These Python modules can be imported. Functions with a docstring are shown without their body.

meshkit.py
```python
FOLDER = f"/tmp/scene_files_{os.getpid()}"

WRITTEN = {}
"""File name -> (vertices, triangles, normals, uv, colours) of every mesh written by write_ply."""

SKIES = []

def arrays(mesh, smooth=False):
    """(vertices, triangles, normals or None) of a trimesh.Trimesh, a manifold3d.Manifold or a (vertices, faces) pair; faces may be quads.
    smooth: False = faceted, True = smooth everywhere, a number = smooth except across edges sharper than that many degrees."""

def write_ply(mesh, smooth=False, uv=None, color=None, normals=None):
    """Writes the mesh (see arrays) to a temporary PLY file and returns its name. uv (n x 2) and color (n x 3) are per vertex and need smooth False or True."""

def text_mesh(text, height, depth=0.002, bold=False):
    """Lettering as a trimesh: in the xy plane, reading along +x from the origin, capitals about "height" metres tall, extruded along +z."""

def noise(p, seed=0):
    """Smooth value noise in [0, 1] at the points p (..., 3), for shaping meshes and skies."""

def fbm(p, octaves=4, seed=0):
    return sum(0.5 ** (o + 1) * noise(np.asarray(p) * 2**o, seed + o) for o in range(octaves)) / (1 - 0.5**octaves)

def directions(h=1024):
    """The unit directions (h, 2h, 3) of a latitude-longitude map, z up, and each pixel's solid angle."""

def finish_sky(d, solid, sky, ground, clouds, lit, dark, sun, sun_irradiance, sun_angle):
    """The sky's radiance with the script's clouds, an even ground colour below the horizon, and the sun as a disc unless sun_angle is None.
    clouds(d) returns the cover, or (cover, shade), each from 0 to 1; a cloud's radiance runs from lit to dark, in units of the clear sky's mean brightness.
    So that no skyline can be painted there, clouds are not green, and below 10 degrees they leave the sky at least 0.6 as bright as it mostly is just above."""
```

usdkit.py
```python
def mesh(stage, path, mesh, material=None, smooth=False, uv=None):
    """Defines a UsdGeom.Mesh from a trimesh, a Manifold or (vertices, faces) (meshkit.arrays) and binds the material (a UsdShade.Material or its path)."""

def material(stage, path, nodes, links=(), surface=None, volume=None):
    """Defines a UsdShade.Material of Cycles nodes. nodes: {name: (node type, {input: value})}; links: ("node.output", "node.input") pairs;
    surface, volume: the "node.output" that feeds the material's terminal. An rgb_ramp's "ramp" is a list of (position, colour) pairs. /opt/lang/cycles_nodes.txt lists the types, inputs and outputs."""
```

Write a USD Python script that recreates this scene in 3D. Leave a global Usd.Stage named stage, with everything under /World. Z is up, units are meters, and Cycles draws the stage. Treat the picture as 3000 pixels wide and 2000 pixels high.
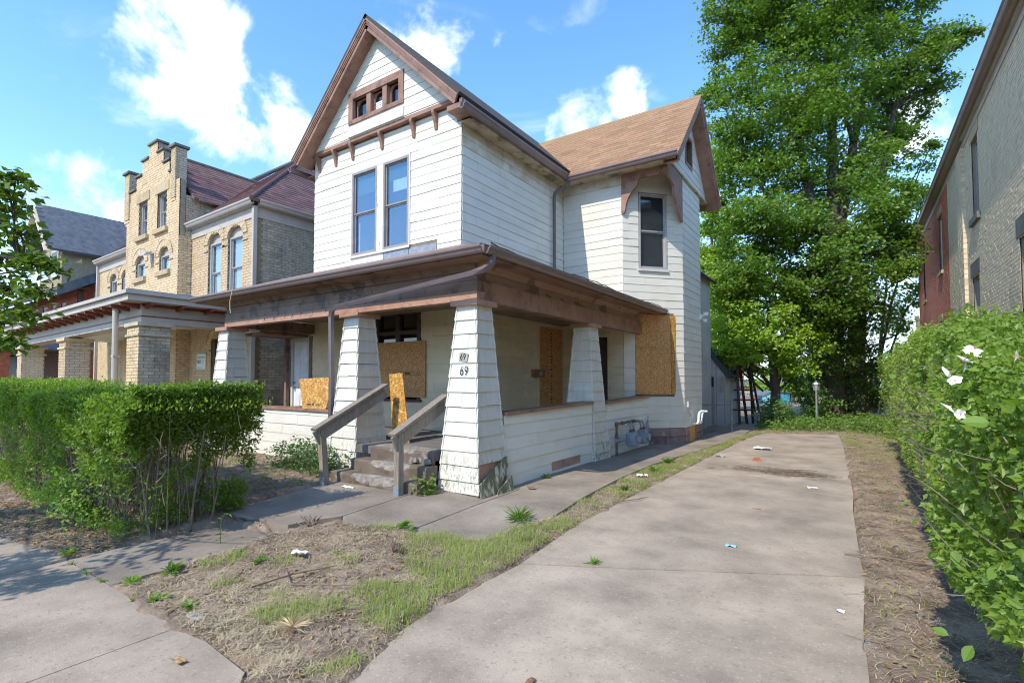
import math, numpy as np, trimesh, shapely
from shapely.geometry import Polygon, box as sbox, LineString
from shapely import affinity
import usdkit, meshkit
from pxr import Usd, UsdGeom, UsdLux, UsdShade, Gf, Sdf, Vt

stage = Usd.Stage.CreateInMemory()
UsdGeom.SetStageUpAxis(stage, UsdGeom.Tokens.z)
UsdGeom.SetStageMetersPerUnit(stage, 1.0)
WORLD = UsdGeom.Xform.Define(stage, '/World')
stage.SetDefaultPrim(WORLD.GetPrim())
UsdGeom.Scope.Define(stage, '/World/Looks')
rng = np.random.default_rng(7)
PI = math.pi

# ------------------------------------------------------------------ camera
CAM = np.array([6.423, -7.716, 1.641]); YAW, PITCH, FPX = math.radians(34.04), math.radians(2.15), 1489.8
cam = UsdGeom.Camera.Define(stage, '/World/camera')
cam.CreateHorizontalApertureAttr(36.0); cam.CreateVerticalApertureAttr(24.0)
cam.CreateFocalLengthAttr(FPX / 3000 * 36.0)
cam.CreateVerticalApertureOffsetAttr(54.4 / 3000 * 36.0)
cam.CreateClippingRangeAttr(Gf.Vec2f(0.05, 2000))
cam.CreateExposureAttr(1.28)
x = UsdGeom.Xformable(cam)
x.AddTranslateOp().Set(Gf.Vec3d(*CAM)); x.AddRotateZOp().Set(math.degrees(YAW)); x.AddRotateXOp().Set(90 + math.degrees(PITCH))
FWD = np.array([-math.sin(YAW) * math.cos(PITCH), math.cos(YAW) * math.cos(PITCH), math.sin(PITCH)])

# ------------------------------------------------------------------ sun and sky
SUN_EL, SUN_DIR = math.radians(46.5), np.array([-0.118, -1.0])
SUN_DIR = SUN_DIR / np.linalg.norm(SUN_DIR)
SUN = np.array([*(SUN_DIR * math.cos(SUN_EL)), math.sin(SUN_EL)])
sun = UsdLux.DistantLight.Define(stage, '/World/sun_light')
sun.CreateNormalizeAttr(True); sun.CreateIntensityAttr(0.52); sun.CreateAngleAttr(0.5); sun.CreateColorAttr(Gf.Vec3f(1.0, 0.93, 0.80))
rot = Gf.Rotation(Gf.Vec3d(0, 0, 1), Gf.Vec3d(*map(float, SUN)))
UsdGeom.Xformable(sun).AddTransformOp().Set(Gf.Matrix4d().SetRotate(rot))

dome = UsdLux.DomeLight.Define(stage, '/World/sky')
dome.GetPrim().SetCustomDataByKey('kind', 'structure')
def sky_material():
    n, l = {}, []
    n['sky'] = ('sky_texture', dict(sky_type='single_scattering', sun_disc=False, sun_elevation=SUN_EL, sun_rotation=math.atan2(SUN[0], SUN[1]),
                                    air_density=1.15, aerosol_density=0.12, ozone_density=2.2, altitude=200.0))
    n['co'] = ('texture_coordinate', {})
    # cloud banks: (direction, angular radius, weight)
    prev = None
    for i, (d, r, w) in enumerate(CLOUDS):
        n[f'd{i}'] = ('vector_math', dict(math_type='distance', vector2=tuple(d)))
        n[f'm{i}'] = ('map_range', dict(range_type='smoothstep', from_min=0.25 * r, from_max=r, to_min=w, to_max=0.0))
        l += [('co.generated', f'd{i}.vector1'), (f'd{i}.value', f'm{i}.value')]
        if prev:
            n[f'a{i}'] = ('math', dict(math_type='maximum'))
            l += [(prev, f'a{i}.value1'), (f'm{i}.result', f'a{i}.value2')]
            prev = f'a{i}.value'
        else:
            prev = f'm{i}.result'
    n['nz'] = ('noise_texture', dict(scale=5.5, detail=7.0, roughness=0.56, distortion=0.25))
    n['nw'] = ('noise_texture', dict(scale=2.6, detail=6.0, roughness=0.62, distortion=1.2))
    n['st'] = ('mapping', dict(scale=(1.0, 1.0, 2.2)))
    l += [('co.generated', 'nz.vector'), ('co.generated', 'st.vector'), ('st.vector', 'nw.vector')]
    n['k1'] = ('math', dict(math_type='multiply_add', value2=1.7, value3=-0.85))
    n['k2'] = ('math', dict(math_type='add'))
    l += [('nz.fac', 'k1.value1'), ('k1.value', 'k2.value1'), (prev, 'k2.value2')]
    n['c1'] = ('map_range', dict(range_type='smoothstep', from_min=0.34, from_max=0.60, to_min=0.0, to_max=0.97))
    n['c2'] = ('map_range', dict(range_type='smoothstep', from_min=0.54, from_max=0.82, to_min=0.0, to_max=0.32))
    n['cm'] = ('math', dict(math_type='maximum'))
    l += [('k2.value', 'c1.value'), ('nw.fac', 'c2.value'), ('c1.result', 'cm.value1'), ('c2.result', 'cm.value2')]
    n['sh'] = ('noise_texture', dict(scale=3.2, detail=4.0, roughness=0.5))
    n['cr'] = ('rgb_ramp', dict(ramp=[(0.32, (3.9, 4.2, 4.8)), (0.62, (5.6, 5.7, 5.8))]))
    l += [('co.generated', 'sh.vector'), ('sh.fac', 'cr.fac')]
    n['hs'] = ('hsv', dict(saturation=SKY_SAT, value=SKY_VAL)); n['xz'] = ('separate_xyz', {}); n['hz'] = ('map_range', dict(range_type='smoothstep', from_min=-0.02, from_max=0.30, to_min=0.9, to_max=0.0))
    n['hm'] = ('mix', dict(mix_type='mix', color2=(2.6, 3.3, 4.4)))      # the pale air near the horizon
    l += [('sky.color', 'hs.color'), ('co.generated', 'xz.vector'), ('xz.z', 'hz.value'), ('hz.result', 'hm.fac'), ('hs.color', 'hm.color1')]
    n['mx'] = ('mix', dict(mix_type='mix'))
    l += [('cm.value', 'mx.fac'), ('hm.color', 'mx.color1'), ('cr.color', 'mx.color2')]
    n['bg'] = ('background_shader', dict(strength=SKY_STRENGTH))
    l += [('mx.color', 'bg.color')]
    return usdkit.material(stage, '/World/Looks/sky_look', n, l, surface='bg.background')
def look(u, v):
    """unit direction of a spot in the sky (azimuth from the view axis to the right, elevation), used to put the cloud banks"""
    r = np.array([math.cos(YAW), math.sin(YAW), 0.0]); up = np.cross(r, FWD)
    d = (u - 1500) / FPX * r - (v - 1054.4) / FPX * up + FWD
    return d / np.linalg.norm(d)
SKY_SAT, SKY_VAL, SKY_STRENGTH = 1.2, 1.0, 0.15
CLOUDS = [(look(545, 160), .20, .66), (look(760, 350), .17, .54), (look(480, 320), .13, .42), (look(690, 200), .17, .52), (look(600, 330), .14, .44), (look(290, 600), .17, .46), (look(720, 500), .13, .38),
          (look(1720, 340), .11, .42), (look(1840, 270), .10, .44), (look(1640, 385), .07, .36), (look(2560, 380), .14, .40), (look(2760, 330), .12, .38), (look(1240, 40), .2, .30), (look(2100, 500), .14, .34),
          ((0.8, -0.3, 0.5), .5, .42), ((0.2, -0.85, 0.45), .4, .36), ((-0.9, -0.2, 0.35), .4, .42)]
UsdShade.MaterialBindingAPI.Apply(dome.GetPrim()).Bind(sky_material())

# ------------------------------------------------------------------ prims
used = {}
def numbered(parent, name):
    k = (str(parent), name); c = used.get(k, 0); used[k] = c + 1
    return name if c == 0 else f'{name}_{c:03d}'
def path_of(parent):
    return '/World' if parent is None else str(parent.GetPath() if hasattr(parent, 'GetPath') else parent)
def tag(prim, label=None, cat=None, group=None, kind=None):
    for k, v in (('label', label), ('category', cat), ('group', group), ('kind', kind)):
        if v: prim.SetCustomDataByKey(k, v)
    return prim
def thing(name, label=None, cat=None, group=None, kind=None, loc=None, rotz=0, parent=None):
    p = path_of(parent); n = numbered(p, name)
    xf = UsdGeom.Xform.Define(stage, f'{p}/{n}')
    if loc is not None:
        xf.AddTranslateOp().Set(Gf.Vec3d(*map(float, loc)))
        if rotz: xf.AddRotateZOp().Set(float(rotz))
    return tag(xf.GetPrim(), label, cat, group, kind)
POST = []     # the vertex map of the thing being built (old houses lean)
def obj(name, m, mat, parent=None, smooth=False, **tags):
    v, f = (m.get() if isinstance(m, MB) else m)
    v = np.asarray(v, float); f = np.asarray(f, int)
    if len(f) == 0: return None
    if POST: v = POST[-1](v)
    p = path_of(parent); n = numbered(p, name)
    g = UsdGeom.Mesh.Define(stage, f'{p}/{n}')
    nr = None
    if smooth is not False:
        v, f, nr = meshkit.arrays((v, f), smooth)
    g.CreatePointsAttr(Vt.Vec3fArray.FromNumpy(np.ascontiguousarray(v, np.float32)))
    g.CreateFaceVertexCountsAttr(Vt.IntArray.FromNumpy(np.full(len(f), 3, np.int32)))
    g.CreateFaceVertexIndicesAttr(Vt.IntArray.FromNumpy(np.ascontiguousarray(f.ravel(), np.int32)))
    g.CreateSubdivisionSchemeAttr('none')
    if nr is not None:
        g.CreateNormalsAttr(Vt.Vec3fArray.FromNumpy(nr.astype(np.float32))); g.SetNormalsInterpolation('vertex')
    UsdShade.MaterialBindingAPI.Apply(g.GetPrim()).Bind(M[mat] if isinstance(mat, str) else mat)
    return tag(g.GetPrim(), **tags)
def copy_of(src, loc, rotz=0, label=None, scale=None):
    d = src.GetCustomData(); n = numbered('/World', src.GetName())
    xf = UsdGeom.Xform.Define(stage, f'/World/{n}'); xf.AddTranslateOp().Set(Gf.Vec3d(*map(float, loc))); xf.AddRotateZOp().Set(float(rotz))
    if scale: xf.AddScaleOp().Set(Gf.Vec3f(*map(float, scale)))
    r = xf.GetPrim(); r.GetReferences().AddInternalReference(src.GetPath()); r.SetInstanceable(True)
    return tag(r, label or d.get('label'), d.get('category'), d.get('group'), d.get('kind'))

# ------------------------------------------------------------------ mesh helpers
BOXF = np.array([[0,2,1],[0,3,2],[4,5,6],[4,6,7],[0,1,5],[0,5,4],[1,2,6],[1,6,5],[2,3,7],[2,7,6],[3,0,4],[3,4,7]])
class MB:
    def __init__(s): s.v, s.f, s.n = [], [], 0
    def add(s, v, f):
        v = np.asarray(v, float).reshape(-1, 3); s.v.append(v); s.f.append(np.asarray(f, int) + s.n); s.n += len(v); return s
    def get(s): return (np.vstack(s.v), np.vstack(s.f)) if s.v else (np.zeros((0, 3)), np.zeros((0, 3), int))
    def box(s, a, b):
        (x0, y0, z0), (x1, y1, z1) = np.minimum(a, b), np.maximum(a, b)
        return s.add([[x0,y0,z0],[x1,y0,z0],[x1,y1,z0],[x0,y1,z0],[x0,y0,z1],[x1,y0,z1],[x1,y1,z1],[x0,y1,z1]], BOXF)
    def fbox(s, fr, a0, a1, b0, b1, d0, d1):
        return s.add([fr.P(a, b, d) for a, b, d in ((a0,b0,d1),(a1,b0,d1),(a1,b0,d0),(a0,b0,d0),(a0,b1,d1),(a1,b1,d1),(a1,b1,d0),(a0,b1,d0))], BOXF)
    def tube(s, pts, r, n=8, cap=True):
        pts = np.asarray(pts, float); r = np.broadcast_to(np.asarray(r, float), len(pts)); k = len(pts)
        t = np.gradient(pts, axis=0); t /= np.maximum(np.linalg.norm(t, axis=1, keepdims=True), 1e-9)
        ref = np.array([0, 0, 1.0]) if abs(t[0, 2]) < 0.9 else np.array([1.0, 0, 0])
        u = np.cross(t, ref); u /= np.maximum(np.linalg.norm(u, axis=1, keepdims=True), 1e-9); w = np.cross(t, u)
        an = np.arange(n) / n * 2 * PI + PI / n
        v = pts[:, None] + r[:, None, None] * (np.cos(an)[None, :, None] * u[:, None] + np.sin(an)[None, :, None] * w[:, None])
        i = np.arange(k - 1)[:, None] * n; j = np.arange(n)[None]; j2 = (j + 1) % n
        f = np.concatenate([np.stack([i + j, i + n + j, i + n + j2], -1).reshape(-1, 3), np.stack([i + j, i + n + j2, i + j2], -1).reshape(-1, 3)])
        if cap:
            m = np.arange(1, n - 1)
            f = np.concatenate([f, np.stack([0 * m, m, m + 1], -1), np.stack([0 * m, m + 1, m], -1) + (k - 1) * n])
        return s.add(v.reshape(-1, 3), f)
    def bar(s, p, q, w, h, up=(0, 0, 1)):
        p, q = np.asarray(p, float), np.asarray(q, float); t = (q - p) / np.linalg.norm(q - p)
        sd = np.cross(t, up); sd /= np.linalg.norm(sd); uu = np.cross(sd, t)
        c = [e + a * sd * w / 2 + b * uu * h / 2 for b in (-1, 1) for (e, a) in ((p, -1), (p, 1), (q, 1), (q, -1))]
        return s.add(c, BOXF)
    def lathe(s, prof, o, n=16):
        prof = np.asarray(prof, float); k = len(prof); an = np.arange(n) / n * 2 * PI
        v = np.stack([prof[:, None, 0] * np.cos(an), prof[:, None, 0] * np.sin(an), prof[:, None, 1] + 0 * an], -1) + np.asarray(o, float)
        i = np.arange(k - 1)[:, None] * n; j = np.arange(n)[None]; j2 = (j + 1) % n
        f = np.concatenate([np.stack([i + j, i + j2, i + n + j2], -1).reshape(-1, 3), np.stack([i + j, i + n + j2, i + n + j], -1).reshape(-1, 3)])
        return s.add(v.reshape(-1, 3), f)
    def ext(s, fr, poly, d0, d1):
        """polygon in the frame's (a, b) plane, from depth d0 to d1 (numbers, or functions of (a, b))"""
        for g in getattr(poly, 'geoms', [poly]):
            if g.geom_type != 'Polygon' or g.area < 1e-6: continue
            g = shapely.geometry.polygon.orient(g)
            v2, f = trimesh.creation.triangulate_polygon(g, engine='earcut'); v2 = np.asarray(v2)[:, :2]; f = np.asarray(f)
            e1, e2 = v2[f[:, 1]] - v2[f[:, 0]], v2[f[:, 2]] - v2[f[:, 0]]; cr = e1[:, 0] * e2[:, 1] - e1[:, 1] * e2[:, 0]; f[cr < 0] = f[cr < 0][:, ::-1]
            fd = lambda d, q: np.broadcast_to(np.asarray(d(q[:, 0], q[:, 1]) if callable(d) else d, float), len(q))
            s.add(fr.PP(v2, fd(d1, v2)), f); s.add(fr.PP(v2, fd(d0, v2)), f[:, ::-1])
            for ring in [g.exterior, *g.interiors]:
                q = np.asarray(ring.coords)[:-1]; k = len(q); i = np.arange(k); j = (i + 1) % k
                s.add(np.vstack([fr.PP(q, fd(d0, q)), fr.PP(q, fd(d1, q))]), np.vstack([np.stack([i, j, j + k], -1), np.stack([i, j + k, i + k], -1)]))
        return s
class Fr:
    def __init__(s, o, u, v=(0, 0, 1)):
        s.o = np.asarray(o, float); s.u = np.asarray(u, float); s.u = s.u / np.linalg.norm(s.u)
        s.v = np.asarray(v, float); s.v = s.v / np.linalg.norm(s.v); s.n = np.cross(s.u, s.v)
    def P(s, a, b, d=0): return s.o + s.u * a + s.v * b + s.n * d
    def PP(s, q, d): q = np.asarray(q, float); return s.o + q[:, :1] * s.u + q[:, 1:2] * s.v + np.asarray(d, float)[:, None] * s.n
def boxes(fr, R):
    """rows of (a0, a1, b0, b1, d0, d1) to a list of box vertex arrays (n, 8, 3)"""
    R = np.asarray(R, float)
    idx = [(0,2,5),(1,2,5),(1,2,4),(0,2,4),(0,3,5),(1,3,5),(1,3,4),(0,3,4)]
    return np.stack([fr.o + R[:, [i]] * fr.u + R[:, [j]] * fr.v + R[:, [k]] * fr.n for i, j, k in idx], 1)
class Pieces:
    """pieces of one kind on one thing: the ones that show largest become prims, the rest one joined part per surface"""
    def __init__(s, name, limit=300): s.name, s.limit, s.L = name, limit, []
    def add(s, v, f, parent, mat, n=None):
        c = v.mean(0) - CAM; d = np.linalg.norm(c); e = np.sort(v.max(0) - v.min(0))
        k = e[2] * max(e[1], .01) / d ** 2
        if n is not None: k *= max(-float(np.dot(n, c)) / d, 0.002)
        if c @ FWD < 0.5 or abs((c @ np.array([math.cos(YAW), math.sin(YAW), 0])) / max(c @ FWD, .01)) > 1.02: k *= 1e-3
        s.L.append((k, v, f, parent, mat))
    def flush(s):
        s.L.sort(key=lambda t: -t[0]); rest = {}
        for k, v, f, p, m in s.L[:s.limit]: obj(s.name, (v, f), m, p)
        for k, v, f, p, m in s.L[s.limit:]: rest.setdefault((path_of(p), m), MB()).add(v, f)
        for (p, m), mb in rest.items(): obj(s.name + 's', mb, m, p, kind='stuff')
def siding(pc, parent, fr, region, mat, b0, course=.19, joint=1.22, d_lo=.014, d_hi=.004, wob=.004, keep=1.0):
    if region.is_empty: return
    a_0, b_0, a_1, b_1 = region.bounds
    k0 = math.floor((b_0 - b0) / course)
    for k in range(k0, int(math.ceil((b_1 - b0) / course)) + 1):
        lo, hi = b0 + k * course, b0 + (k + 1) * course
        off = (k % 2) * joint / 2 + rng.uniform(-.2, .2)
        cuts = np.arange(math.floor((a_0 - off) / joint) * joint + off, a_1 + joint, joint)
        for c0, c1 in zip(cuts[:-1], cuts[1:]):
            g = region.intersection(sbox(c0 + .0012, lo + .003, c1 - .0012, hi + .004))
            for q in getattr(g, 'geoms', [g]):
                if q.geom_type != 'Polygon' or q.area < 4e-4: continue
                j0, j1, t = rng.normal(0, wob), rng.normal(0, wob), rng.uniform(-.002, .004)
                def sh(a, b, J0=j0, J1=j1): return J0 + (J1 - J0) * (a - c0) / (c1 - c0)
                q2 = Polygon([(a, b + (sh(a, b) if b < lo + .01 else 0)) for a, b in q.exterior.coords])
                if not q2.is_valid: q2 = q
                m = MB().ext(fr, q2, -.002, lambda a, b: d_lo + t + (d_hi - d_lo) * np.clip((b - lo) / course, 0, 1))
                pc.add(*m.get(), parent, mat, fr.n)
def bricks(pc, parent, fr, region, mat, L=.205, H=.066, joint=.010, b0=0.0, proud=.012):
    a_0, b_0, a_1, b_1 = region.bounds; R = []
    for k in range(math.floor((b_0 - b0) / (H + joint)), int(math.ceil((b_1 - b0) / (H + joint)))):
        lo = b0 + k * (H + joint); mid = lo + H / 2
        if mid < b_0 or mid > b_1: continue
        seg = region.intersection(LineString([(a_0 - 1, mid), (a_1 + 1, mid)]))
        for sg in getattr(seg, 'geoms', [seg]):
            if sg.is_empty or sg.geom_type != 'LineString': continue
            s0, s1 = sorted((sg.coords[0][0], sg.coords[-1][0]))
            a = math.floor(s0 / (L + joint)) * (L + joint) + (k % 2) * (L + joint) / 2 - (L + joint)
            while a < s1:
                p, q = max(a, s0), min(a + L, s1); a += L + joint
                if q - p > .03: R.append((p, q, max(lo, b_0), min(lo + H, b_1), -.02, proud + rng.normal(0, .0016)))
    if R:
        for v in boxes(fr, R): pc.add(v, BOXF, parent, mat, fr.n)
def leaf_mesh(P, D, N, L, W, fold=.25, shape=None):
    """leaves at P pointing along D, upper side N, length L, width W: two folded triangles each (or a lobed outline)"""
    P, D, N = (np.asarray(q, float) for q in (P, D, N)); n = len(P)
    D = D / np.linalg.norm(D, axis=1, keepdims=True); S = np.cross(D, N); S /= np.maximum(np.linalg.norm(S, axis=1, keepdims=True), 1e-6); N = np.cross(S, D)
    L, W = (np.broadcast_to(np.asarray(q, float), n)[:, None] for q in (L, W))
    if shape is None: shape = [(0, 0), (.45, .5), (1, 0), (.45, -.5)]
    pts = [P + D * L * t + S * W * w + N * (W * abs(w) * fold - L * t * t * .18) for t, w in shape]
    k = len(pts); V = np.stack(pts, 1).reshape(-1, 3); base = np.arange(n)[:, None] * k
    tip = max(range(k), key=lambda i: shape[i][0])
    tri = [(0, i, i + 1) for i in range(1, tip)] + [(0, i, i + 1) for i in range(tip, k - 1)]
    F = np.concatenate([base + np.array(t)[None] for t in tri])
    return V, F
def unit(n): v = rng.normal(size=(n, 3)); return v / np.linalg.norm(v, axis=1, keepdims=True)
def at(u, v, t):
    """the world point t metres ahead of the viewpoint, for planting trees and litter"""
    r = np.array([math.cos(YAW), math.sin(YAW), 0.0]); up = np.cross(r, FWD)
    return CAM + t * ((u - 1500) / FPX * r - (v - 1054.4) / FPX * up + FWD)
def smoothstep(a, b, q): t = np.clip((np.asarray(q, float) - a) / (b - a), 0, 1); return t * t * (3 - 2 * t)
# ------------------------------------------------------------------ materials
M = {}
def surf(name, ramp, scale=3.0, stretch=(1, 1, 1), detail=5.0, rough=.6, rnd=.08, bump=(40.0, .15, .01), spec=.4, rough2=None, over=(), hue=0.0, dist=0.0, metal=0.0):
    """a worn surface: noise -> colour ramp, a tone of its own for every piece, fine relief; over: (colour, scale, stretch, lo, hi, amount[, zlo, zhi]) stains"""
    n = {'g': ('geometry', {}), 'oi': ('object_info', {}), 'mp': ('mapping', dict(scale=stretch)),
         'n1': ('noise_texture', dict(scale=scale, detail=detail, roughness=.6, distortion=dist)), 'r1': ('rgb_ramp', dict(ramp=ramp)),
         'ad': ('math', dict(math_type='add')), 'fr': ('math', dict(math_type='fraction')),
         'mr': ('map_range', dict(from_min=0.0, from_max=1.0, to_min=1 - rnd, to_max=1 + rnd)), 'hv': ('hsv', {}),
         'n2': ('noise_texture', dict(scale=bump[0], detail=6.0, roughness=.65)), 'b': ('bump', dict(strength=bump[1], distance=bump[2])),
         'p': ('principled_bsdf', dict(roughness=rough, specular_ior_level=spec, metallic=metal))}
    l = [('g.position', 'mp.vector'), ('mp.vector', 'n1.vector'), ('n1.fac', 'r1.fac'), ('g.random_per_island', 'ad.value1'), ('oi.random', 'ad.value2'), ('ad.value', 'fr.value1'),
         ('fr.value', 'mr.value'), ('mr.result', 'hv.value'), ('r1.color', 'hv.color'), ('mp.vector', 'n2.vector'), ('n2.fac', 'b.height'), ('b.normal', 'p.normal')]
    if hue:
        n['hr'] = ('map_range', dict(from_min=0.0, from_max=1.0, to_min=.5 - hue, to_max=.5 + hue)); n['f2'] = ('math', dict(math_type='multiply', value2=7.31)); n['f3'] = ('math', dict(math_type='fraction'))
        l += [('fr.value', 'f2.value1'), ('f2.value', 'f3.value1'), ('f3.value', 'hr.value'), ('hr.result', 'hv.hue')]
    last = 'hv.color'
    for i, o in enumerate(over):
        col, sc, st, lo, hi, amt = o[:6]
        n[f'om{i}'] = ('mapping', dict(scale=st, location=(3.7 * i, 1.3, .7 * i))); n[f'on{i}'] = ('noise_texture', dict(scale=sc, detail=6.0, roughness=.62))
        n[f'of{i}'] = ('map_range', dict(range_type='smoothstep', from_min=lo, from_max=hi, to_min=0.0, to_max=amt)); n[f'ox{i}'] = ('mix', dict(mix_type='mix', color2=col))
        l += [('g.position', f'om{i}.vector'), (f'om{i}.vector', f'on{i}.vector'), (f'on{i}.fac', f'of{i}.value'), (last, f'ox{i}.color1')]
        fac = f'of{i}.result'
        if len(o) > 6:
            n[f'sz{i}'] = ('separate_xyz', {}); n[f'oz{i}'] = ('map_range', dict(range_type='smoothstep', from_min=o[6], from_max=o[7], to_min=1.0, to_max=0.0)); n[f'ot{i}'] = ('math', dict(math_type='multiply'))
            l += [('g.position', f'sz{i}.vector'), (f'sz{i}.z', f'oz{i}.value'), (fac, f'ot{i}.value1'), (f'oz{i}.result', f'ot{i}.value2')]; fac = f'ot{i}.value'
        l.append((fac, f'ox{i}.fac')); last = f'ox{i}.color'
    l.append((last, 'p.base_color'))
    if rough2 is not None:
        n['rr'] = ('map_range', dict(from_min=.3, from_max=.7, to_min=rough, to_max=rough2)); l += [('n2.fac', 'rr.value'), ('rr.result', 'p.roughness')]
    M[name] = usdkit.material(stage, f'/World/Looks/{name}', n, l, surface='p.BSDF')
def grey(v, t=(1, 1, 1)): return tuple(v * c for c in t)
WHITE = [(.25, (.62, .58, .495)), (.5, (.68, .645, .555)), (.75, (.72, .69, .605))]
surf('siding_white', WHITE, 1.6, (1, 1, 2.5), rough=.55, rnd=.035, bump=(30, .10, .008), over=[((.42, .38, .30), 9, (1, 1, .25), .60, .80, .35), ((.50, .46, .38), 1.7, (1, 1, 1), .55, .80, .22)])
surf('siding_cream', [(.3, (.66, .53, .35)), (.7, (.78, .67, .48))], 1.2, (1, 1, 2.5), rough=.55, rnd=.05, bump=(30, .10, .008), over=[((.34, .29, .20), 2.2, (1, 1, 1.4), .52, .78, .35)])
surf('siding_column', [(.3, (.62, .585, .50)), (.7, (.71, .68, .60))], 3, (6, 6, .6), rough=.5, rnd=.035, bump=(60, .18, .006),
     over=[((.30, .28, .22), 6, (2.2, 2.2, .7), .52, .64, .55, .25, 1.1), ((.10, .10, .08), 22, (2.5, 2.5, .5), .54, .62, .8, .25, .75), ((.34, .31, .20), 5, (1, 1, .35), .60, .80, .35)])
surf('siding_mossy', [(.3, (.46, .44, .33)), (.7, (.60, .58, .46))], 5, (1, 1, 1), rough=.7, rnd=.06, over=[((.085, .095, .04), 6, (2, 2, .8), .36, .58, .9)])
surf('siding_stain', WHITE, 1.6, (1, 1, 2.5), rough=.6, rnd=.03, over=[((.42, .34, .18), 1.5, (1, 1, 1), .36, .66, .7), ((.20, .17, .09), 2.6, (1, 1, 1), .54, .76, .5)])
surf('wall_back', [(.3, (.16, .13, .10)), (.7, (.22, .18, .14))], 4, rough=.9)
surf('trim_brown', [(.3, (.22, .112, .074)), (.55, (.30, .162, .110)), (.8, (.37, .22, .155))], 2.6, rough=.5, rnd=.06, bump=(35, .25, .008), over=[((.10, .06, .045), 5, (1, 1, 1), .52, .66, .6)])
surf('trim_pink', [(.3, (.36, .19, .13)), (.7, (.46, .27, .20))], 4, rough=.6, rnd=.04, bump=(35, .3, .006), over=[((.16, .09, .07), 6, (1, 1, 1), .52, .66, .5), ((.66, .62, .58), 18, (1, 1, 1), .66, .70, .8)])
surf('frieze_dark', [(.35, (.185, .112, .083)), (.65, (.26, .165, .125))], 2.2, rough=.55, rnd=.05, bump=(30, .25, .008), over=[((.19, .115, .08), 1.9, (1, 1, 2.0), .50, .58, .8), ((.055, .042, .038), 3.0, (1.5, 1.5, 1), .54, .60, .7)])
surf('frieze_warm', [(.35, (.23, .13, .088)), (.65, (.31, .19, .13))], 2.0, rough=.55, rnd=.05, bump=(30, .25, .008), over=[((.11, .06, .042), 2.4, (1, 1, 1.2), .54, .58, .85), ((.36, .25, .18), 3.4, (1, 1, 2), .60, .72, .4)])
surf('soffit_cream', [(.3, (.40, .33, .20)), (.7, (.58, .52, .38))], 2, rough=.7, over=[((.10, .08, .04), 2.5, (1, 1, 1), .48, .66, .8)])
surf('ceiling_board', [(.3, (.20, .15, .10)), (.7, (.34, .26, .17))], 2.4, rough=.8)
surf('gutter_metal', [(.3, (.17, .115, .105)), (.7, (.225, .155, .145))], 3, rough=.32, rnd=.05, spec=.5, bump=(12, .08, .01), over=[((.10, .075, .065), 6, (1, 1, 1), .58, .74, .4)])
surf('downspout', [(.3, (.12, .090, .098)), (.7, (.16, .12, .128))], 4, rough=.35, spec=.5, rnd=.03)
surf('shingle_tan', [(.3, (.23, .125, .066)), (.5, (.30, .170, .092)), (.7, (.38, .225, .13))], 60, detail=3, rough=.9, rnd=.16, hue=.008, bump=(160, .35, .006), over=[((.34, .25, .17), 1.4, (1, 1, 1), .5, .75, .35)])
surf('shingle_dark', [(.3, (.035, .033, .032)), (.7, (.075, .068, .064))], 60, rough=.9, rnd=.15, bump=(160, .35, .006))
surf('shingle_porch', [(.3, (.14, .09, .075)), (.7, (.26, .17, .14))], 12, rough=.9, rnd=.2, bump=(120, .3, .006), over=[((.30, .29, .29), 4, (1, 1, 1), .56, .64, .7)])
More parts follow.
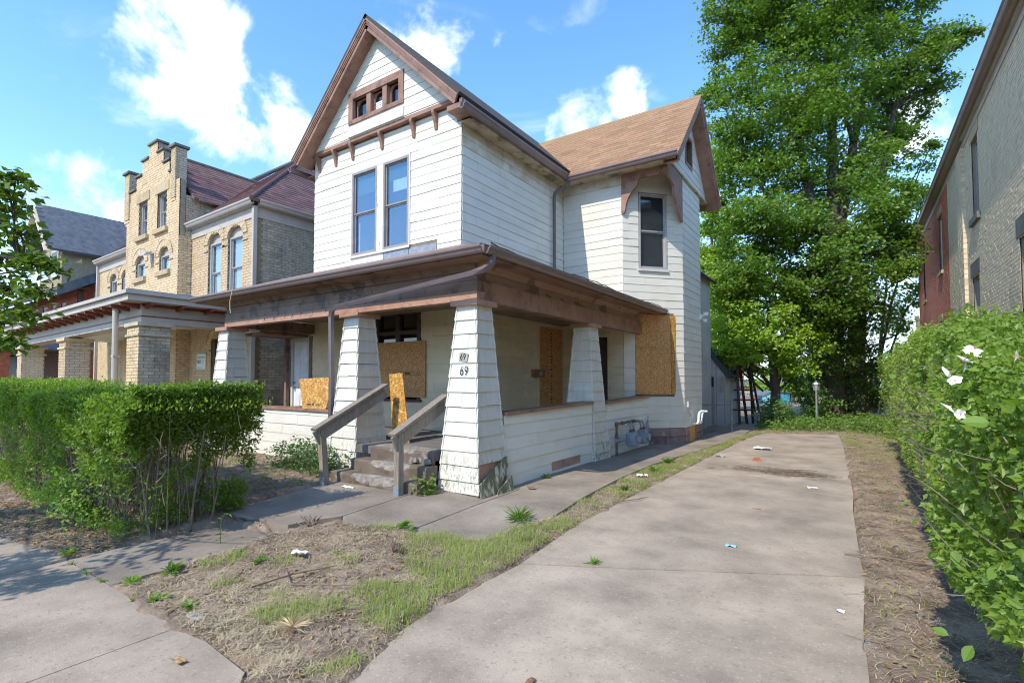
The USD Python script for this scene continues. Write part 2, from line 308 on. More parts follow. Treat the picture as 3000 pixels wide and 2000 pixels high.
surf('slate_red', [(.3, (.13, .072, .068)), (.55, (.185, .098, .090)), (.8, (.245, .14, .125))], 5, rough=.62, rnd=.28, hue=.025, bump=(60, .15, .006))
surf('slate_grey', [(.3, (.075, .08, .092)), (.7, (.14, .148, .165))], 4, rough=.6, rnd=.25)
surf('brick_tan', [(.25, (.44, .31, .175)), (.5, (.56, .42, .25)), (.75, (.63, .50, .33))], 5, rough=.8, rnd=.13, hue=.008, bump=(70, .25, .006), over=[((.40, .25, .11), 1.1, (1, 1, .35), .54, .74, .4), ((.13, .115, .10), 1.3, (1, 1, .5), .60, .80, .5)])
surf('brick_pale', [(.25, (.54, .41, .27)), (.5, (.66, .52, .355)), (.75, (.74, .61, .44))], 5, rough=.8, rnd=.10, hue=.008, bump=(70, .25, .006), over=[((.25, .17, .14), .9, (1, 1, .6), .58, .80, .3)])
surf('brick_red', [(.3, (.36, .10, .045)), (.6, (.50, .16, .075)), (.8, (.58, .22, .115))], 6, rough=.8, rnd=.2, hue=.01, bump=(70, .25, .006), over=[((.10, .04, .03), .9, (1, 1, 1), .55, .8, .5)])
surf('brick_grey', [(.3, (.36, .29, .20)), (.7, (.52, .435, .325))], 5, rough=.8, rnd=.16, bump=(70, .25, .006), over=[((.08, .075, .07), 2, (1, 1, .6), .52, .74, .6)])
surf('mortar_tan', [(.3, (.25, .19, .125)), (.7, (.36, .29, .20))], 8, rough=.95)
surf('mortar_grey', [(.3, (.22, .18, .135)), (.7, (.31, .26, .20))], 8, rough=.95)
surf('mortar_red', [(.3, (.13, .075, .06)), (.7, (.21, .13, .105))], 8, rough=.95)
surf('stone_tan', [(.3, (.42, .31, .18)), (.7, (.52, .41, .26))], 4, rough=.85, rnd=.1, bump=(40, .3, .008), over=[((.20, .15, .09), 2, (1, 1, .5), .54, .74, .6)])
surf('stone_dark', [(.3, (.10, .095, .085)), (.7, (.20, .185, .165))], 6, rough=.85, bump=(40, .3, .008))
surf('stone_pink', [(.3, (.20, .135, .125)), (.7, (.33, .225, .21))], 4, rough=.85, rnd=.12, bump=(14, .7, .03), over=[((.48, .44, .42), 5, (1, 1, 1), .60, .66, .8), ((.12, .10, .09), 3, (1, 1, 1), .56, .74, .6)])
surf('trim_taupe', [(.3, (.42, .355, .305)), (.7, (.50, .43, .375))], 3, rough=.5, rnd=.03, bump=(30, .08, .005))
surf('trim_rust', [(.3, (.19, .045, .028)), (.7, (.27, .072, .045))], 3, rough=.5, rnd=.08)
surf('porch_paint', [(.3, (.56, .62, .60)), (.7, (.66, .72, .70))], 3, rough=.6)
surf('window_grey', [(.3, (.32, .31, .31)), (.7, (.42, .405, .40))], 4, rough=.4, rnd=.04)
surf('window_bronze', [(.3, (.26, .22, .21)), (.7, (.34, .30, .285))], 4, rough=.4, rnd=.04)
surf('window_white', [(.3, (.50, .48, .46)), (.7, (.62, .60, .57))], 6, rough=.45, rnd=.04)
surf('mullion_worn', [(.3, (.70, .69, .66)), (.7, (.80, .79, .76))], 6, (4, 4, .8), rough=.6, over=[((.16, .14, .12), 7, (3, 3, .5), .56, .66, .7)])
surf('board_worn', [(.3, (.74, .73, .71)), (.7, (.82, .81, .80))], 6, rough=.6, over=[((.30, .29, .28), 14, (1, 1, 2), .62, .68, .8)])
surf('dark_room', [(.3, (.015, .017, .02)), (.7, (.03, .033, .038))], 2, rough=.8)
surf('blind', [(.3, (.055, .085, .15)), (.7, (.085, .12, .20))], .8, rough=.7)  # blue of the reflected sky put into the colour behind the glass
surf('blind_pale', [(.3, (.42, .50, .56)), (.7, (.52, .60, .65))], 2, rough=.7)
surf('curtain', [(.3, (.55, .57, .58)), (.7, (.66, .68, .68))], 5, rough=.8)
surf('door_white', [(.3, (.66, .67, .70)), (.7, (.76, .77, .79))], 3, rough=.4)
surf('door_brown', [(.3, (.05, .03, .026)), (.7, (.085, .052, .042))], 4, rough=.5)
surf('lumber_grey', [(.3, (.17, .14, .11)), (.5, (.25, .205, .165)), (.75, (.35, .30, .25))], 4, (9, 9, 1.1), rough=.8, rnd=.1, bump=(30, .6, .006), over=[((.12, .10, .06), 3, (1, 1, 1), .58, .76, .5)], dist=.8)
surf('lumber_dark', [(.3, (.035, .027, .022)), (.7, (.085, .065, .052))], 6, (1, 1, .4), rough=.85, rnd=.25)
surf('galvanised', [(.3, (.30, .36, .46)), (.7, (.42, .48, .56))], 8, rough=.4, metal=.6)
surf('steel_post', [(.3, (.20, .22, .25)), (.7, (.33, .35, .38))], 8, rough=.45, metal=.3)
surf('meter_grey', [(.3, (.20, .235, .28)), (.7, (.29, .325, .37))], 8, rough=.45, over=[((.20, .14, .09), 12, (1, 1, 1), .58, .68, .6)])
surf('rusty_pipe', [(.3, (.10, .055, .035)), (.55, (.20, .11, .07)), (.8, (.22, .23, .26))], 14, rough=.75, rnd=.1, bump=(60, .4, .004))
surf('pvc', [(.3, (.74, .74, .72)), (.7, (.82, .82, .80))], 4, rough=.35)
surf('black_paint', [(.3, (.015, .015, .016)), (.7, (.035, .035, .036))], 5, rough=.45)
surf('black_ink', [(.3, (.035, .028, .02)), (.7, (.06, .05, .035))], 5, rough=.7)
surf('plate_grey', [(.3, (.30, .30, .25)), (.7, (.42, .42, .36))], 9, rough=.5)
surf('glass_lamp', [(.3, (.30, .29, .25)), (.7, (.42, .40, .35))], 9, rough=.15)
surf('step_concrete', [(.3, (.115, .085, .068)), (.55, (.17, .13, .105)), (.8, (.24, .19, .155))], 3, rough=.85, rnd=.06, bump=(60, .6, .008), over=[((.075, .068, .018), 4, (1, 1, 1), .50, .64, .9, .25, .50), ((.36, .34, .33), 3, (1, 1, 1), .60, .66, .6)])
surf('step_broken', [(.3, (.14, .12, .105)), (.7, (.33, .30, .27))], 14, rough=.9, bump=(60, 1.0, .012))
surf('porch_floor', [(.3, (.13, .115, .11)), (.7, (.20, .18, .175))], 3, rough=.7)
surf('paper', [(.3, (.72, .73, .74)), (.7, (.82, .82, .82))], 10, rough=.7)
surf('paper_blue', [(.3, (.22, .50, .62)), (.7, (.32, .60, .70))], 10, rough=.6)
surf('leaf_dead', [(.3, (.20, .10, .04)), (.7, (.40, .26, .13))], 20, rough=.8, rnd=.35, hue=.02)
surf('twig', [(.3, (.13, .085, .06)), (.7, (.24, .18, .14))], 20, rough=.85, rnd=.3)
surf('twig_grey', [(.3, (.10, .075, .055)), (.7, (.20, .155, .12))], 10, (1, 1, .4), rough=.85, rnd=.3)
surf('bark', [(.3, (.055, .042, .032)), (.7, (.14, .11, .085))], 7, (3, 3, .5), rough=.9, rnd=.1, bump=(25, .9, .03))
surf('bark_pale', [(.3, (.16, .115, .08)), (.7, (.30, .22, .155))], 7, (3, 3, .5), rough=.9, bump=(25, .9, .03))
surf('straw', [(.3, (.50, .36, .22)), (.7, (.82, .67, .46))], 20, rough=.8, rnd=.35, hue=.015)
surf('petal', [(.3, (.76, .74, .76)), (.7, (.86, .85, .86))], 9, rough=.6)
surf('petal_heart', [(.3, (.60, .08, .10)), (.7, (.75, .20, .20))], 9, rough=.6)
surf('siding_red', [(.3, (.30, .075, .06)), (.7, (.38, .11, .09))], 3, (1, 1, 6), rough=.7, rnd=.05)
surf('shed_teal', [(.3, (.22, .50, .55)), (.7, (.30, .58, .62))], 3, rough=.6, rnd=.04)
surf('shed_blue', [(.3, (.03, .26, .38)), (.7, (.05, .33, .46))], 3, rough=.6, rnd=.04)
surf('wall_rear', [(.3, (.36, .35, .33)), (.7, (.46, .45, .43))], 2, rough=.8, rnd=.05, over=[((.14, .13, .12), 2, (1, 1, .5), .52, .74, .6)])
surf('fence_wood', [(.3, (.22, .19, .16)), (.7, (.36, .32, .28))], 3, (4, 4, .5), rough=.85, rnd=.15)
surf('sign_white', [(.3, (.60, .66, .68)), (.7, (.70, .75, .76))], 5, rough=.5)
surf('sign_teal', [(.3, (.35, .58, .62)), (.7, (.42, .64, .68))], 5, rough=.5)
surf('soil_dark', [(.3, (.07, .052, .04)), (.7, (.13, .098, .075))], 6, rough=.95, bump=(30, .8, .03))
def concrete(name, base, joint=None):
    k = base
    surf(name, [(.34, grey(.70, k)), (.46, grey(.92, k)), (.54, grey(1.05, k)), (.66, grey(1.25, k))], 1.3, detail=12, rough=.85, rnd=.05, bump=(90, .5, .006), spec=.3,
         over=[(grey(.62, k), 2.3, (1, 1, 1), .53, .72, .42), (grey(.55, k), .5, (1.6, .5, 1), .53, .70, .38), (grey(1.6, (k[0] * .95, k[1] * .97, k[2] * 1.02)), 42, (1, 1, 1), .57, .65, .42), (grey(.5, k), 34, (1, 1, 1), .57, .65, .45),
               ((.20, .13, .08), 1.1, (1, 1, 1), .62, .80, .5)])
concrete('concrete_drive', (.362, .292, .228))
concrete('concrete_walk', (.272, .226, .182))
concrete('concrete_public', (.34, .275, .215))
surf('dirt', [(.32, (.15, .107, .078)), (.5, (.28, .206, .153)), (.68, (.42, .325, .242))], 3.2, detail=8, rough=.95, rnd=0, bump=(45, 1.0, .03), spec=.2, over=[((.50, .37, .24), 6, (1, 1, 1), .53, .70, .6), ((.06, .045, .034), 9, (1, 1, 1), .60, .72, .6)])
surf('ground_far', [(.3, (.06, .075, .03)), (.7, (.13, .12, .07))], .6, detail=8, rough=.95, rnd=0)
def osb(name, cols, k=1.0):
    """pressed wood flakes: crossed, stretched cells of many tones"""
    n = {'co': ('geometry', {}), 'p': ('principled_bsdf', dict(roughness=.6, specular_ior_level=.3)), 'b': ('bump', dict(strength=.25, distance=.004)), 'wn': ('noise_texture', dict(scale=6.0, detail=3.0))}
    l = [('co.position', 'wn.vector')]; pv = None
    for i, (r, s) in enumerate((((.3, .5, .9), (34, 34, 12)), ((.9, -.4, -.6), (14, 40, 36)), ((-.5, 1.1, .2), (36, 13, 30)))):
        n[f'm{i}'] = ('mapping', dict(rotation=r, scale=tuple(q * k for q in s))); n[f'v{i}'] = ('voronoi_texture', dict(scale=1.0, randomness=1.0)); n[f'r{i}'] = ('rgb_ramp', dict(ramp=[(.0, cols[0]), (.45, cols[1]), (.8, cols[2]), (1.0, cols[3])])); n[f's{i}'] = ('separate_xyz', {})
        l += [('co.position', f'm{i}.vector'), (f'm{i}.vector', f'v{i}.vector'), (f'v{i}.color', f's{i}.vector'), (f's{i}.x', f'r{i}.fac')]
        if pv is None: pv = f'r{i}.color'
        else:
            n[f't{i}'] = ('math', dict(math_type='greater_than', value2=.55)); n[f'x{i}'] = ('mix', dict(mix_type='mix'))
            l += [(f's{i}.y', f't{i}.value1'), (f't{i}.value', f'x{i}.fac'), (pv, f'x{i}.color1'), (f'r{i}.color', f'x{i}.color2')]; pv = f'x{i}.color'
    l += [(pv, 'p.base_color'), ('s1.z', 'b.height'), ('b.normal', 'p.normal')]
    M[name] = usdkit.material(stage, f'/World/Looks/{name}', n, l, surface='p.BSDF')
osb('osb_fresh', [(.30, .13, .022), (.42, .205, .04), (.52, .28, .07), (.64, .42, .16)])
osb('osb_old', [(.44, .19, .06), (.56, .27, .095), (.62, .33, .13), (.70, .42, .20)], 1.25)
def glass(name, tint, base=.06, rough=.02):
    M[name] = usdkit.material(stage, f'/World/Looks/{name}', {'f': ('layer_weight', dict(blend=.5)), 'pw': ('math', dict(math_type='power', value2=3.5)), 'mu': ('math', dict(math_type='multiply_add', value2=.85 - base, value3=base)), 't': ('transparent_bsdf', dict(color=tint)), 'g': ('glossy_bsdf', dict(color=(1, 1, 1), roughness=rough)), 'm': ('mix_closure', {})},
                              [('f.facing', 'pw.value1'), ('pw.value', 'mu.value1'), ('mu.value', 'm.fac'), ('t.BSDF', 'm.closure1'), ('g.BSDF', 'm.closure2')], surface='m.closure')
glass('pane_clear', (.80, .84, .86)); glass('pane_blue', (.80, .88, .95), .09); glass('pane_dim', (.6, .63, .66), .08)
def foliage(name, cols, gloss=.38, trans=.35, spec=.5):
    n = {'g': ('geometry', {}), 'oi': ('object_info', {}), 'ad': ('math', dict(math_type='add')), 'fr': ('math', dict(math_type='fraction')), 'nz': ('noise_texture', dict(scale=1.3, detail=2.0)),
         'k': ('math', dict(math_type='multiply_add', value2=.55, value3=-.05)), 'k2': ('math', dict(math_type='multiply_add', value2=.55)), 'r': ('rgb_ramp', dict(ramp=cols)),
         'p': ('principled_bsdf', dict(roughness=gloss, specular_ior_level=spec)), 't': ('translucent_bsdf', {}), 'br': ('mix', dict(mix_type='multiply', fac=1.0, color2=(1.5, 1.6, .55))), 'm': ('mix_closure', dict(fac=trans))}
    l = [('g.random_per_island', 'ad.value1'), ('oi.random', 'ad.value2'), ('ad.value', 'fr.value1'), ('g.position', 'nz.vector'), ('fr.value', 'k.value1'), ('nz.fac', 'k2.value1'), ('k.value', 'k2.value3'), ('k2.value', 'r.fac'),
         ('r.color', 'p.base_color'), ('r.color', 'br.color1'), ('br.color', 't.color'), ('p.BSDF', 'm.closure1'), ('t.BSDF', 'm.closure2')]
    M[name] = usdkit.material(stage, f'/World/Looks/{name}', n, l, surface='m.closure')
foliage('leaf_tree', [(0, (0.078, 0.140, 0.018)), (.4, (0.162, 0.263, 0.029)), (.75, (0.263, 0.392, 0.043)), (1, (0.370, 0.493, 0.056))], .42, .38, .45)
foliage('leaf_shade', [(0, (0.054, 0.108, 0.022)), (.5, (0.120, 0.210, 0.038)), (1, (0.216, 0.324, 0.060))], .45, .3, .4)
foliage('leaf_street', [(0, (.06, .105, .016)), (.4, (.13, .205, .028)), (.8, (.24, .33, .04)), (1, (.34, .38, .05))], .42, .38, .45)
foliage('leaf_privet', [(0, (0.071, 0.121, 0.018)), (.4, (0.166, 0.259, 0.031)), (.75, (0.297, 0.418, 0.044)), (1, (0.428, 0.528, 0.066))], .42, .38, .45)
foliage('leaf_hibiscus', [(0, (.06, .11, .02)), (.35, (.135, .22, .036)), (.7, (.25, .35, .05)), (1, (.40, .47, .09))], .42, .40, .45)
foliage('leaf_ivy', [(0, (.045, .095, .025)), (.5, (.105, .185, .05)), (1, (.22, .30, .09))], .42, .28, .45)
foliage('grass_green', [(0, (.15, .20, .05)), (.4, (.25, .32, .08)), (.7, (.38, .42, .14)), (1, (.60, .50, .28))], .55, .3, .3)
foliage('weed_green', [(0, (.075, .155, .024)), (.5, (.16, .275, .04)), (1, (.28, .40, .08))], .5, .38, .4)
foliage('vine_red', [(0, (.15, .022, .012)), (.5, (.36, .075, .04)), (1, (.52, .17, .10))], .5, .25, .3)
surf('blind_grey', [(.3, (.20, .21, .22)), (.7, (.27, .28, .29))], 2, rough=.7)
surf('blind_teal', [(.3, (.085, .16, .19)), (.7, (.12, .20, .24))], 1.2, rough=.7)
surf('peel', [(.3, (.52, .20, .10)), (.7, (.60, .28, .16))], 9, rough=.7)
# ------------------------------------------------------------------ setting: ground, pavements
FLAT = Fr((0, 0, 0), (1, 0, 0), (0, 1, 0))
def walk_z(a, b):
    a, b = np.asarray(a, float), np.asarray(b, float)
    return .012 + .088 * (1 - smoothstep(1.5, 3.0, a + .25 * (b + 3.5))) * (1 - smoothstep(-1.5, 1.5, b)) + .03 * (1 - smoothstep(0, 6, b)) * smoothstep(-3, 0, b)
PATH = [[(.47, -6.09), (1.46, -6.09), (1.46, -4.62), (.47, -4.62)],
        [(.26, -4.6), (1.41, -4.53), (1.45, -4.3), (1.585, -3.99), (1.44, -2.91), (1.36, -2.3), (-.75, -2.3), (-.1, -3.08)],
        [(1.6, -3.98), (1.76, -4.11), (2.3, -3.93), (2.475, -3.83), (2.34, -2.47), (2.3, -1.4), (1.38, -1.4), (1.455, -2.9)],
        [(2.49, -3.82), (2.66, -3.82), (3.3, -3.58), (3.42, -2.45), (3.3, -1.4), (2.315, -1.4), (2.355, -2.46)],
        [(1.9, -1.385), (3.3, -1.385), (3.22, .2), (1.9, .2)], [(1.9, .213), (3.22, .213), (3.2, 1.75), (1.9, 1.75)],
        [(1.9, 1.763), (3.2, 1.763), (3.32, 3.3), (1.9, 3.3)], [(1.9, 3.313), (3.32, 3.313), (3.45, 4.9), (2.3, 4.9)],
        [(2.3, 4.913), (3.45, 4.913), (3.58, 6.5), (2.6, 6.5)], [(2.6, 6.513), (3.58, 6.513), (3.69, 8.1), (2.6, 8.1)],
        [(2.75, 8.113), (3.69, 8.113), (3.6, 9.8), (2.9, 9.8)], [(2.9, 9.813), (3.6, 9.813), (3.55, 14), (2.95, 14)], [(2.95, 14.013), (3.55, 14.013), (3.5, 21), (2.95, 21)]]
path = thing('path', kind='structure')
for i, q in enumerate(PATH):
    zf = (lambda a, b: 0 * np.asarray(a) + .004) if i == 0 else walk_z
    pl = Polygon(q)
    if i: pl = pl.segmentize(.6)
    obj('slab', MB().ext(FLAT, pl, -.12, zf), 'concrete_walk', path)
side = thing('sidewalk', kind='structure')
XS = [-40] + list(np.arange(-17.0, -1.0, 1.52)) + [-.92, .46, 2.665, 3.86]
for a, b in zip(XS[:-1], XS[1:]):
    up = .02 if a < -.5 and a > -1.5 else rng.uniform(-.004, .006)
    e = 0 if a == -40 else .006
    if b == 3.86: q = Polygon([(a + .006, -8.2), (4.05, -8.2), (4.0, -7.0), (3.93, -6.5), (3.55, -6.14), (a + .006, -6.07)])
    elif a < .4 and b > .4: q = Polygon([(a + e, -8.2), (b - .006, -8.2), (b - .006, -6.1), (a + e, -6.28)])
    else: q = sbox(a + e, -8.2, b - .006, -6.26 if b < .5 else -6.1)
    obj('slab', MB().ext(FLAT, q, -.12, up), 'concrete_public', side)
drive = thing('driveway', kind='structure')
def edge_line(p, q, k=26, j=.012):
    p, q = np.array(p, float), np.array(q, float); t = np.linspace(0, 1, k)[:, None]; w = p + (q - p) * t
    w[1:-1, 1] += np.cumsum(rng.normal(0, j, k - 2)) * .6; return w
CR = [edge_line((4.06, -12), (14, -12)), edge_line((3.92, -3.86), (6.45, -2.55)), edge_line((3.78, -2.52), (6.42, -2.02)), edge_line((3.8, .9), (6.36, 1.0)), edge_line((3.84, 4.2), (6.25, 4.25)), edge_line((4.05, 9.2), (5.95, 10.3))]
edges = [[(4.02, -7.0), (4.1, -5.8), (3.93, -5.35), (3.88, -4.9)], [], [(3.79, -1.8)], [], [(3.87, 7.3)]]
redge = [[(6.43, -3.6), (6.46, -4.6), (6.55, -5.6), (7.0, -6.1), (14, -6.2)], [], [(6.36, 0)], [], [(6.1, 8)]]
for i in range(5):
    lo, hi = CR[i], CR[i + 1].copy(); hi[:, 1] -= .014
    q = list(map(tuple, lo)) + ([] if not redge[i] else redge[i][::-1] if i == 0 else redge[i]) + list(map(tuple, hi[::-1])) + edges[i][::-1]
    obj('slab', MB().ext(FLAT, Polygon(q).buffer(0), -.12, .004 if i else .0), 'concrete_drive', drive)
paved = shapely.union_all([Polygon(q).buffer(.012) for q in PATH] + [sbox(-40, -8.3, 3.6, -6.26), sbox(.4, -8.3, 3.6, -6.1), Polygon(list(map(tuple, CR[0])) + [(14, -6.2), (7, -6.1), (6.55, -5.6), (6.46, -4.6), (6.43, -3.6), (6.45, -2.55), (6.36, 1), (6.25, 4.25), (6.1, 8), (5.95, 10.3), (4.05, 9.2), (3.87, 7.3), (3.84, 4.2), (3.8, .9), (3.78, -2.5), (3.88, -4.9), (4.1, -5.8), (4.05, -7.5)]).buffer(.01)])
def fwd_t(X, Y): return (X - CAM[0]) * FWD[0] + (Y - CAM[1]) * FWD[1]
def soil_z(X, Y, fine=True):
    X, Y = np.asarray(X, float), np.asarray(Y, float); sh = X.shape
    P = np.stack([X.ravel(), Y.ravel(), 0 * X.ravel()], -1)
    base = .075 * smoothstep(-5.6, -4.2, Y) * (1 - smoothstep(-1.5, 2.5, Y)) * (1 - smoothstep(2.2, 3.7, X)) + .05 * (1 - smoothstep(.2, .6, X)) * smoothstep(-5.6, -4.6, Y) * (1 - smoothstep(4, 9, Y))
    base = base - .022 * np.clip(fwd_t(X, Y) - 24, 0, 200)
    nz = meshkit.fbm(P * 3.1, 4, 3).reshape(sh) - .5; n2 = meshkit.fbm(P * 11, 3, 9).reshape(sh) - .5; n3 = meshkit.noise(P * 26, 5).reshape(sh) - .5
    return base + .014 + .055 * nz + .035 * n2 + .018 * n3
gx = np.unique(np.concatenate([np.arange(-45, -1, .5), np.arange(-1, 8.6, .05), np.arange(8.6, 12, .3), [12, 16, 24, 40]]).round(3))
gy = np.unique(np.concatenate([np.arange(-6.95, 4, .05), np.arange(4, 12, .12), np.arange(12, 26, .5), np.arange(26, 90, 4)]).round(3))
GX, GY = np.meshgrid(gx, gy, indexing='ij')
pts = shapely.points(GX.ravel(), GY.ravel())
sd = (shapely.distance(paved, pts) - shapely.distance(paved.boundary, pts) * shapely.contains(paved, pts)).reshape(GX.shape)
wav = (meshkit.fbm(np.stack([GX, GY, 0 * GX], -1) * 2.3, 4, 21) - .5)
kk = smoothstep(-.02, .07, sd + wav * .26 + .035)
GZ = soil_z(GX, GY) * kk + (1 - kk) * np.minimum(-.05, soil_z(GX, GY) - .06)
GZ = np.where(sd < -.12, -.06 - .022 * np.clip(fwd_t(GX, GY) - 24, 0, 200), GZ)
nx_, ny_ = GX.shape; I0 = (np.arange(nx_ - 1)[:, None] * ny_ + np.arange(ny_ - 1)[None]).ravel()
obj('ground', (np.stack([GX, GY, GZ], -1).reshape(-1, 3), np.concatenate([np.stack([I0, I0 + ny_, I0 + ny_ + 1], -1), np.stack([I0, I0 + ny_ + 1, I0 + 1], -1)])), 'dirt', smooth=True, kind='structure')
obj('far_ground', MB().ext(FLAT, sbox(-500, -500, 500, 700).difference(sbox(-44.9, -6.9, 39.9, 85.9)), -.5, -.13).add([[-500, 80, -2.0], [500, 80, -2.0], [500, 700, -2.2], [-500, 700, -2.2]], [[0, 1, 2], [0, 2, 3]]), 'ground_far', kind='structure')
# ------------------------------------------------------------------ the wooden house
H = thing('wooden_house', 'boarded-up white clapboard house with brown trim and a deep front porch on tapered columns', 'house')
SB, ST = Pieces('siding_board', 300), Pieces('shingle', 260)
FRONT = Fr((0, 0, 0), (1, 0, 0)); SIDE = Fr((0, 0, 0), (0, 1, 0)); GAB = Fr((0, -.13, 0), (1, 0, 0)); REC = Fr((0, 4.23, 0), (1, 0, 0))
CH = Fr((1.687, 4.23, 0), (1.108, 1.254, 0)); CHL = 1.673; RW = Fr((2.795, 0, 0), (0, 1, 0)); GS = Fr((2.825, 0, 0), (0, 1, 0))
SL = .965; RX, RZ, RY = -2.393, 9.71, 6.05; SLC = 1.058
def wall(name, fr, region, openings, mat, parts=None, b0=0.0, back='wall_back', th=.10, course=.19):
    reg = region
    for o in openings: reg = reg.difference(o)
    w = obj(name, MB().ext(fr, reg, -th, -.001), back, H)
    for r, m in (parts or [(region, mat)]):
        q = r
        for o in openings: q = q.difference(o)
        siding(SB, w, fr, q, m, b0, course)
    return w
# openings
UW = sbox(-3.33, 4.50, -1.445, 6.49); FW = sbox(-2.45, 1.22, -1.08, 3.12); GW = sbox(-3.30, 7.60, -1.52, 8.30)
wall('front_wall', FRONT, sbox(-4.786, .5, 0, 7.2), [UW, FW], None, [(sbox(-4.786, .6, 0, 3.3), 'siding_cream'), (sbox(-4.786, 4.25, 0, 7.14).difference(sbox(-2.26, 4.2, -.64, 4.51)), 'siding_white')], .04)
gtri = Polygon([(-4.74, 7.25), (-.05, 7.25), (RX + .08, 9.50), (RX - .08, 9.50)])
wall('gable_wall', GAB, gtri, [GW], 'siding_white', None, .05)
SD = sbox(2.96, .6, 4.12, 2.94)
wall('side_wall', SIDE, sbox(0, .5, 4.23, 6.80), [SD], None, [(sbox(0, .6, 4.22, 3.3), 'siding_cream'), (sbox(.02, 4.0, 4.22, 6.31), 'siding_white'), (sbox(.02, 6.311, 4.22, 6.78), 'siding_stain')], .04)
RD = sbox(.45, .6, 1.264, 2.70)
wall('recess_wall', REC, sbox(0, .5, 1.687, 6.80), [RD], None, [(sbox(.02, .6, 1.68, 3.3), 'siding_cream'), (sbox(.02, 3.7, 1.687, 6.50), 'siding_white'), (sbox(.02, 6.501, 1.687, 6.78), 'siding_stain')], .04)
BW = sbox(.42, 4.38, 1.225, 6.35)
wall('bay_wall', CH, sbox(0, .40, CHL, 6.9), [BW], None, [(sbox(0, .42, CHL, 3.3).difference(sbox(.31, 1.2, 1.40, 3.3)), 'siding_white'), (sbox(0, 3.3, CHL, 6.9), 'siding_white')], .02)
wall('bay_side_wall', RW, sbox(5.484, .40, 7.25, 6.9), [], 'siding_white', None, .02)
sg = Polygon([(4.25, 6.88), (7.95, 6.88), (RY, 6.88 + 1.9 * SLC)]); SGW = Polygon([(5.72, 7.32), (6.35, 7.32), (6.35, 8.10), (5.72, 8.10)])
wall('side_gable_wall', GS, sg, [SGW], 'siding_white', None, .02)
m = MB(); m.box((-4.78, .02, .3), (-4.70, 9, 7.0)); m.box((-4.7, 8.9, .3), (2.3, 9, 7.0)); m.ext(Fr((2.795, 7.25, 0), (-.7, .7, 0)), sbox(0, .3, 1.5, 6.9), -.1, 0); m.box((1.7, 8.1, .3), (1.78, 9, 6.9))
obj('rear_walls', m, 'wall_rear', H)
# foundation of pink painted stone under the bay
fd = obj('foundation', MB().ext(CH, sbox(.02, -.1, CHL - .02, .40), -.2, -.03).ext(RW, sbox(5.5, -.1, 7.2, .40), -.2, -.03), 'stone_dark', H)
for fr, segs in ((CH, [(0.0, .55), (.56, 1.12), (1.13, CHL)]), (RW, [(5.484, 5.86), (6.5, 7.24)])):
    for r, (z0, z1) in enumerate(((-.06, .19), (.20, .405))):
        for a0, a1 in segs:
            o = .12 * (r if fr is CH else 0); obj('stone', MB().ext(fr, sbox(a0 + (o if a0 > .1 else 0), z0, a1 + (o if a1 < CHL - .1 else 0) - .008, z1), -.03, rng.uniform(.012, .03)), 'stone_pink', fd)
obj('foundation_board', MB().fbox(RW, 5.90, 6.46, -.02, .42, 0, .02), 'osb_old', H)
# main roof
def roof_half(o, u, v, length, width, th=.06): return MB().ext(Fr(o, u, v), sbox(0, 0, length, width), -th, 0)
ex = .33; ang = math.atan(SL); wdt = (2.393 + ex) / math.cos(ang)
rf = obj('main_roof', roof_half((ex, -.47, RZ - SL * (2.393 + ex)), (0, 1, 0), (-1, 0, SL), 9.6, wdt).ext(Fr((2 * RX - ex, 9.13, RZ - SL * (2.393 + ex)), (0, -1, 0), (1, 0, SL)), sbox(0, 0, 9.6, wdt), -.06, 0), 'shingle_dark', H)
R1 = Fr((ex, -.47, RZ - SL * (2.393 + ex)), (0, 1, 0), (-1, 0, SL)); R2 = Fr((2 * RX - ex, 9.13, RZ - SL * (2.393 + ex)), (0, -1, 0), (1, 0, SL))
for fr, s0 in ((R1, 0.0), (R2, 9.6)):     # the stepped rake mouldings and the brown soffit behind them
    e = (lambda a, b: sbox(a, .02, b, wdt - .0)) if s0 == 0 else (lambda a, b: sbox(9.6 - b, .02, 9.6 - a, wdt))
    for k, (y0, y1, d0, d1) in enumerate(((.0, .05, -.10, -.061), (.015, .06, -.138, -.101), (.03, .07, -.170, -.139), (.05, .09, -.25, -.171))):
        obj('rake_moulding', MB().ext(fr, e(y0, y1), d0, d1), 'trim_brown', H)
    obj('soffit', MB().ext(fr, e(.09, .47), -.247, -.225), 'trim_brown', H)
# cross roof over the bay
cz = RZ - .0; CZ0, CY0 = 6.80, 3.80; angc = math.atan(SLC); cw = (RY - CY0) / math.cos(angc)
C1 = Fr((-2.3, CY0, CZ0), (1, 0, 0), (0, 1, SLC)); C2 = Fr((3.20, 2 * RY - CY0, CZ0), (-1, 0, 0), (0, -1, SLC)); CL = 5.5
cr = obj('bay_roof', MB().ext(C1, sbox(0, 0, CL, cw), -.06, 0).ext(C2, sbox(0, 0, CL, cw), -.06, 0), 'shingle_tan', H)
row = .135; nr = int(cw / row)
for k in range(nr):
    off = (k % 3) * .11; x0 = 2.35 + max(0, (k * row * math.cos(ang) * 0))
    for a in np.arange(.9 + off, CL, .32):
        a1 = min(a + .316, CL + .004); h = row + rng.uniform(-.004, .004); j = rng.uniform(0, .003)
        if a1 - a < .03: continue
        q = boxes(C1, [(a, a1, k * row - .006, k * row + h, .001, .010 + j)])[0]; q[4:, :] -= C1.n * .005
        ST.add(q, BOXF, cr, 'shingle_tan', C1.n)
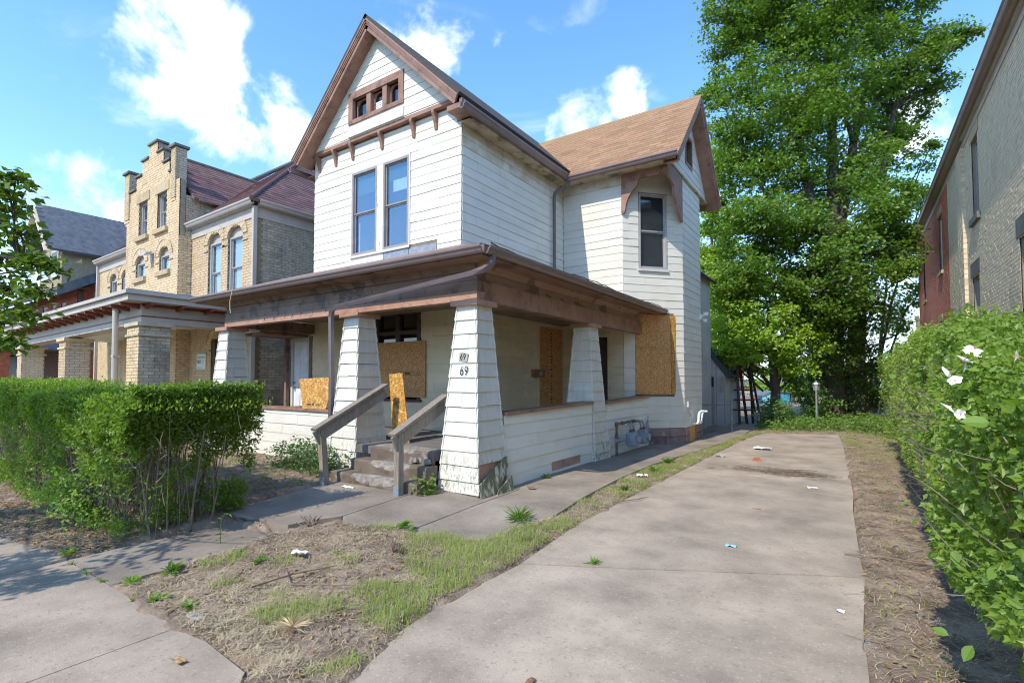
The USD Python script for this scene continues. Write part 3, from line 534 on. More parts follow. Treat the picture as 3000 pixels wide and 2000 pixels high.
for fr, r0, r1 in ((C1, CL, 1), (C2, 0, -1)):
    for (y0, y1, d0, d1) in ((.0, .05, -.105, -.061), (.015, .06, -.15, -.106), (.03, .07, -.22, -.151)):
        a = sorted((r0 - r1 * y0, r0 - r1 * y1)); obj('rake_moulding', MB().ext(fr, sbox(a[0], .02, a[1], cw), d0, d1), 'trim_brown', H)
    a = sorted((r0 - r1 * .07, r0 - r1 * .40)); obj('soffit', MB().ext(fr, sbox(a[0], .02, a[1], cw), -.218, -.19), 'trim_brown', H)
obj('gable_trim', MB().box((2.70, 4.2, 6.84), (2.86, 7.97, 6.89)), 'soffit_cream', H)
obj('gable_soffit', MB().ext(Fr((0, 0, 6.84), (1, 0, 0), (0, 1, 0)), Polygon([(1.687, 4.2), (2.83, 4.2), (2.83, 5.5)]), 0, .03), 'soffit_cream', H)
# eaves: soffit boards, gutters
GP = np.array([(0, 0), (.055, 0), (.075, .025), (.085, .055), (.11, .075), (.11, .105), (.095, .112), (.095, .085), (.07, .07), (.06, .035), (.045, .018), (.012, .018), (.012, .11), (0, .11)])
def gutter(p, q, out, name='gutter', parent=None, mat='gutter_metal', s=1.0):
    p, q, out = (np.asarray(t, float) for t in (p, q, out)); L = np.linalg.norm(q - p); u = (q - p) / L
    if np.cross(out, (0, 0, 1.0)) @ u < 0: p, q, u = q, p, -u
    fr = Fr(p, out, (0, 0, 1)); sg = 1 if fr.n @ u > 0 else -1
    return obj(name, MB().ext(fr, Polygon(GP * s), min(0, sg * L), max(0, sg * L)), mat, parent or H)
EZ = RZ - SL * (2.393 + ex)
obj('eave_return', MB().box((-.02, -.43, 6.80), (.332, -.051, 6.90)), 'trim_brown', H); obj('eave_soffit', MB().box((.02, -.05, 6.745), (.33, 4.2, 6.77)).box((.27, -.05, 6.71), (.328, 3.85, 6.80)), 'soffit_cream', H); obj('fascia', MB().box((.27, -.40, 6.802), (.328, 3.85, 7.0)), 'trim_brown', H)
gutter((.335, -.46, 6.88), (.335, 3.86, 6.75), (1, 0, 0), s=1.2)
gutter((.40, 3.79, 6.70), (3.2, 3.79, 6.70), (0, -1, 0), s=1.15)
obj('eave_soffit', MB().box((.05, 3.80, 6.74), (3.1, 4.22, 6.76)), 'soffit_cream', H)
obj('eave_soffit', MB().box((-5.06, -.05, 6.745), (-4.79, 9, 6.77)), 'trim_brown', H); gutter((-5.12, -.46, 6.79), (-5.12, 9, 6.79), (-1, 0, 0), s=1.1)
# the ledge and its brackets across the front
obj('ledge', MB().box((-4.80, -.135, 7.17), (-.02, 0, 7.245)), 'trim_brown', H)
for bx in (-4.57, -3.93, -3.30, -2.30, -1.31, -.67, -.06):
    pr = Polygon([(0, 0), (.125, 0), (.125, -.05), (.085, -.13), (.05, -.24), (.022, -.37), (0, -.37)])
    obj('bracket', MB().ext(Fr((bx - .035, -.015, 7.17), (0, -1, 0)), pr, -.07, 0), 'trim_brown', H)
# ornamental bracket boards over the bay
front_pts = [(1.68, 6.84), (1.67, 5.76), (1.70, 5.745), (1.74, 5.76), (1.77, 5.82), (1.80, 5.99), (1.86, 6.14), (1.96, 6.28), (2.06, 6.36), (2.11, 6.44), (2.125, 6.53), (2.15, 6.55), (2.60, 6.53), (2.63, 6.55), (2.66, 6.62), (2.72, 6.67), (2.80, 6.67), (2.80, 6.84)]
fb = obj('bracket_board', MB().ext(Fr((0, 4.205, 0), (1, 0, 0)), Polygon(front_pts), -.03, .03), 'trim_brown', H)
th = np.linspace(0, 4.4 * PI, 60); rr = .105 * (1 - th / (4.4 * PI) * .82)
obj('scroll', MB().tube(np.stack([1.965 + rr * np.cos(th + .3), 4.172 + 0 * th, 6.60 + rr * np.sin(th + .3) * 1.0], -1), .0075, 6).tube([(1.87, 4.172, 6.69), (1.84, 4.172, 6.71), (1.85, 4.172, 6.75), (1.885, 4.172, 6.77)], .007, 6), 'frieze_dark', fb)
side_pts = [(4.2, 6.84), (4.2, 6.68), (4.27, 6.60), (4.34, 6.49), (4.60, 6.42), (4.72, 6.38), (4.74, 6.20), (4.95, 5.92), (5.10, 5.74), (5.30, 5.66), (5.34, 5.66), (5.34, 6.84)]
sb = obj('bracket_board', MB().ext(Fr((2.80, 0, 0), (0, 1, 0)), Polygon([(a + (0.1 if a > 4.9 else 0), b) for a, b in side_pts]), -.03, .03), 'trim_brown', H)
# downspout of the main roof
obj('downspout', MB().tube([(.42, 3.80, 6.76), (.42, 3.78, 6.66), (.30, 3.74, 6.58), (.16, 3.66, 6.50), (.10, 3.62, 6.42), (.085, 3.61, 6.30), (.085, 3.61, 4.32)], .042, 8), 'downspout', H, smooth=40)

def window(parent, fr, a0, a1, z0, z1, mat='window_bronze', pane='pane_blue', back='blind', rails=(.5,), depth=.07, fw=.05, sill=None, shade=None, name='window', recess=.0):
    """a sash window: outer frame, sashes with a meeting rail, a pane each, whatever hangs behind the glass"""
    m = MB(); d = -recess
    m.fbox(fr, a0, a0 + fw, z0, z1, d - depth, d + .03); m.fbox(fr, a1 - fw, a1, z0, z1, d - depth, d + .03); m.fbox(fr, a0 + fw, a1 - fw, z1 - fw, z1, d - depth, d + .032); m.fbox(fr, a0 + fw, a1 - fw, z0, z0 + fw * 1.1, d - depth, d + .035)
    w = obj(name, m, mat, parent)
    zs = [z0 + fw * 1.1] + [z0 + (z1 - z0) * r for r in rails] + [z1 - fw]; s = .028
    for i in range(len(zs) - 1):
        dd = d - .012 - .022 * (1 - i if len(zs) == 3 else 0)
        q = MB(); b0, b1 = zs[i], zs[i + 1]; A0, A1 = a0 + fw, a1 - fw
        q.fbox(fr, A0, A0 + s, b0, b1, dd - .03, dd); q.fbox(fr, A1 - s, A1, b0, b1, dd - .03, dd); q.fbox(fr, A0 + s, A1 - s, b0, b0 + s, dd - .03, dd + .004); q.fbox(fr, A0 + s, A1 - s, b1 - s, b1, dd - .03, dd + .002)
        obj('sash', q, mat, w)
        obj('pane', MB().fbox(fr, A0 + s, A1 - s, b0 + s, b1 - s, dd - .018, dd - .014), pane, w)
    if back: obj('blind' if 'blind' in back else 'dark_backing', MB().fbox(fr, a0 + .02, a1 - .02, z0 + .02, z1 - .02, d - .085, d - .078), back, w)  # the blue sheet stands in for sky mirrored in the panes
    if shade: obj('shade', MB().fbox(fr, *shade, d - .076, d - .074), 'curtain', w)
    if sill: obj('sill', MB().fbox(fr, a0 - .06, a1 + .06, z0 - sill[0], z0, -.05, sill[1]), sill[2], w)
    return w
w = window(H, FRONT, -3.32, -2.46, 4.51, 6.47, back='blind'); obj('roller_shade', MB().fbox(FRONT, -3.22, -2.56, 5.95, 6.40, -.0775, -.0755), 'blind_teal', w); obj('sash_stick', MB().fbox(FRONT, -3.16, -3.135, 4.60, 5.30, -.077, -.07), 'curtain', w); w2 = window(H, FRONT, -2.255, -1.45, 4.51, 6.47, back='blind', shade=(-2.03, -1.5, 5.80, 6.06)); obj('roller_shade', MB().fbox(FRONT, -2.16, -1.54, 6.062, 6.40, -.0775, -.0755), 'blind_teal', w2); obj('inner_frame', MB().fbox(FRONT, -2.12, -2.08, 4.6, 5.45, -.077, -.072).fbox(FRONT, -2.08, -1.56, 5.40, 5.44, -.077, -.072), 'blind_teal', w2)
obj('mullion', MB().fbox(FRONT, -2.458, -2.257, 4.50, 6.48, -.06, .026), 'mullion_worn', H)
obj('casing', MB().fbox(FRONT, -3.36, -3.322, 4.46, 6.52, -.03, .03).fbox(FRONT, -3.322, -1.41, 6.472, 6.52, -.03, .03).fbox(FRONT, -1.448, -1.41, 4.46, 6.47, -.03, .03).fbox(FRONT, -3.36, -1.41, 4.455, 4.508, -.03, .045), 'window_white', H)
obj('flashing', MB().fbox(FRONT, -2.24, -1.46, 4.27, 4.45, 0, .012).fbox(FRONT, -1.44, -.66, 4.28, 4.44, 0, .010), 'steel_post', H)
# small three-light attic window
aw = obj('window', MB().fbox(GAB, -3.31, -3.16, 7.57, 8.31, -.05, .04).fbox(GAB, -1.645, -1.50, 7.57, 8.31, -.05, .04).fbox(GAB, -3.16, -1.645, 8.15, 8.31, -.05, .042).fbox(GAB, -3.16, -1.645, 7.57, 7.66, -.05, .045), 'trim_brown', H)
for a, b in ((-2.70, -2.56), (-2.17, -2.03)): obj('mullion', MB().fbox(GAB, a, b, 7.66, 8.15, -.14, .02), 'trim_brown', aw)
for i, (a, b) in enumerate(((-3.16, -2.70), (-2.56, -2.17), (-2.03, -1.645))):
    c, r = (a + b) / 2, (b - a) / 2 - .035
    arch = sbox(a, 7.6, b, 8.15).difference(shapely.union_all([sbox(c - r, 7.6, c + r, 8.12 - r * .8), affinity.scale(shapely.Point(c, 8.12 - r * .8).buffer(r), 1, .8)]))
    obj('sash', MB().ext(GAB, arch, -.12, -.085), 'trim_brown', aw); obj('pane', MB().fbox(GAB, a, b, 7.64, 8.15, -.115, -.11), 'pane_clear', aw)
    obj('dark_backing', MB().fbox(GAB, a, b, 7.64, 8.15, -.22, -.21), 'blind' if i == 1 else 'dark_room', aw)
lv = MB(); lv.fbox(GAB, -2.50, -2.21, 7.66, 7.70, -.108, -.09)
for k in range(5): lv.add(boxes(GAB, [(-2.50, -2.21, 7.71 + k * .045, 7.735 + k * .045, -.108, -.085)])[0], BOXF)
obj('louvre', lv, 'pvc', aw)
obj('worn_board', MB().fbox(GAB, -3.30, -1.49, 7.27, 7.50, 0, .055), 'board_worn', H)
window(H, CH, .43, 1.215, 4.41, 6.33, mat='window_grey', pane='pane_dim', back='blind_grey', fw=.045); obj('window_sill', MB().fbox(CH, .40, 1.245, 4.35, 4.408, 0, .055), 'window_white', H)
sl = MB()
for k in range(16): sl.add(boxes(CH, [(.49, 1.15, 5.70 + k * .036, 5.722 + k * .036, -.115, -.095)])[0], BOXF)
obj('blind_slats', sl, 'blind_pale', H)
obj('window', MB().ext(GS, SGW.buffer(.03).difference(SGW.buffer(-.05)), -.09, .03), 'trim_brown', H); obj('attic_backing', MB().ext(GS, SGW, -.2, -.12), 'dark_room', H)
# ground floor openings: boards, doors
fwn = obj('window', MB().fbox(FRONT, -2.45, -2.35, 1.22, 3.12, -.06, .03).fbox(FRONT, -1.18, -1.08, 1.22, 3.12, -.06, .03).fbox(FRONT, -2.35, -1.18, 3.02, 3.12, -.06, .03).fbox(FRONT, -1.82, -1.70, 1.22, 3.02, -.06, .02).fbox(FRONT, -2.35, -1.18, 2.60, 2.68, -.06, .018).fbox(FRONT, -2.5, -1.04, 1.17, 1.22, -.05, .06), 'door_brown', H)
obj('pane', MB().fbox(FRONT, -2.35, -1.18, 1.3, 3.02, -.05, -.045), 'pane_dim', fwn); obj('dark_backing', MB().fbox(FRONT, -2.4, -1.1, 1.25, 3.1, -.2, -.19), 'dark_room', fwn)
obj('window_board', MB().fbox(FRONT, -2.42, -.915, 1.262, 2.44, .035, .047), 'osb_old', H, label='pressed wood board nailed over the front porch window')
stp = MB()
for a0, a1, z0, z1 in ((-1.86, -1.70, 1.745, 1.775), (-1.64, -1.58, 1.72, 1.80), (-1.55, -1.03, 1.72, 1.727), (-1.55, -1.03, 1.795, 1.802), (-1.55, -1.543, 1.72, 1.80), (-1.03, -1.023, 1.72, 1.80), (-1.50, -1.34, 1.745, 1.78), (-1.27, -1.08, 1.75, 1.756), (-1.27, -1.08, 1.775, 1.78)): stp.fbox(FRONT, a0, a1, z0, z1, .0475, .0482)
obj('board_stamp', stp, 'black_ink', H)
db = obj('door_board', MB().fbox(SIDE, 2.97, 4.13, .60, 2.94, .012, .026), 'osb_old', H, label='pressed wood board over the side door of the porch')
stp = MB()
for k in range(26):
    z = .7 + k * .083; stp.fbox(SIDE, 3.50 + rng.uniform(0, .03), 3.56 + rng.uniform(-.02, .03), z, z + rng.uniform(.02, .06), .0262, .0268)
stp.fbox(SIDE, 3.30, 3.304, .7, 2.9, .0262, .0266); obj('board_stamp', stp, 'black_ink', db)
obj('door_casing', MB().fbox(SIDE, 2.88, 2.96, .60, 3.02, 0, .03).fbox(SIDE, 4.14, 4.2, .6, 3.02, 0, .03).fbox(SIDE, 2.96, 4.14, 2.945, 3.02, 0, .028), 'siding_cream', H)
obj('mailbox', MB().fbox(SIDE, 2.60, 3.06, 1.69, 1.86, .01, .12).fbox(SIDE, 2.58, 3.08, 1.85, 1.875, .01, .135), 'trim_brown', H); obj('mailbox_plate', MB().fbox(SIDE, 2.78, 2.95, 1.72, 1.83, .12, .126), 'plate_grey', H)
obj('door', MB().fbox(REC, .45, 1.264, .6, 2.70, -.09, -.05), 'door_brown', H); obj('door_casing', MB().fbox(REC, 1.264, 1.34, .6, 2.78, 0, .025).fbox(REC, .40, 1.264, 2.70, 2.78, 0, .024), 'siding_cream', H)
wb = [(.30, .80, 1.262, 2.42), (.805, 1.085, 1.262, 2.415), (1.09, 1.40, 1.265, 3.25), (.30, .60, 2.425, 3.26), (.605, 1.085, 2.42, 3.26)]
for a0, a1, z0, z1 in ((.31, .705, 1.262, 2.415), (.709, 1.11, 1.262, 2.41), (1.114, 1.29, 1.262, 2.413), (1.294, 1.41, 1.262, 3.25), (.31, .61, 2.42, 3.26), (.614, .90, 2.418, 3.26), (.904, 1.29, 2.417, 3.26)):
    obj('window_board', MB().fbox(CH, a0, a1, z0, z1, .012, .028 if a0 < 1.2 else .04), 'osb_old' if a0 < 1.25 else 'osb_fresh', H)
# ---- porch
PX, PY, PL = 2.03, -2.095, -4.87
obj('porch_floor', MB().box((-4.95, -1.93, .47), (2.08, 0, .59)).box((-.28, -2.28, .47), (1.42, -1.931, .59)).box((0, 0.001, .47), (2.08, 4.6, .59)), 'porch_floor', H)
obj('porch_ceiling', MB().box((PL + .03, PY + .05, 3.04), (PX - .05, -.02, 3.06)).box((.02, -.02, 3.04), (PX - .05, 4.2, 3.06)), 'ceiling_board', H)
bm = lambda n, a, b, m_: obj(n, MB().box(a, b), m_, H)
bm('beam', (PL, PY, 2.885), (PX, PY + .16, 3.05), 'frieze_dark'); bm('beam', (PL, PY - .012, 2.76), (PX + .012, PY + .16, 2.882), 'trim_pink')  # beam face: gutter shadow painted as the dark upper strip, sunlit strip pink below
bm('beam', (PX - .16, PY + .163, 2.76), (PX, 4.63, 3.05), 'trim_brown'); bm('beam', (PL, PY + .163, 2.76), (PL + .16, -.02, 3.0), 'frieze_dark')
bm('frieze', (PL + .01, PY + .02, 3.053), (PX - .02, PY + .12, 3.27), 'frieze_dark'); bm('frieze', (PX - .12, PY + .123, 3.053), (PX - .02, 4.66, 3.27), 'frieze_warm')
bm('bead', (PL - .01, PY - .014, 3.045), (PX + .014, PY + .02, 3.062), 'frieze_dark'); bm('bead', (PX - .02, PY + .02, 3.045), (PX + .014, 4.64, 3.062), 'frieze_warm')
obj('porch_soffit', MB().ext(Fr((0, 0, 3.27), (1, 0, 0), (0, 1, 0)), Polygon([(-5.40, -2.45), (2.40, -2.45), (2.40, 5.05), (1.93, 4.55), (1.93, PY + .08), (PL + .05, PY + .08), (PL + .05, 0), (-5.40, 0)]), 0, .025), 'frieze_warm', H)
cr2 = MB()
cr2.ext(Fr((PL, PY + .02, 3.27), (0, -1, 0), (0, 0, -1)), Polygon([(0, 0), (.10, 0), (.055, .05), (.03, .09), (0, .09)]), 0, 6.9)
obj('cornice_moulding', cr2, 'frieze_dark', H)
obj('cornice_moulding', MB().ext(Fr((PX - .02, PY, 3.27), (1, 0, 0), (0, 0, -1)), Polygon([(0, 0), (.10, 0), (.055, .05), (.03, .09), (0, .09)]), 0, 6.7), 'frieze_warm', H)
pr = MB()
def slope(pts):
    p = np.asarray(pts, float); u = p[1] - p[0]; nn = np.cross(u, p[-1] - p[0]); fr = Fr(p[0], u, np.cross(nn, u)); q = p - fr.o
    return fr, Polygon(np.stack([q @ fr.u, q @ fr.v], -1))
f1, q1 = slope([(-5.45, -2.47, 3.405), (2.42, -2.47, 3.405), (0, 0, 4.31), (-5.45, 0, 4.31)]); f2, q2 = slope([(2.42, -2.47, 3.405), (2.42, 5.06, 3.405), (1.69, 4.24, 3.70), (0, 4.24, 4.31), (0, 0, 4.31)])
pr.ext(f1, q1, -.03, 0).ext(f2, q2, -.03, 0)
prf = obj('porch_roof', pr, 'shingle_porch', H)
for fr, pol in ((f1, q1), (f2, q2)):          # the ragged lowest rows and the rows under the walls
    L = pol.bounds[2]
    for r0 in (-.03, .10, .23):
        a = 0.0
        while a < L - .2:
            wd = rng.uniform(.24, .34); g = sbox(a, r0 + rng.uniform(-.015, .015), a + wd - .006, r0 + .15).intersection(pol.buffer(.02)); a += wd
            if g.is_empty or rng.random() < .06: continue
            j = rng.uniform(.006, .022); mm = MB().ext(fr, g, .001, lambda p, q, r0=r0, j=j: j - .05 * (q - r0) * j / .15 * 2)
            ST.add(*mm.get(), prf, 'shingle_porch', fr.n)
gutter((-5.42, -2.47, 3.285), (2.45, -2.47, 3.285), (0, -1, 0)); gutter((2.42, -2.45, 3.285), (2.42, 5.12, 3.285), (1, 0, 0))
gutter((-5.42, -2.45, 3.285), (-5.42, 0, 3.285), (-1, 0, 0))
cb = MB()
cx_ = np.linspace(-2.3, 5.0, 40); cb.tube(np.stack([2.44 + 0 * cx_ - .05 * rng.random(40), cx_, 3.425 + .03 * np.sin(cx_ * 1.7) + .02 * rng.random(40)], -1), .009, 5); obj('cable', cb, 'black_paint', H)
obj('loose_cord', MB().tube([(-3.63, -2.585, 3.41), (-3.65, -2.60, 3.28), (-3.70, -2.60, 3.15), (-3.69, -2.60, 3.02), (-3.665, -2.60, 2.93)], .007, 5), 'straw', H)
obj('porch_downspout', MB().tube([(2.46, -2.30, 3.28), (2.46, -2.34, 3.17), (2.38, -2.40, 3.09), (2.22, -2.42, 3.06), (-.80, -2.34, 2.845), (-.93, -2.30, 2.80), (-1.0, -2.26, 2.70), (-1.02, -2.22, 1.6), (-1.08, -2.18, .95)], .048, 4), 'downspout', H)
# tapered columns of lapped boards
def column(cx, cy, z0, z1=2.69, s=.37, t=.185, bare=False):
    c = obj('porch_column', MB().add([(cx + sx * r, cy + sy * r, z) for r, z in ((s - .03, z0 - .05), (t - .03, z1)) for sx, sy in ((-1, -1), (1, -1), (1, 1), (-1, 1))], BOXF), 'trim_pink', H)
    k = (s - t) / (z1 - z0)
    for (ux, uy) in ((1, 0), (0, 1), (-1, 0), (0, -1)):
        u = np.array([ux, uy, 0.0]); nrm = np.cross(u, (0, 0, 1.0)); o = np.array([cx, cy, z0]) + nrm * (s - .025); fr = Fr(o, u, np.array([0, 0, 1.0]) - nrm * k)
        hl = (z1 - z0) * math.sqrt(1 + k * k); reg = Polygon([(-s - .004, 0), (s + .004, 0), (t + .004, hl), (-t - .004, hl)])
        if bare and ux == 0 and uy == 1: reg = reg.intersection(sbox(-1, .40, 1, 9))
        siding(SB, c, fr, reg, 'siding_column', rng.uniform(-.05, .0), .205, joint=3.0, d_lo=.026, d_hi=.006, wob=.006)
    cp = obj('column_cap', MB().box((cx - t - .06, cy - t - .06, z1), (cx + t + .06, cy + t + .06, z1 + .075)), 'trim_pink', H)
    return c
C1c = column(1.828, -1.904, .075, bare=True); C2c = column(-.692, -1.904, .07); C3c = column(-4.948, -1.904, .05); C4c = column(1.828, 1.805, .0)
fr = Fr((2.185, -1.904, .09), (0, 1, 0), (-.075, 0, 1))       # the boards that came loose at the foot of the corner column
for pts_, dd in (([(-.36, -.04), (.02, -.06), (.36, .30), (.35, .43), (.27, .42), (-.35, .12)], .018), ([(-.06, -.08), (.38, -.05), (.39, .15), (.02, .0)], .05)):
    q = MB().ext(fr, Polygon(pts_), lambda a, b, dd=dd: dd + .16 * np.maximum(0, .12 - b), lambda a, b, dd=dd: dd + .010 + .16 * np.maximum(0, .12 - b)); SB.add(*q.get(), C1c, 'siding_mossy', np.array([1.0, -.3, 0]) * 3)
# numbers on the columns
def col_y(z, z0): return -1.904 - (.37 - .185 * (z - z0) / (2.69 - z0)) - .011
def number(txt, x0, z, h, mat, z0, bold=False, dz=0.0):
    t_ = meshkit.text_mesh(txt, h, .004, bold); v = np.asarray(t_.vertices) * (.74, 1, 1); fr = Fr((x0, col_y(z, z0), z), (1, 0, 0), (0, .071, 1))
    obj('house_number', (fr.PP(v[:, :2], v[:, 2] + dz), np.asarray(t_.faces)), mat, H)
number('69', 1.775, 1.70, .125, 'black_paint', .075); number('69', 1.775, 1.915, .085, 'black_ink', .075, True, .006); number('71', -4.99, 1.38, .12, 'black_paint', .05)
obj('number_plate', MB().ext(Fr((1.752, col_y(1.885, .075), 1.885), (1, 0, 0), (0, .071, 1)), Polygon([(.0, .02), (.155, .0), (.17, .12), (.015, .14)]), 0, .005), 'plate_grey', H)
# low walls with brown sills
def low_wall(fr, a0, a1, top, holes=(), mat='siding_white', tilt=0.0, sill=True):
    reg = Polygon([(a0, .0), (a1, .0), (a1, top + tilt), (a0, top)])
    wl = obj('low_wall', MB().ext(fr, reg, -.16, -.001), 'trim_pink', H); q = reg
    for h in holes: q = q.difference(h)
    siding(SB, wl, fr, q, mat, .02, .19)
    if sill: obj('sill', MB().ext(fr, Polygon([(a0, top + .002), (a1, top + tilt + .002), (a1, top + tilt + .05), (a0, top + .05)]), -.20, .05), 'trim_brown', wl)
LWF = Fr((0, -1.955, 0), (1, 0, 0)); LWS = Fr((2.115, 0, 0), (0, 1, 0)); LWL = Fr((-4.99, 0, 0), (0, -1, 0))
low_wall(LWF, -4.60, -1.04, 1.05); low_wall(LWS, -1.56, 1.46, 1.10, [sbox(-.15, .08, .95, .235)], tilt=.06, mat='siding_white'); low_wall(LWS, 2.15, 4.72, 1.12, tilt=.08); low_wall(LWL, 0.02, 1.56, .93)
# side entry with the white door and its small roof
DW = Fr((0, .05, 0), (1, 0, 0))
sd_ = obj('side_entry_wall', MB().fbox(DW, -5.0, -4.79, .3, 3.1, -.1, 0).fbox(DW, -5.75, -5.0, 2.68, 3.1, -.1, 0), 'siding_cream', H)
obj('door_frame', MB().fbox(DW, -5.74, -5.66, .5, 2.68, -.06, .03).fbox(DW, -5.0, -4.93, .5, 2.68, -.06, .03).fbox(DW, -5.66, -5.0, 2.60, 2.68, -.06, .03), 'window_white', H)
dr = obj('door', MB().fbox(DW, -5.655, -5.005, .55, 2.595, -.05, -.01), 'door_white', H)
for a in (-5.56, -5.28):
    for z0, z1 in ((2.22, 2.46), (1.45, 2.10), (.75, 1.30)): obj('door_panel', MB().fbox(DW, a, a + .19, z0, z1, -.012, .002).fbox(DW, a + .025, a + .165, z0 + .03, z1 - .03, -.012, .008), 'door_white', dr)
obj('handle', MB().tube([(-5.61, .05, 1.42), (-5.61, -.01, 1.42)], .03, 10).tube([(-5.61, .05, 1.55), (-5.61, 0, 1.55)], .025, 10), 'steel_post', dr)
obj('corner_board', MB().box((-4.90, -.03, .5), (-4.79, .02, 2.72)), 'frieze_dark', H); obj('porch_post', MB().box((-5.86, -.09, .5), (-5.77, 0.0, 2.70)), 'frieze_dark', H)
obj('small_roof', MB().box((-6.15, -1.15, 2.78), (-5.02, .1, 2.83)).box((-6.1, -1.1, 2.70), (-5.06, .1, 2.78)), 'frieze_warm', H); gutter((-6.15, -1.15, 2.74), (-5.04, -1.15, 2.74), (0, -1, 0))
rl = MB()
for k in range(6): rl.box((-6.05 + k * .14, -.82, .95), (-6.035 + k * .14, -.805, 1.20))
rl.box((-6.1, -.83, 1.20), (-5.3, -.80, 1.215)).box((-6.1, -.83, .97), (-5.3, -.80, .985)); obj('metal_rail', rl, 'black_paint', H)
# vents, flood light
for (yy, zt, zb, yo) in ((6.18, .78, .46, .12), (6.50, .76, .45, .45)):
    obj('vent_pipe', MB().tube([(2.80, yy - .02, zb), (2.88, yy, zb), (2.93, yy + .06, zb + .02), (2.94, yy + .11, zb + .08), (2.94, yy + .14, zt - .10), (2.95, yy + .18, zt - .03), (2.97, yy + .24, zt), (3.02, yy + .34, zt)], .032, 10), 'pvc', H, smooth=40)
obj('flood_light', MB().box((2.80, 7.08, 3.33), (2.86, 7.22, 3.47)).tube([(2.86, 7.15, 3.42), (2.94, 7.12, 3.44)], .03, 10).lathe([(0, 0), (.06, 0), (.075, .09), (.0, .09)], (2.98, 7.1, 3.42)).lathe([(0, 0), (.05, 0), (.06, .08), (.0, .08)], (2.93, 7.22, 3.26)), 'pvc', H)
obj('socket_box', MB().box((2.80, 5.66, .93), (2.85, 5.74, 1.07)).box((2.80, 5.92, .76), (2.84, 6.0, .86)).tube([(2.82, 5.7, .95), (2.84, 5.8, .84), (2.83, 5.97, .72), (2.82, 5.93, .58), (2.82, 5.86, .50)], .009, 6), 'pvc', H)
for px_, pz_ in ((-3.36, 2.83), (-3.03, 2.83), (-2.66, 2.84), (-2.42, 2.83), (-2.14, 2.85), (-1.78, 2.86), (-1.41, 2.85)): obj('peeling_paint', MB().add([(px_, -2.110, pz_ - .03), (px_ + .02, -2.111, pz_ - .03), (px_ + .06, -2.125, pz_ + .03), (px_ + .035, -2.112, pz_ + .035), (px_, -2.108, pz_ - .03), (px_ + .02, -2.108, pz_ - .03), (px_ + .06, -2.108, pz_ + .03), (px_ + .035, -2.108, pz_ + .035)], BOXF), 'peel', H)
SB.flush(); ST.flush()
# rear wing and lean-to
REAR = Fr((0, 11.1, 0), (1, 0, 0))
obj('rear_wing', MB().box((-4.7, 9.02, -.3), (2.22, 11.0, 5.25)), 'wall_rear', H)
obj('rear_roof', MB().ext(Fr((2.42, 8.98, 5.05), (0, 1, 0), (-1, 0, .75)), sbox(0, 0, 2.2, 3), -.08, 0), 'shingle_dark', H)
lt = obj('lean_to', MB().ext(REAR, Polygon([(1.9, -.2), (2.66, -.2), (2.66, 1.86), (2.15, 2.55), (1.9, 2.8)]), -2.6, 0), 'wall_rear', H)
obj('lean_to_roof', MB().ext(Fr((2.80, 11.06, 1.72), (0, 1, 0), (-.75, 0, 1)), sbox(0, 0, 2.7, 1.35), -.07, 0), 'shingle_dark', H)
obj('rear_door', MB().fbox(REAR, 2.14, 2.30, .06, 1.36, 0, .02), 'fence_wood', lt); obj('rear_window', MB().fbox(REAR, 2.15, 2.28, 1.37, 1.72, 0, .015), 'dark_room', lt); obj('shutter', MB().fbox(REAR, 2.43, 2.60, 1.18, 1.73, 0, .03), 'fence_wood', lt)
obj('wall_batten', MB().fbox(REAR, 2.36, 2.375, 0, 2.2, 0, .015).fbox(REAR, 2.625, 2.64, 0, 1.9, 0, .015).fbox(REAR, 2.08, 2.09, 0, 2.5, 0, .015), 'lumber_grey', lt)
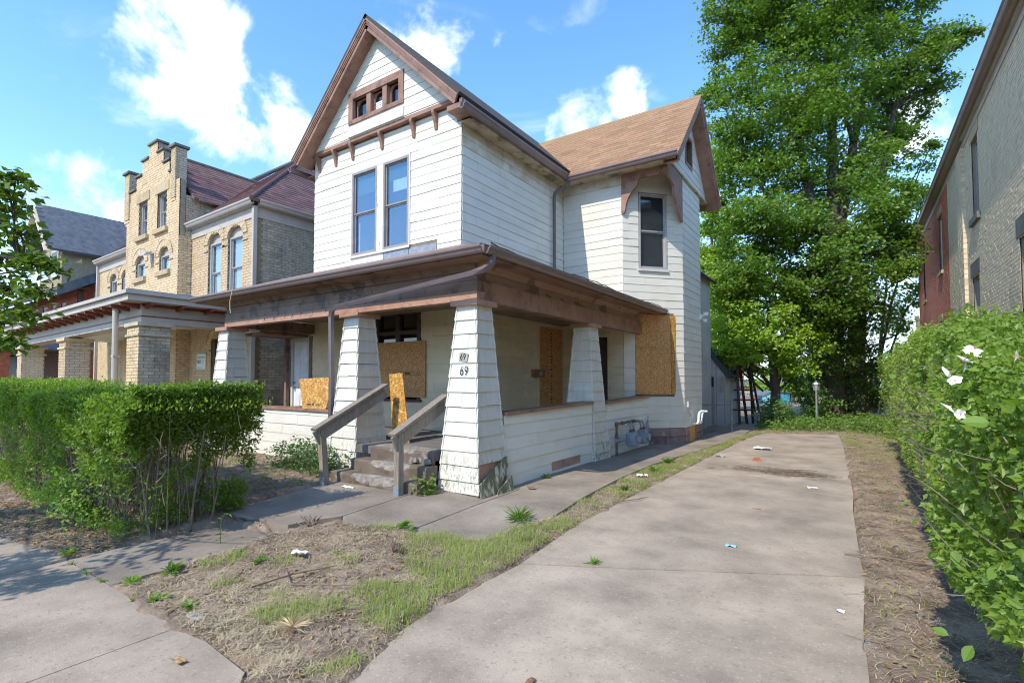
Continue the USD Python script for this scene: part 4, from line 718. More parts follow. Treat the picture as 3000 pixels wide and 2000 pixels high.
# ------------------------------------------------------------------ steps, rails, loose boards, meters
st = thing('porch_steps', 'crumbling mossy concrete steps between the two porch columns', 'steps')
def chunk(fr, a0, a1, b0, b1, d0, d1, bite, seed, mat='step_concrete'):
    """a step with its front edge broken away in the middle"""
    xs = np.linspace(a0, a1, 40); t = (xs - a0) / (a1 - a0)
    dp = bite * np.clip(np.sin(np.clip((t - .22) / .62, 0, 1) * PI) * 1.25, 0, 1) * (.75 + .5 * meshkit.fbm(np.stack([xs * 7, 0 * xs + seed, 0 * xs], -1), 3, seed))
    return xs, dp
for k, (z0, z1, y0, y1, x0, x1, bite) in enumerate(((.02, .25, -2.78, -2.4, -.24, 1.56, .10), (.22, .42, -2.54, -2.3, -.08, 1.49, .075), (.40, .60, -2.33, -2.27, .12, 1.42, .03))):
    xs, dp = chunk(None, x0, x1, 0, 1, 0, 0, bite, k + 3)
    n = len(xs); mb = MB(); V = []
    for i in range(n): V += [(xs[i], y1, z0), (xs[i], y0, z0), (xs[i], y0 + .004 * math.sin(i), z1 - .028 - dp[i] * .9), (xs[i], y0 + dp[i] * .35 + .012, z1 - .006 - dp[i] * .25), (xs[i], y0 + dp[i] + .03, z1), (xs[i], y1, z1)]
    F = []
    for i in range(n - 1):
        for j in range(6):
            a, b = i * 6 + j, i * 6 + (j + 1) % 6; F += [(a, b, b + 6), (a, b + 6, a + 6)]
    F += [(0, j + 1, j) for j in range(1, 5)] + [((n - 1) * 6, (n - 1) * 6 + j, (n - 1) * 6 + j + 1) for j in range(1, 5)]
    s_ = obj('step', (V, F), 'step_concrete', st)
    sel = [i for i in range(n) if dp[i] > .02]
    if len(sel) > 3:
        V2, F2 = [], []
        for i in sel: V2 += [(xs[i], y0 - .002, z1 - .030 - dp[i] * .9), (xs[i], y0 + dp[i] * .35 + .009, z1 - .004 - dp[i] * .25), (xs[i], y0 + dp[i] + .029, z1 + .002)]
        for q in range(len(sel) - 1):
            for j in range(2): a, b = q * 3 + j, q * 3 + j + 1; F2 += [(a, b, b + 3), (a, b + 3, a + 3)]
        obj('broken_edge', (V2, F2), 'step_broken', s_)
obj('step', MB().box((.15, -2.29, .585), (1.40, -2.05, .612)), 'step_broken', st)
rb = MB()
for k in range(9):
    p = np.array([1.0 + .35 * rng.random(), -2.33 - .12 * rng.random(), .42 + .04 * rng.random()]); rb.add(np.array([[0, 0, 0], [.09, 0, 0], [.09, .06, 0], [0, .06, 0], [.02, 0, .06], [.07, .01, .07], [.08, .05, .05], [.01, .06, .06]]) * rng.uniform(.5, 1.2) + p, BOXF)
obj('rubble', rb, 'step_broken', st, kind='stuff')
def handrail(px, py, zt, tx, ty, tz, label, lean=0.0):
    h = thing('handrail', label, 'handrail', group=None)
    z0 = float(walk_z(px, py)) ; w = .045
    obj('post', MB().add([(px + sx * w + (lean if k else 0), py + sy * w, z) for k, z in enumerate((z0, zt - .03)) for sx, sy in ((-1, -1), (1, -1), (1, 1), (-1, 1))], BOXF), 'lumber_grey', h)
    p, q = np.array([px + lean - .0, py - .13, zt - .05]), np.array([tx, ty, tz]); d = (q - p) / np.linalg.norm(q - p)
    obj('top_rail', MB().bar(p, q, .14, .038), 'lumber_grey', h)
    obj('side_rail', MB().bar(p + (.018, .02, -.115), q + (.018, -.02, -.115) - d * .02, .038, .185), 'lumber_grey', h)
    b = obj('post_base', MB().box((px - w - .006, py - w - .006, z0), (px + w + .006, py - w, z0 + .115)).box((px - w - .006, py - w, z0), (px - w - .001, py + w, z0 + .10)), 'galvanised', h)
    for sx in (-.028, .028): obj('screw', MB().tube([(px + sx, py - w - .004, z0 + .085), (px + sx, py - w - .012, z0 + .085)], .007, 8), 'steel_post', b)
handrail(1.345, -2.90, .95, 1.345, -1.97, 1.40, 'weathered grey timber handrail rising to the corner column with the numbers')
handrail(-.05, -3.03, .95, -.07, -1.86, 1.55, 'weathered timber handrail with a leaning post beside the ivy patch', lean=-.10)
# loose pressed-wood boards
ob = thing('loose_board', 'cut pressed wood board propped on the porch wall in front of the white door', 'board')
fr = Fr((-2.16, -1.99, 1.10), (1, 0.02, 0), (0, .26, 1))
obj('panel', MB().ext(fr, Polygon([(-.02, 0), (.66, 0), (.70, .60), (-.34, .56)]), -.006, .006), 'osb_fresh', ob)
sp = MB()
for a, b, w_, h_ in ((.06, .04, .5, .004), (.06, .11, .5, .004), (.06, .04, .004, .07), (.56, .04, .004, .07), (.09, .06, .12, .03), (.24, .06, .06, .035), (.34, .06, .18, .012), (.34, .085, .16, .008)): sp.fbox(fr, a, a + w_, b, b + h_, .0062, .0068)
obj('stamp', sp, 'black_ink', ob)
ob = thing('loose_board', 'tall narrow pressed wood board leaning against the inner side of the middle column', 'board')
fr = Fr((-.03, -1.72, .595), (1, .06, 0), (-.23, .10, 1))
obj('panel', MB().ext(fr, Polygon([(0, 0), (.36, 0), (.33, 1.19), (.02, 1.17)]), -.006, .006), 'osb_fresh', ob)
sp = MB()
sp.ext(fr, Polygon([(.10, .66), (.18, .66), (.14, .61)]), .0062, .0068); sp.fbox(fr, .05, .21, .70, .712, .0062, .0068); sp.fbox(fr, .09, .22, .675, .69, .0062, .0068); obj('stamp', sp, 'black_ink', ob)
# gas meters on the side of the porch
gm = thing('gas_meters', 'pair of grey gas meters on rusty pipes against the low porch wall', 'gas meter')
obj('riser', MB().tube([(2.24, 2.40, .0), (2.24, 2.40, .30), (2.24, 2.40, .70)], [.03, .028, .026], 10).tube([(2.24, 2.40, .69), (2.27, 2.8, .71), (2.27, 3.3, .70), (2.26, 3.9, .66)], .026, 10), 'rusty_pipe', gm)
obj('valve', MB().tube([(2.24, 2.36, .36), (2.25, 2.75, .34)], .04, 10).tube([(2.24, 2.55, .30), (2.24, 2.55, .40)], .035, 10), 'meter_grey', gm)
for k, yy in enumerate((2.98, 3.62)):
    mt = obj('meter', MB().lathe([(0, -.17), (.10, -.165), (.135, -.12), (.14, .0), (.135, .10), (.11, .135), (0, .14)], (2.36, yy, .345), 20), 'meter_grey', gm, smooth=40)
    obj('meter_face', MB().tube([(2.49, yy, .34), (2.53, yy, .34)], .085, 18).box((2.30, yy - .13, .45), (2.44, yy + .13, .50)), 'meter_grey', mt)
    for s_ in (-.09, .09): obj('meter_pipe', MB().tube([(2.36, yy + s_, .48), (2.36, yy + s_, .60), (2.34, yy + s_ - .02, .66), (2.29, yy + s_ - .05, .69)], .021, 8), 'meter_grey', mt, smooth=40)
    obj('union', MB().tube([(2.36, yy - .09, .49), (2.36, yy - .09, .55)], .034, 6).tube([(2.36, yy + .09, .49), (2.36, yy + .09, .55)], .034, 6), 'rusty_pipe', mt)
for a, b in (((2.26, 2.62, .70), (2.26, 2.74, .70)), ((2.27, 3.22, .70), (2.27, 3.36, .70)), ((2.24, 2.40, .40), (2.24, 2.40, .48)), ((2.24, 2.40, .64), (2.24, 2.40, .74)), ((2.27, 2.95, .70), (2.27, 3.05, .70))): obj('joint', MB().tube([a, b], .041, 8), 'rusty_pipe', gm)
obj('broken_flashing', MB().ext(Fr((2.14, 0, 0), (0, 1, 0)), Polygon([(4.25, .36), (4.75, .34), (4.74, .44), (4.60, .46), (4.57, .74), (4.45, .46), (4.2, .42)]), .02, .03), 'steel_post', gm)
# ------------------------------------------------------------------ the tan brick house next door
POST.append(lambda v: np.stack([v[:, 0], v[:, 1], v[:, 2] + .020 * (v[:, 0] + 6.4) * np.clip((v[:, 2]) / 3.0, 0, 1)], -1))
NB = thing('tan_brick_house', 'tan brick house with a stepped gable tower, red slate roof and a wide brick-pillared porch', 'house')
BP, SP = Pieces('brick', 300), Pieces('slate', 240)
NX, NY, NT, NL, TX0, TX1 = -6.4, -.63, -.99, -17.1, -13.62, -9.84
WF = Fr((0, NY, 0), (1, 0, 0)); TF = Fr((0, NT, 0), (1, 0, 0)); WS = Fr((NX, 0, 0), (0, 1, 0)); TS = Fr((TX1, 0, 0), (0, 1, 0))
def arch_open(a0, a1, z0, z1, rise): 
    c = (a0 + a1) / 2; return shapely.union_all([sbox(a0, z0, a1, z1 - rise), affinity.scale(shapely.Point(c, z1 - rise).buffer((a1 - a0) / 2, 24), 1, rise / ((a1 - a0) / 2)).intersection(sbox(a0, z0, a1, z1 + 1))])
def brick_wall(name, fr, region, holes, mat='brick_tan', mortar='mortar_tan', parent=None, low=1.0, pc=None, b0=0.0):
    q = region
    for h in holes: q = q.difference(h)
    w = obj(name, MB().ext(fr, q, -.16, 0), mortar, parent or NB)
    bx = q.bounds; bricks(pc or BP, w, fr, q.intersection(sbox(bx[0], max(low, bx[1]), bx[2], bx[3])), mat, b0=b0); return w
def arch_trim(parent, fr, a0, a1, zt, rise, mat='brick_tan'):
    c, r, zc = (a0 + a1) / 2, (a1 - a0) / 2, zt - rise; m = MB(); n = 13
    for k in range(n):
        t0, t1 = PI * (k + .06) / n, PI * (k + .94) / n
        for r0, r1, dd in ((1.0, 1.0, .0),):
            p = [(c + (r + e) * math.cos(t), zc + (rise + e) * math.sin(t)) for e, t in ((.01, t0), (.20, t0), (.20, t1), (.01, t1))]
            m.ext(fr, Polygon(p), .0, .030 + rng.uniform(0, .008))
    obj('arch', m, mat, parent)
    o = MB()
    for k in range(16):
        t0, t1 = PI * k / 16, PI * (k + 1) / 16
        o.ext(fr, Polygon([(c + (r + e) * math.cos(t), zc + (rise + e) * math.sin(t)) for e, t in ((.205, t0), (.235, t0), (.235, t1), (.205, t1))]), 0, .042)
    for sx in (-1, 1): o.fbox(fr, *sorted((c + sx * (r + .02), c + sx * (r + .25))), zc - .20, zc - .17, 0, .04)
    obj('drip_mould', o, 'brick_grey', parent)
def arch_window(fr, a0, a1, z0, z1, rise, label=None, back='curtain', sill=True, rails=(.52,), pane='pane_clear'):
    zt = z1 - rise; w = window(NB, fr, a0 + .02, a1 - .02, z0, zt + .01, mat='window_grey', pane=pane, back=back, rails=rails, recess=.07, fw=.045)
    c, r = (a0 + a1) / 2, (a1 - a0) / 2
    obj('arch_panel', MB().ext(fr, arch_open(a0, a1, zt - .02, z1, rise), -.13, -.09), 'trim_taupe', w)
    arch_trim(w, fr, a0, a1, z1, rise)
    if sill: obj('sill', MB().fbox(fr, a0 - .10, a1 + .10, z0 - .14, z0, -.1, .09), 'stone_tan', w)
right_w = [(-8.82, -8.10), (-7.74, -6.98)]; left_w = [(-16.05, -15.42), (-15.0, -14.37)]
PORCH_LOW = 1.0
brick_wall('front_wall', WF, sbox(TX1, 0, NX, 5.95), [arch_open(a, b, 3.75, 5.80, .28) for a, b in right_w] + [sbox(-8.55, .6, -7.5, 2.8)])
brick_wall('front_wall', WF, sbox(NL, 0, TX0, 5.95), [arch_open(a, b, 3.75, 5.62, .24) for a, b in left_w])
for a, b in right_w: arch_window(WF, a, b, 3.76, 5.80, .28, pane='pane_clear')
for a, b in left_w: arch_window(WF, a, b, 3.76, 5.62, .24)
steps_ = [(-11.98, -11.40, 9.12), (-12.47, -10.97, 8.74), (-12.92, -10.53, 8.31), (-13.38, -10.38, 7.92)]
tow = shapely.union_all([sbox(TX0, 0, TX1, 7.6), *[sbox(a, 7.0, b, t) for a, b, t in steps_]])
tu = [(-12.66, -12.02), (-11.31, -10.67)]; tl = [(-12.80, -12.10), (-11.08, -10.40)]
brick_wall('tower_wall', TF, tow, [sbox(a, 6.30, b, 7.42) for a, b in tu] + [arch_open(a, b, 4.98, 5.72, .26) for a, b in tl] + [sbox(-12.2, 0, -11.3, 2.7)])
for a, b in tu:
    w = window(NB, TF, a, b, 6.30, 7.42, mat='window_grey', pane='pane_clear', back='blind_pale', recess=.10, fw=.06)
    obj('lintel', MB().fbox(TF, a - .16, b + .16, 7.425, 7.70, -.08, .035), 'stone_tan', w); obj('sill', MB().fbox(TF, a - .14, b + .14, 6.17, 6.30, -.1, .10), 'stone_tan', w)
for a, b in tl: arch_window(TF, a, b, 4.98, 5.72, .26, rails=(), back='curtain')
for i, (a, b, t) in enumerate(steps_):
    for p, q in ([(a - .05, b + .05)] if i == 0 else [(a - .05, steps_[i - 1][0] - .003), (steps_[i - 1][1] + .003, b + .05)]): obj('coping', MB().fbox(TF, p, q, t, t + .06, -.30, .06), 'stone_dark', NB)
obj('tower_back', MB().box((-13.3, NT + .17, 5.8), (-10.6, NT + .3, 7.85)).box((-12.9, NT + .17, 7.8), (-10.55, NT + .3, 8.3)).box((-12.45, NT + .17, 8.2), (-11.0, NT + .3, 8.73)).box((-11.97, NT + .17, 8.7), (-11.42, NT + .45, 9.11)), 'brick_grey', NB)
for x0, x1, ztop, zb in ((-10.36, -10.06, 8.60, 7.08), (-13.80, -13.40, 8.60, 7.05)):
    y0, y1 = NT - .05, NT + .27
    pn = obj('pinnacle', MB().box((x0 + .02, y0 + .02, zb), (x1 - .02, y1 - .02, ztop)), 'mortar_tan', NB)
    bricks(BP, pn, Fr((x0, y0 + .02, 0), (1, 0, 0)), sbox(0, zb, x1 - x0, ztop), 'brick_tan'); bricks(BP, pn, Fr((x1 - .02, y0, 0), (0, 1, 0)), sbox(0, zb, y1 - y0, ztop), 'brick_grey')
    obj('pinnacle_cap', MB().box((x0 - .05, y0 - .05, ztop), (x1 + .05, y1 + .05, ztop + .07)), 'stone_dark', pn)
    cb = MB()
    for k in range(3): cb.box((x0 + .05 * k + .02, y0 + .02 * (k + 1), zb - .09 * (k + 1)), (x1 - .02 - (0.02 * k), y0 + .3, zb - .09 * k - .015))
    obj('corbel', cb, 'brick_tan', pn)
brick_wall('tower_side', TS, sbox(NT + .17, 0, 3.5, 7.15).difference(Polygon([(NY, 5.9), (NY, 5.95), (3.6, 8.5), (3.6, 5.9)])), [], 'brick_grey')
brick_wall('tower_side', Fr((TX1 + .001, 0, 0), (0, 1, 0)), sbox(NT, 0, NY, 5.9), [])
brick_wall('side_wall', WS, sbox(NY + .16, 0, 9.5, 5.92), [sbox(.55, .9, 1.55, 2.85)], 'brick_grey')
window(NB, WS, .56, 1.54, .92, 2.83, mat='window_grey', pane='pane_clear', back='blind_pale', fw=.07)
obj('core', MB().box((NL + .1, NY + .5, 0), (NX - .2, 9.4, 5.9)).box((TX0 + .2, NT + .4, 0), (TX1 - .2, 3, 7.0)), 'dark_room', NB)
# roofs: a hip roof and the ridge that runs back from the tower gable
def slate_face(p, q, a, b, name='roof', row=.17, mat='slate_red', wid=.42, n_max=999):
    """a roof face p-q (eave), a-b (upper edge over q and p): slab and its slates"""
    f, pol = slope([p, q, a, b] if np.linalg.norm(np.subtract(a, b)) > .01 else [p, q, a])
    r = obj(name, MB().ext(f, pol, -.06, 0), mat, NB); x0, y0, x1, y1 = pol.bounds
    for k in range(int((y1 - y0) / row) + 1):
        for c in np.arange(x0 - (k % 2) * wid / 2, x1, wid):
            if rng.random() < .01: continue
            g = sbox(c + .002, k * row, c + wid - .002, k * row + row).intersection(pol)
            for h in getattr(g, 'geoms', [g]):
                if h.geom_type == 'Polygon' and h.area > .004: SP.add(*MB().ext(f, h, .001, lambda u_, w_, k=k: .016 - .012 * np.clip((w_ - k * row) / row, 0, 1)).get(), r, mat, f.n)
    return r
E0, ov = 6.24, .22
RYb = 3.8; HZ = E0 + .86 * (RYb - NY + ov)
slate_face((TX1 - 1.6, NY - ov, E0), (NX + ov, NY - ov, E0), (NX + ov - (RYb - NY + ov), RYb, HZ), (TX1 - 1.6, RYb, HZ))
slate_face((NX + ov, NY - ov, E0), (NX + ov, 9.2, E0), (NX + ov - (RYb - NY + ov), RYb + .2, HZ), (NX + ov - (RYb - NY + ov), RYb, HZ))
slate_face((NL - ov, NY - ov, E0 + .0), (TX0 + .3, NY - ov, E0), (TX0 + .3, RYb, HZ), (NL - ov + 4, RYb, HZ))
hp = np.linspace(0, 1, 20)[:, None]; hipl = np.array([NX + ov, NY - ov, E0 + .03]) * (1 - hp) + np.array([NX + ov - (RYb - NY + ov), RYb, HZ + .04]) * hp
obj('hip_tiles', MB().tube(hipl, .045, 8), 'slate_red', NB); obj('ridge_tiles', MB().tube([(NX + ov - (RYb - NY + ov), RYb, HZ + .03), (-17, RYb, HZ + .03)], .08, 8), 'slate_grey', NB)
tr = (TX0 + TX1) / 2; TE, TR = 7.05, 8.95
slate_face((TX1 + .22, NT + .30, TE), (TX1 + .22, 3.6, TE), (tr, 3.6, TR), (tr, NT + .30, TR), name='tower_roof')
slate_face((TX0 - .2, 3.6, TE), (TX0 - .2, NT + .30, TE), (tr, NT + .30, TR), (tr, 3.6, TR), name='tower_roof')
obj('tower_ridge', MB().tube([(tr, NT + .3, TR + .02), (tr, 3.6, TR + .02)], .06, 8), 'stone_dark', NB)
obj('tower_gutter', MB().box((TX1 + .15, NT + .42, TE - .06), (TX1 + .26, 1.1, TE + .0)), 'gutter_metal', NB); obj('valley_flashing', MB().bar((TX1 + .2, -.2, 6.78), (TX1 - 1.5, 1.5, 8.32), .28, .03), 'trim_taupe', NB)
# cornices, downspouts
for p, q, out in (((TX1 + .05, NY, 0), (NX + .02, NY, 0), (0, -1, 0)), ((NX, NY, 0), (NX, 9, 0), (1, 0, 0)), ((NL, NY, 0), (TX0 - .02, NY, 0), (0, -1, 0))):
    p, q, out = np.array(p, float), np.array(q, float), np.array(out, float); u = (q - p) / np.linalg.norm(q - p)
    lo = np.minimum(p, q + out * .05) ; obj('frieze_board', MB().box(p + (0, 0, 5.84), q + out * .04 + (0, 0, 6.12)), 'trim_taupe', NB)
    gutter(p + out * .12 + (0, 0, 6.13) - u * .0, q + out * .12 + (0, 0, 6.13) + u * .12, out, parent=NB, mat='trim_taupe', s=1.25)
    obj('eave_board', MB().box(p + (0, 0, 6.115), q + out * .14 + (0, 0, 6.135)), 'trim_taupe', NB)
for xx, yy in ((NX + .05, NY - .05), (NL - .03, NY - .05)): obj('downspout', MB().box((xx - .05, yy - .05, .2), (xx + .05, yy + .05, 6.10)), 'trim_taupe', NB)
# the porch
pf, pb = -3.05, NY; bx0, bx1 = -15.95, -6.42; cz = 2.86
colx = [(-7.28, -6.64), (-11.95, -11.42), (-16.0, -15.55)]
for i, (a, b) in enumerate(colx):
    wz = cz + (0 if i else .05); dp = .62 if i == 0 else .55
    pc_ = obj('pillar', MB().box((a + .012, pf + .0, 0), (b - .012, pf + dp, wz)), 'mortar_tan', NB)
    bricks(BP, pc_, Fr((a, pf, 0), (1, 0, 0)), sbox(0, .9, b - a, wz - .0), 'brick_tan'); bricks(BP, pc_, Fr((b - .012, pf - .012, 0), (0, 1, 0)), sbox(0, .9, dp, wz), 'brick_grey' if i == 0 else 'brick_pale')
    obj('pillar_cap', MB().box((a - .04, pf - .04, wz - .30), (b + .04, pf + dp + .04, wz - .25)).box((a - .06, pf - .06, wz - .08), (b + .06, pf + dp + .06, wz)), 'brick_grey' if i == 0 else 'brick_tan', pc_)
def pbox(n, a, b, m_): return obj(n, MB().box(a, b), m_, NB)
pbox('porch_beam', (bx0, pf + .02, cz + .03), (bx1 - .2, pf + .40, cz + .17), 'trim_taupe'); pbox('porch_beam', (bx1 - .59, pf + .401, cz + .03), (bx1 - .2, pb, cz + .17), 'trim_taupe')
pbox('red_band', (bx0 - .01, pf + .005, cz + .17), (bx1 - .185, pf + .41, cz + .195), 'trim_rust'); pbox('red_band', (bx1 - .60, pf + .411, cz + .17), (bx1 - .185, pb, cz + .195), 'trim_rust')
pbox('porch_frieze', (bx0, pf + .03, cz + .195), (bx1 - .2, pf + .38, cz + .46), 'trim_taupe'); pbox('porch_frieze', (bx1 - .55, pf + .381, cz + .195), (bx1 - .21, pb, cz + .46), 'trim_taupe')
for k in range(18):
    xx = bx1 - .32 - k * .535; pr = Polygon([(0, 0), (.36, 0), (.36, -.05), (.30, -.075), (.25, -.06), (.14, -.095), (0, -.11)])
    obj('rafter_end', MB().ext(Fr((xx, pf + .03, cz + .455), (0, -1, 0)), pr, 0, .075), 'trim_rust', NB)
for k in range(4):
    obj('rafter_end', MB().ext(Fr((bx1 - .2, pf + .15 + k * .62, cz + .455), (1, 0, 0)), Polygon([(0, 0), (.36, 0), (.36, -.05), (.25, -.06), (.14, -.095), (0, -.11)]), 0, .075), 'trim_rust', NB)
pbox('porch_ceiling', (bx0, pf + .3, cz + .30), (bx1 - .3, pb - .01, cz + .32), 'porch_paint'); pbox('porch_fascia', (bx0 - .2, pf - .36, cz + .46), (bx1 + .16, pb, cz + .59), 'trim_taupe')
pbox('rafter_band', (bx1 - .21, pf + .03, cz + .40), (bx1 - .17, pb, cz + .455), 'trim_rust')
pbox('roof_edge', (bx0 - .26, pf - .42, cz + .592), (bx1 + .22, pb, cz + .67), 'trim_taupe'); pbox('porch_roof', (bx0 - .2, pf - .36, cz + .67), (bx1 + .16, pb, cz + .70), 'steel_post')
obj('porch_downspout', MB().tube([(bx1 - .98, pf - .2, cz + .46), (bx1 - .98, pf - .18, .3)], .058, 10), 'trim_taupe', NB); pbox('porch_base', (bx0, pf - .02, 0), (bx1 - .2, pb, .55), 'brick_grey')
for zz in (2.15, 1.0): pbox('pipe_strap', (bx1 - 1.05, pf - .245, zz), (bx1 - .91, pf - .115, zz + .05), 'trim_taupe')
# doorway, sign, floodlight
obj('door', MB().fbox(WF, -8.55, -7.5, .6, 2.8, -.15, -.1), 'door_brown', NB); arch_trim(NB, WF, -8.55, -7.5, 2.95, .3); obj('door', MB().fbox(TF, -12.2, -11.3, .3, 2.7, -.15, -.1), 'door_brown', NB)
sg_ = obj('sign', MB().fbox(WF, -9.32, -8.80, 1.96, 2.42, .02, .03), 'sign_white', NB)
obj('sign_border', MB().fbox(WF, -9.32, -8.80, 2.385, 2.42, .0302, .0312).fbox(WF, -9.30, -8.98, 1.97, 2.02, .0302, .0312), 'sign_teal', sg_)
t_ = meshkit.text_mesh('NO', .10, .002, True); v_ = np.asarray(t_.vertices); obj('sign_text', (WF.PP(v_[:, :2] + (-9.28, 2.13), v_[:, 2] + .031), np.asarray(t_.faces)), 'black_paint', sg_)
tl_ = MB().fbox(WF, -9.28, -8.86, 2.285, 2.325, .0304, .0314)
for k in range(3): tl_.fbox(WF, -9.02, -8.86 - .03 * k, 2.20 - .045 * k, 2.215 - .045 * k, .0304, .0314)
obj('sign_text', tl_, 'meter_grey', sg_)
obj('flood_light', MB().box((-11.62, NT - .05, 5.35), (-11.52, NT, 5.62)).add([(-11.68, NT - .34, 5.52), (-11.46, NT - .30, 5.50), (-11.46, NT - .1, 5.57), (-11.68, NT - .12, 5.59), (-11.68, NT - .26, 5.64), (-11.46, NT - .22, 5.62), (-11.46, NT - .06, 5.68), (-11.68, NT - .08, 5.70)], BOXF), 'window_grey', NB)
BP.flush(); SP.flush(); POST.pop()
# ------------------------------------------------------------------ the red brick house beyond it
RBX, RBY = -18.7, -.85
RH = thing('red_brick_house', 'red brick house with a grey slate dormer, far left behind the street tree leaves', 'house')
BP2 = Pieces('brick', 120)
fr = Fr((0, RBY, 0), (1, 0, 0))
wins = [(-20.55, -19.95), (-21.75, -21.15), (-22.9, -22.3), (-24.2, -23.6)]
q = sbox(-31, 0, RBX, 5.15)
for a, b in wins: q = q.difference(sbox(a, 3.2, b, 4.75))
w = obj('front_wall', MB().ext(fr, q, -.2, 0), 'mortar_red', RH); bricks(BP2, w, fr, q.intersection(sbox(-25, 2.9, 0, 9)), 'brick_red')
for a, b in wins: window(RH, fr, a, b, 3.2, 4.75, mat='window_white', pane='pane_clear', back='blind_pale', recess=.05)
sw = Fr((RBX, 0, 0), (0, 1, 0)); w = obj('side_wall', MB().ext(sw, sbox(RBY + .2, 0, 9, 5.15), -.2, 0), 'mortar_red', RH); bricks(BP2, w, sw, sbox(RBY + .2, 1, 4, 5.15), 'brick_red')
f_, p_ = slope([(-31, RBY - .7, 5.05), (-18.2, RBY - .7, 5.05), (-18.2, 4.5, 8.7), (-31, 4.5, 8.7)]); obj('main_roof', MB().ext(f_, p_, -.18, 0), 'slate_grey', RH)
obj('verge_board', MB().ext(Fr((-18.2, 0, 0), (0, 1, 0)), Polygon([(RBY - .75, 4.75), (RBY - .75, 5.12), (4.5, 8.78), (9, 5.6), (9, 5.2), (4.5, 8.3)]), 0, .06), 'slate_grey', RH)
obj('gable_wall', MB().ext(sw, Polygon([(RBY, 5.1), (9, 5.1), (4.5, 8.4)]), -.2, 0), 'brick_red', RH)
obj('knee_bracket', MB().ext(Fr((-18.6, 0, 0), (0, 1, 0)), Polygon([(RBY + .6, 3.9), (RBY + .85, 3.9), (RBY + .8, 4.6), (RBY + 1.1, 5.5), (RBY + .5, 5.1)]), -.2, .3), 'trim_taupe', RH)
# dormer
dx = -21.2; DF = Fr((0, RBY - .2, 0), (1, 0, 0))
obj('dormer_wall', MB().ext(DF, Polygon([(dx - 1.5, 5.4), (dx + 1.35, 5.4), (dx + 1.35, 6.9), (dx, 8.4), (dx - 1.5, 6.9)]), -4.0, 0), 'mortar_tan', RH)
for s_ in (-1, 1):
    f_, p_ = slope([(dx + s_ * 1.75, RBY - .75, 6.75), (dx + s_ * 1.75, 5.0, 6.75), (dx, 5.0, 8.7), (dx, RBY - .75, 8.7)] if s_ > 0 else [(dx - 1.75, 5.0, 6.75), (dx - 1.75, RBY - .75, 6.75), (dx, RBY - .75, 8.7), (dx, 5.0, 8.7)])
    dr_ = obj('dormer_roof', MB().ext(f_, p_, -.10, 0), 'slate_grey', RH)
    if s_ > 0:
        sl = MB()
        for k in range(17):
            for c in np.arange((k % 2) * .2, 5.7, .4): sl.add(boxes(f_, [(c, c + .395, k * .165, k * .165 + .163, .001, .012 + rng.uniform(0, .005))])[0], BOXF)
        obj('slates', sl, 'slate_grey', dr_, kind='stuff')
    obj('barge_board', MB().bar((dx + s_ * 1.75, RBY - .76, 6.62), (dx, RBY - .76, 8.58), .05, .20, (0, 1, 0)), 'siding_cream', RH)
    obj('dormer_window', MB().fbox(DF, dx + s_ * .62 - .42, dx + s_ * .62 + .42, 5.8, 6.9, .0, .05), 'window_white', RH); obj('pane', MB().fbox(DF, dx + s_ * .62 - .34, dx + s_ * .62 + .34, 5.88, 6.82, .051, .056), 'pane_blue', RH)
w = obj('porch', MB().box((-31, -3.2, 2.75), (-18.7, RBY, 3.0)).box((-31, RBY - .3, 0), (-24, RBY, 2.7)), 'slate_grey', RH)
ivy_n = 2600; pa = np.stack([RBX - .1 - 1.35 * rng.random(ivy_n), RBY - .03 - .06 * rng.random(ivy_n), 3.05 + 1.5 * rng.random(ivy_n) ** 1.4], -1)
obj('creeper', leaf_mesh(pa, unit(ivy_n) + (0, -.2, -.8), unit(ivy_n) * .5 + (0, -1, .2), .10, .09), 'vine_red', RH, kind='stuff', label='red creeper on the house wall')
for px_ in (-19.4, -22.5): obj('porch_pier', MB().box((px_ - .25, -3.1, 0), (px_ + .25, -2.6, 2.75)), 'brick_red', RH)
obj('porch_wall', MB().box((-31, -3.05, 0), (-18.7, -2.95, .9)), 'brick_red', RH)
BP2.flush()
# ------------------------------------------------------------------ the two-storey brick building on the right
RB = thing('pale_brick_building', 'two-storey pale brick building with grey stone lintels, rising over the right hedge', 'building')
BP3 = Pieces('brick', 300); RXX = 9.0
def mirror_wall(y0, y1, z0, z1, holes, mat, mortar, x=RXX, name='wall'):
    fr = Fr((x, 0, 0), (0, -1, 0)); q = sbox(-y1, z0, -y0, z1)
    for h in holes: q = q.difference(sbox(-h[1], h[2], -h[0], h[3]))
    w = obj(name, MB().ext(fr, q, -.25, 0), mortar, RB); bricks(BP3, w, fr, q.intersection(sbox(-40, max(z0, 1.2), -max(y0, .5), z1)), mat, H=.066, proud=.006); return fr, w
hol = [(8.72, 9.50, 5.69, 7.66), (9.0, 9.85, 2.2, 4.27), (4.55, 5.30, 2.3, 4.27)]
FRR, _ = mirror_wall(-9, 10.5, 0, 7.95, hol, 'brick_pale', 'mortar_grey')
for y0, y1, z0, z1 in hol:
    w = window(RB, FRR, -y1, -y0, z0, z1, mat='window_bronze', pane='pane_clear', back='blind', recess=.10, fw=.07)
    obj('lintel', MB().fbox(FRR, -y1 - .17, -y0 + .17, z1 + .003, z1 + .36, -.08, .02), 'stone_tan' if z1 > 7 else 'stone_dark', w); obj('sill', MB().fbox(FRR, -y1 - .14, -y0 + .14, z0 - .16, z0 - .003, -.1, .08), 'stone_dark', w)
fr2, _ = mirror_wall(10.56, 13.6, 0, 7.95, [], 'brick_pale', 'mortar_grey', x=RXX - .0, name='pier_wall')
pi = obj('pilaster', MB().box((RXX - .07, 10.48, 0), (RXX, 11.3, 7.94)), 'mortar_grey', RB)
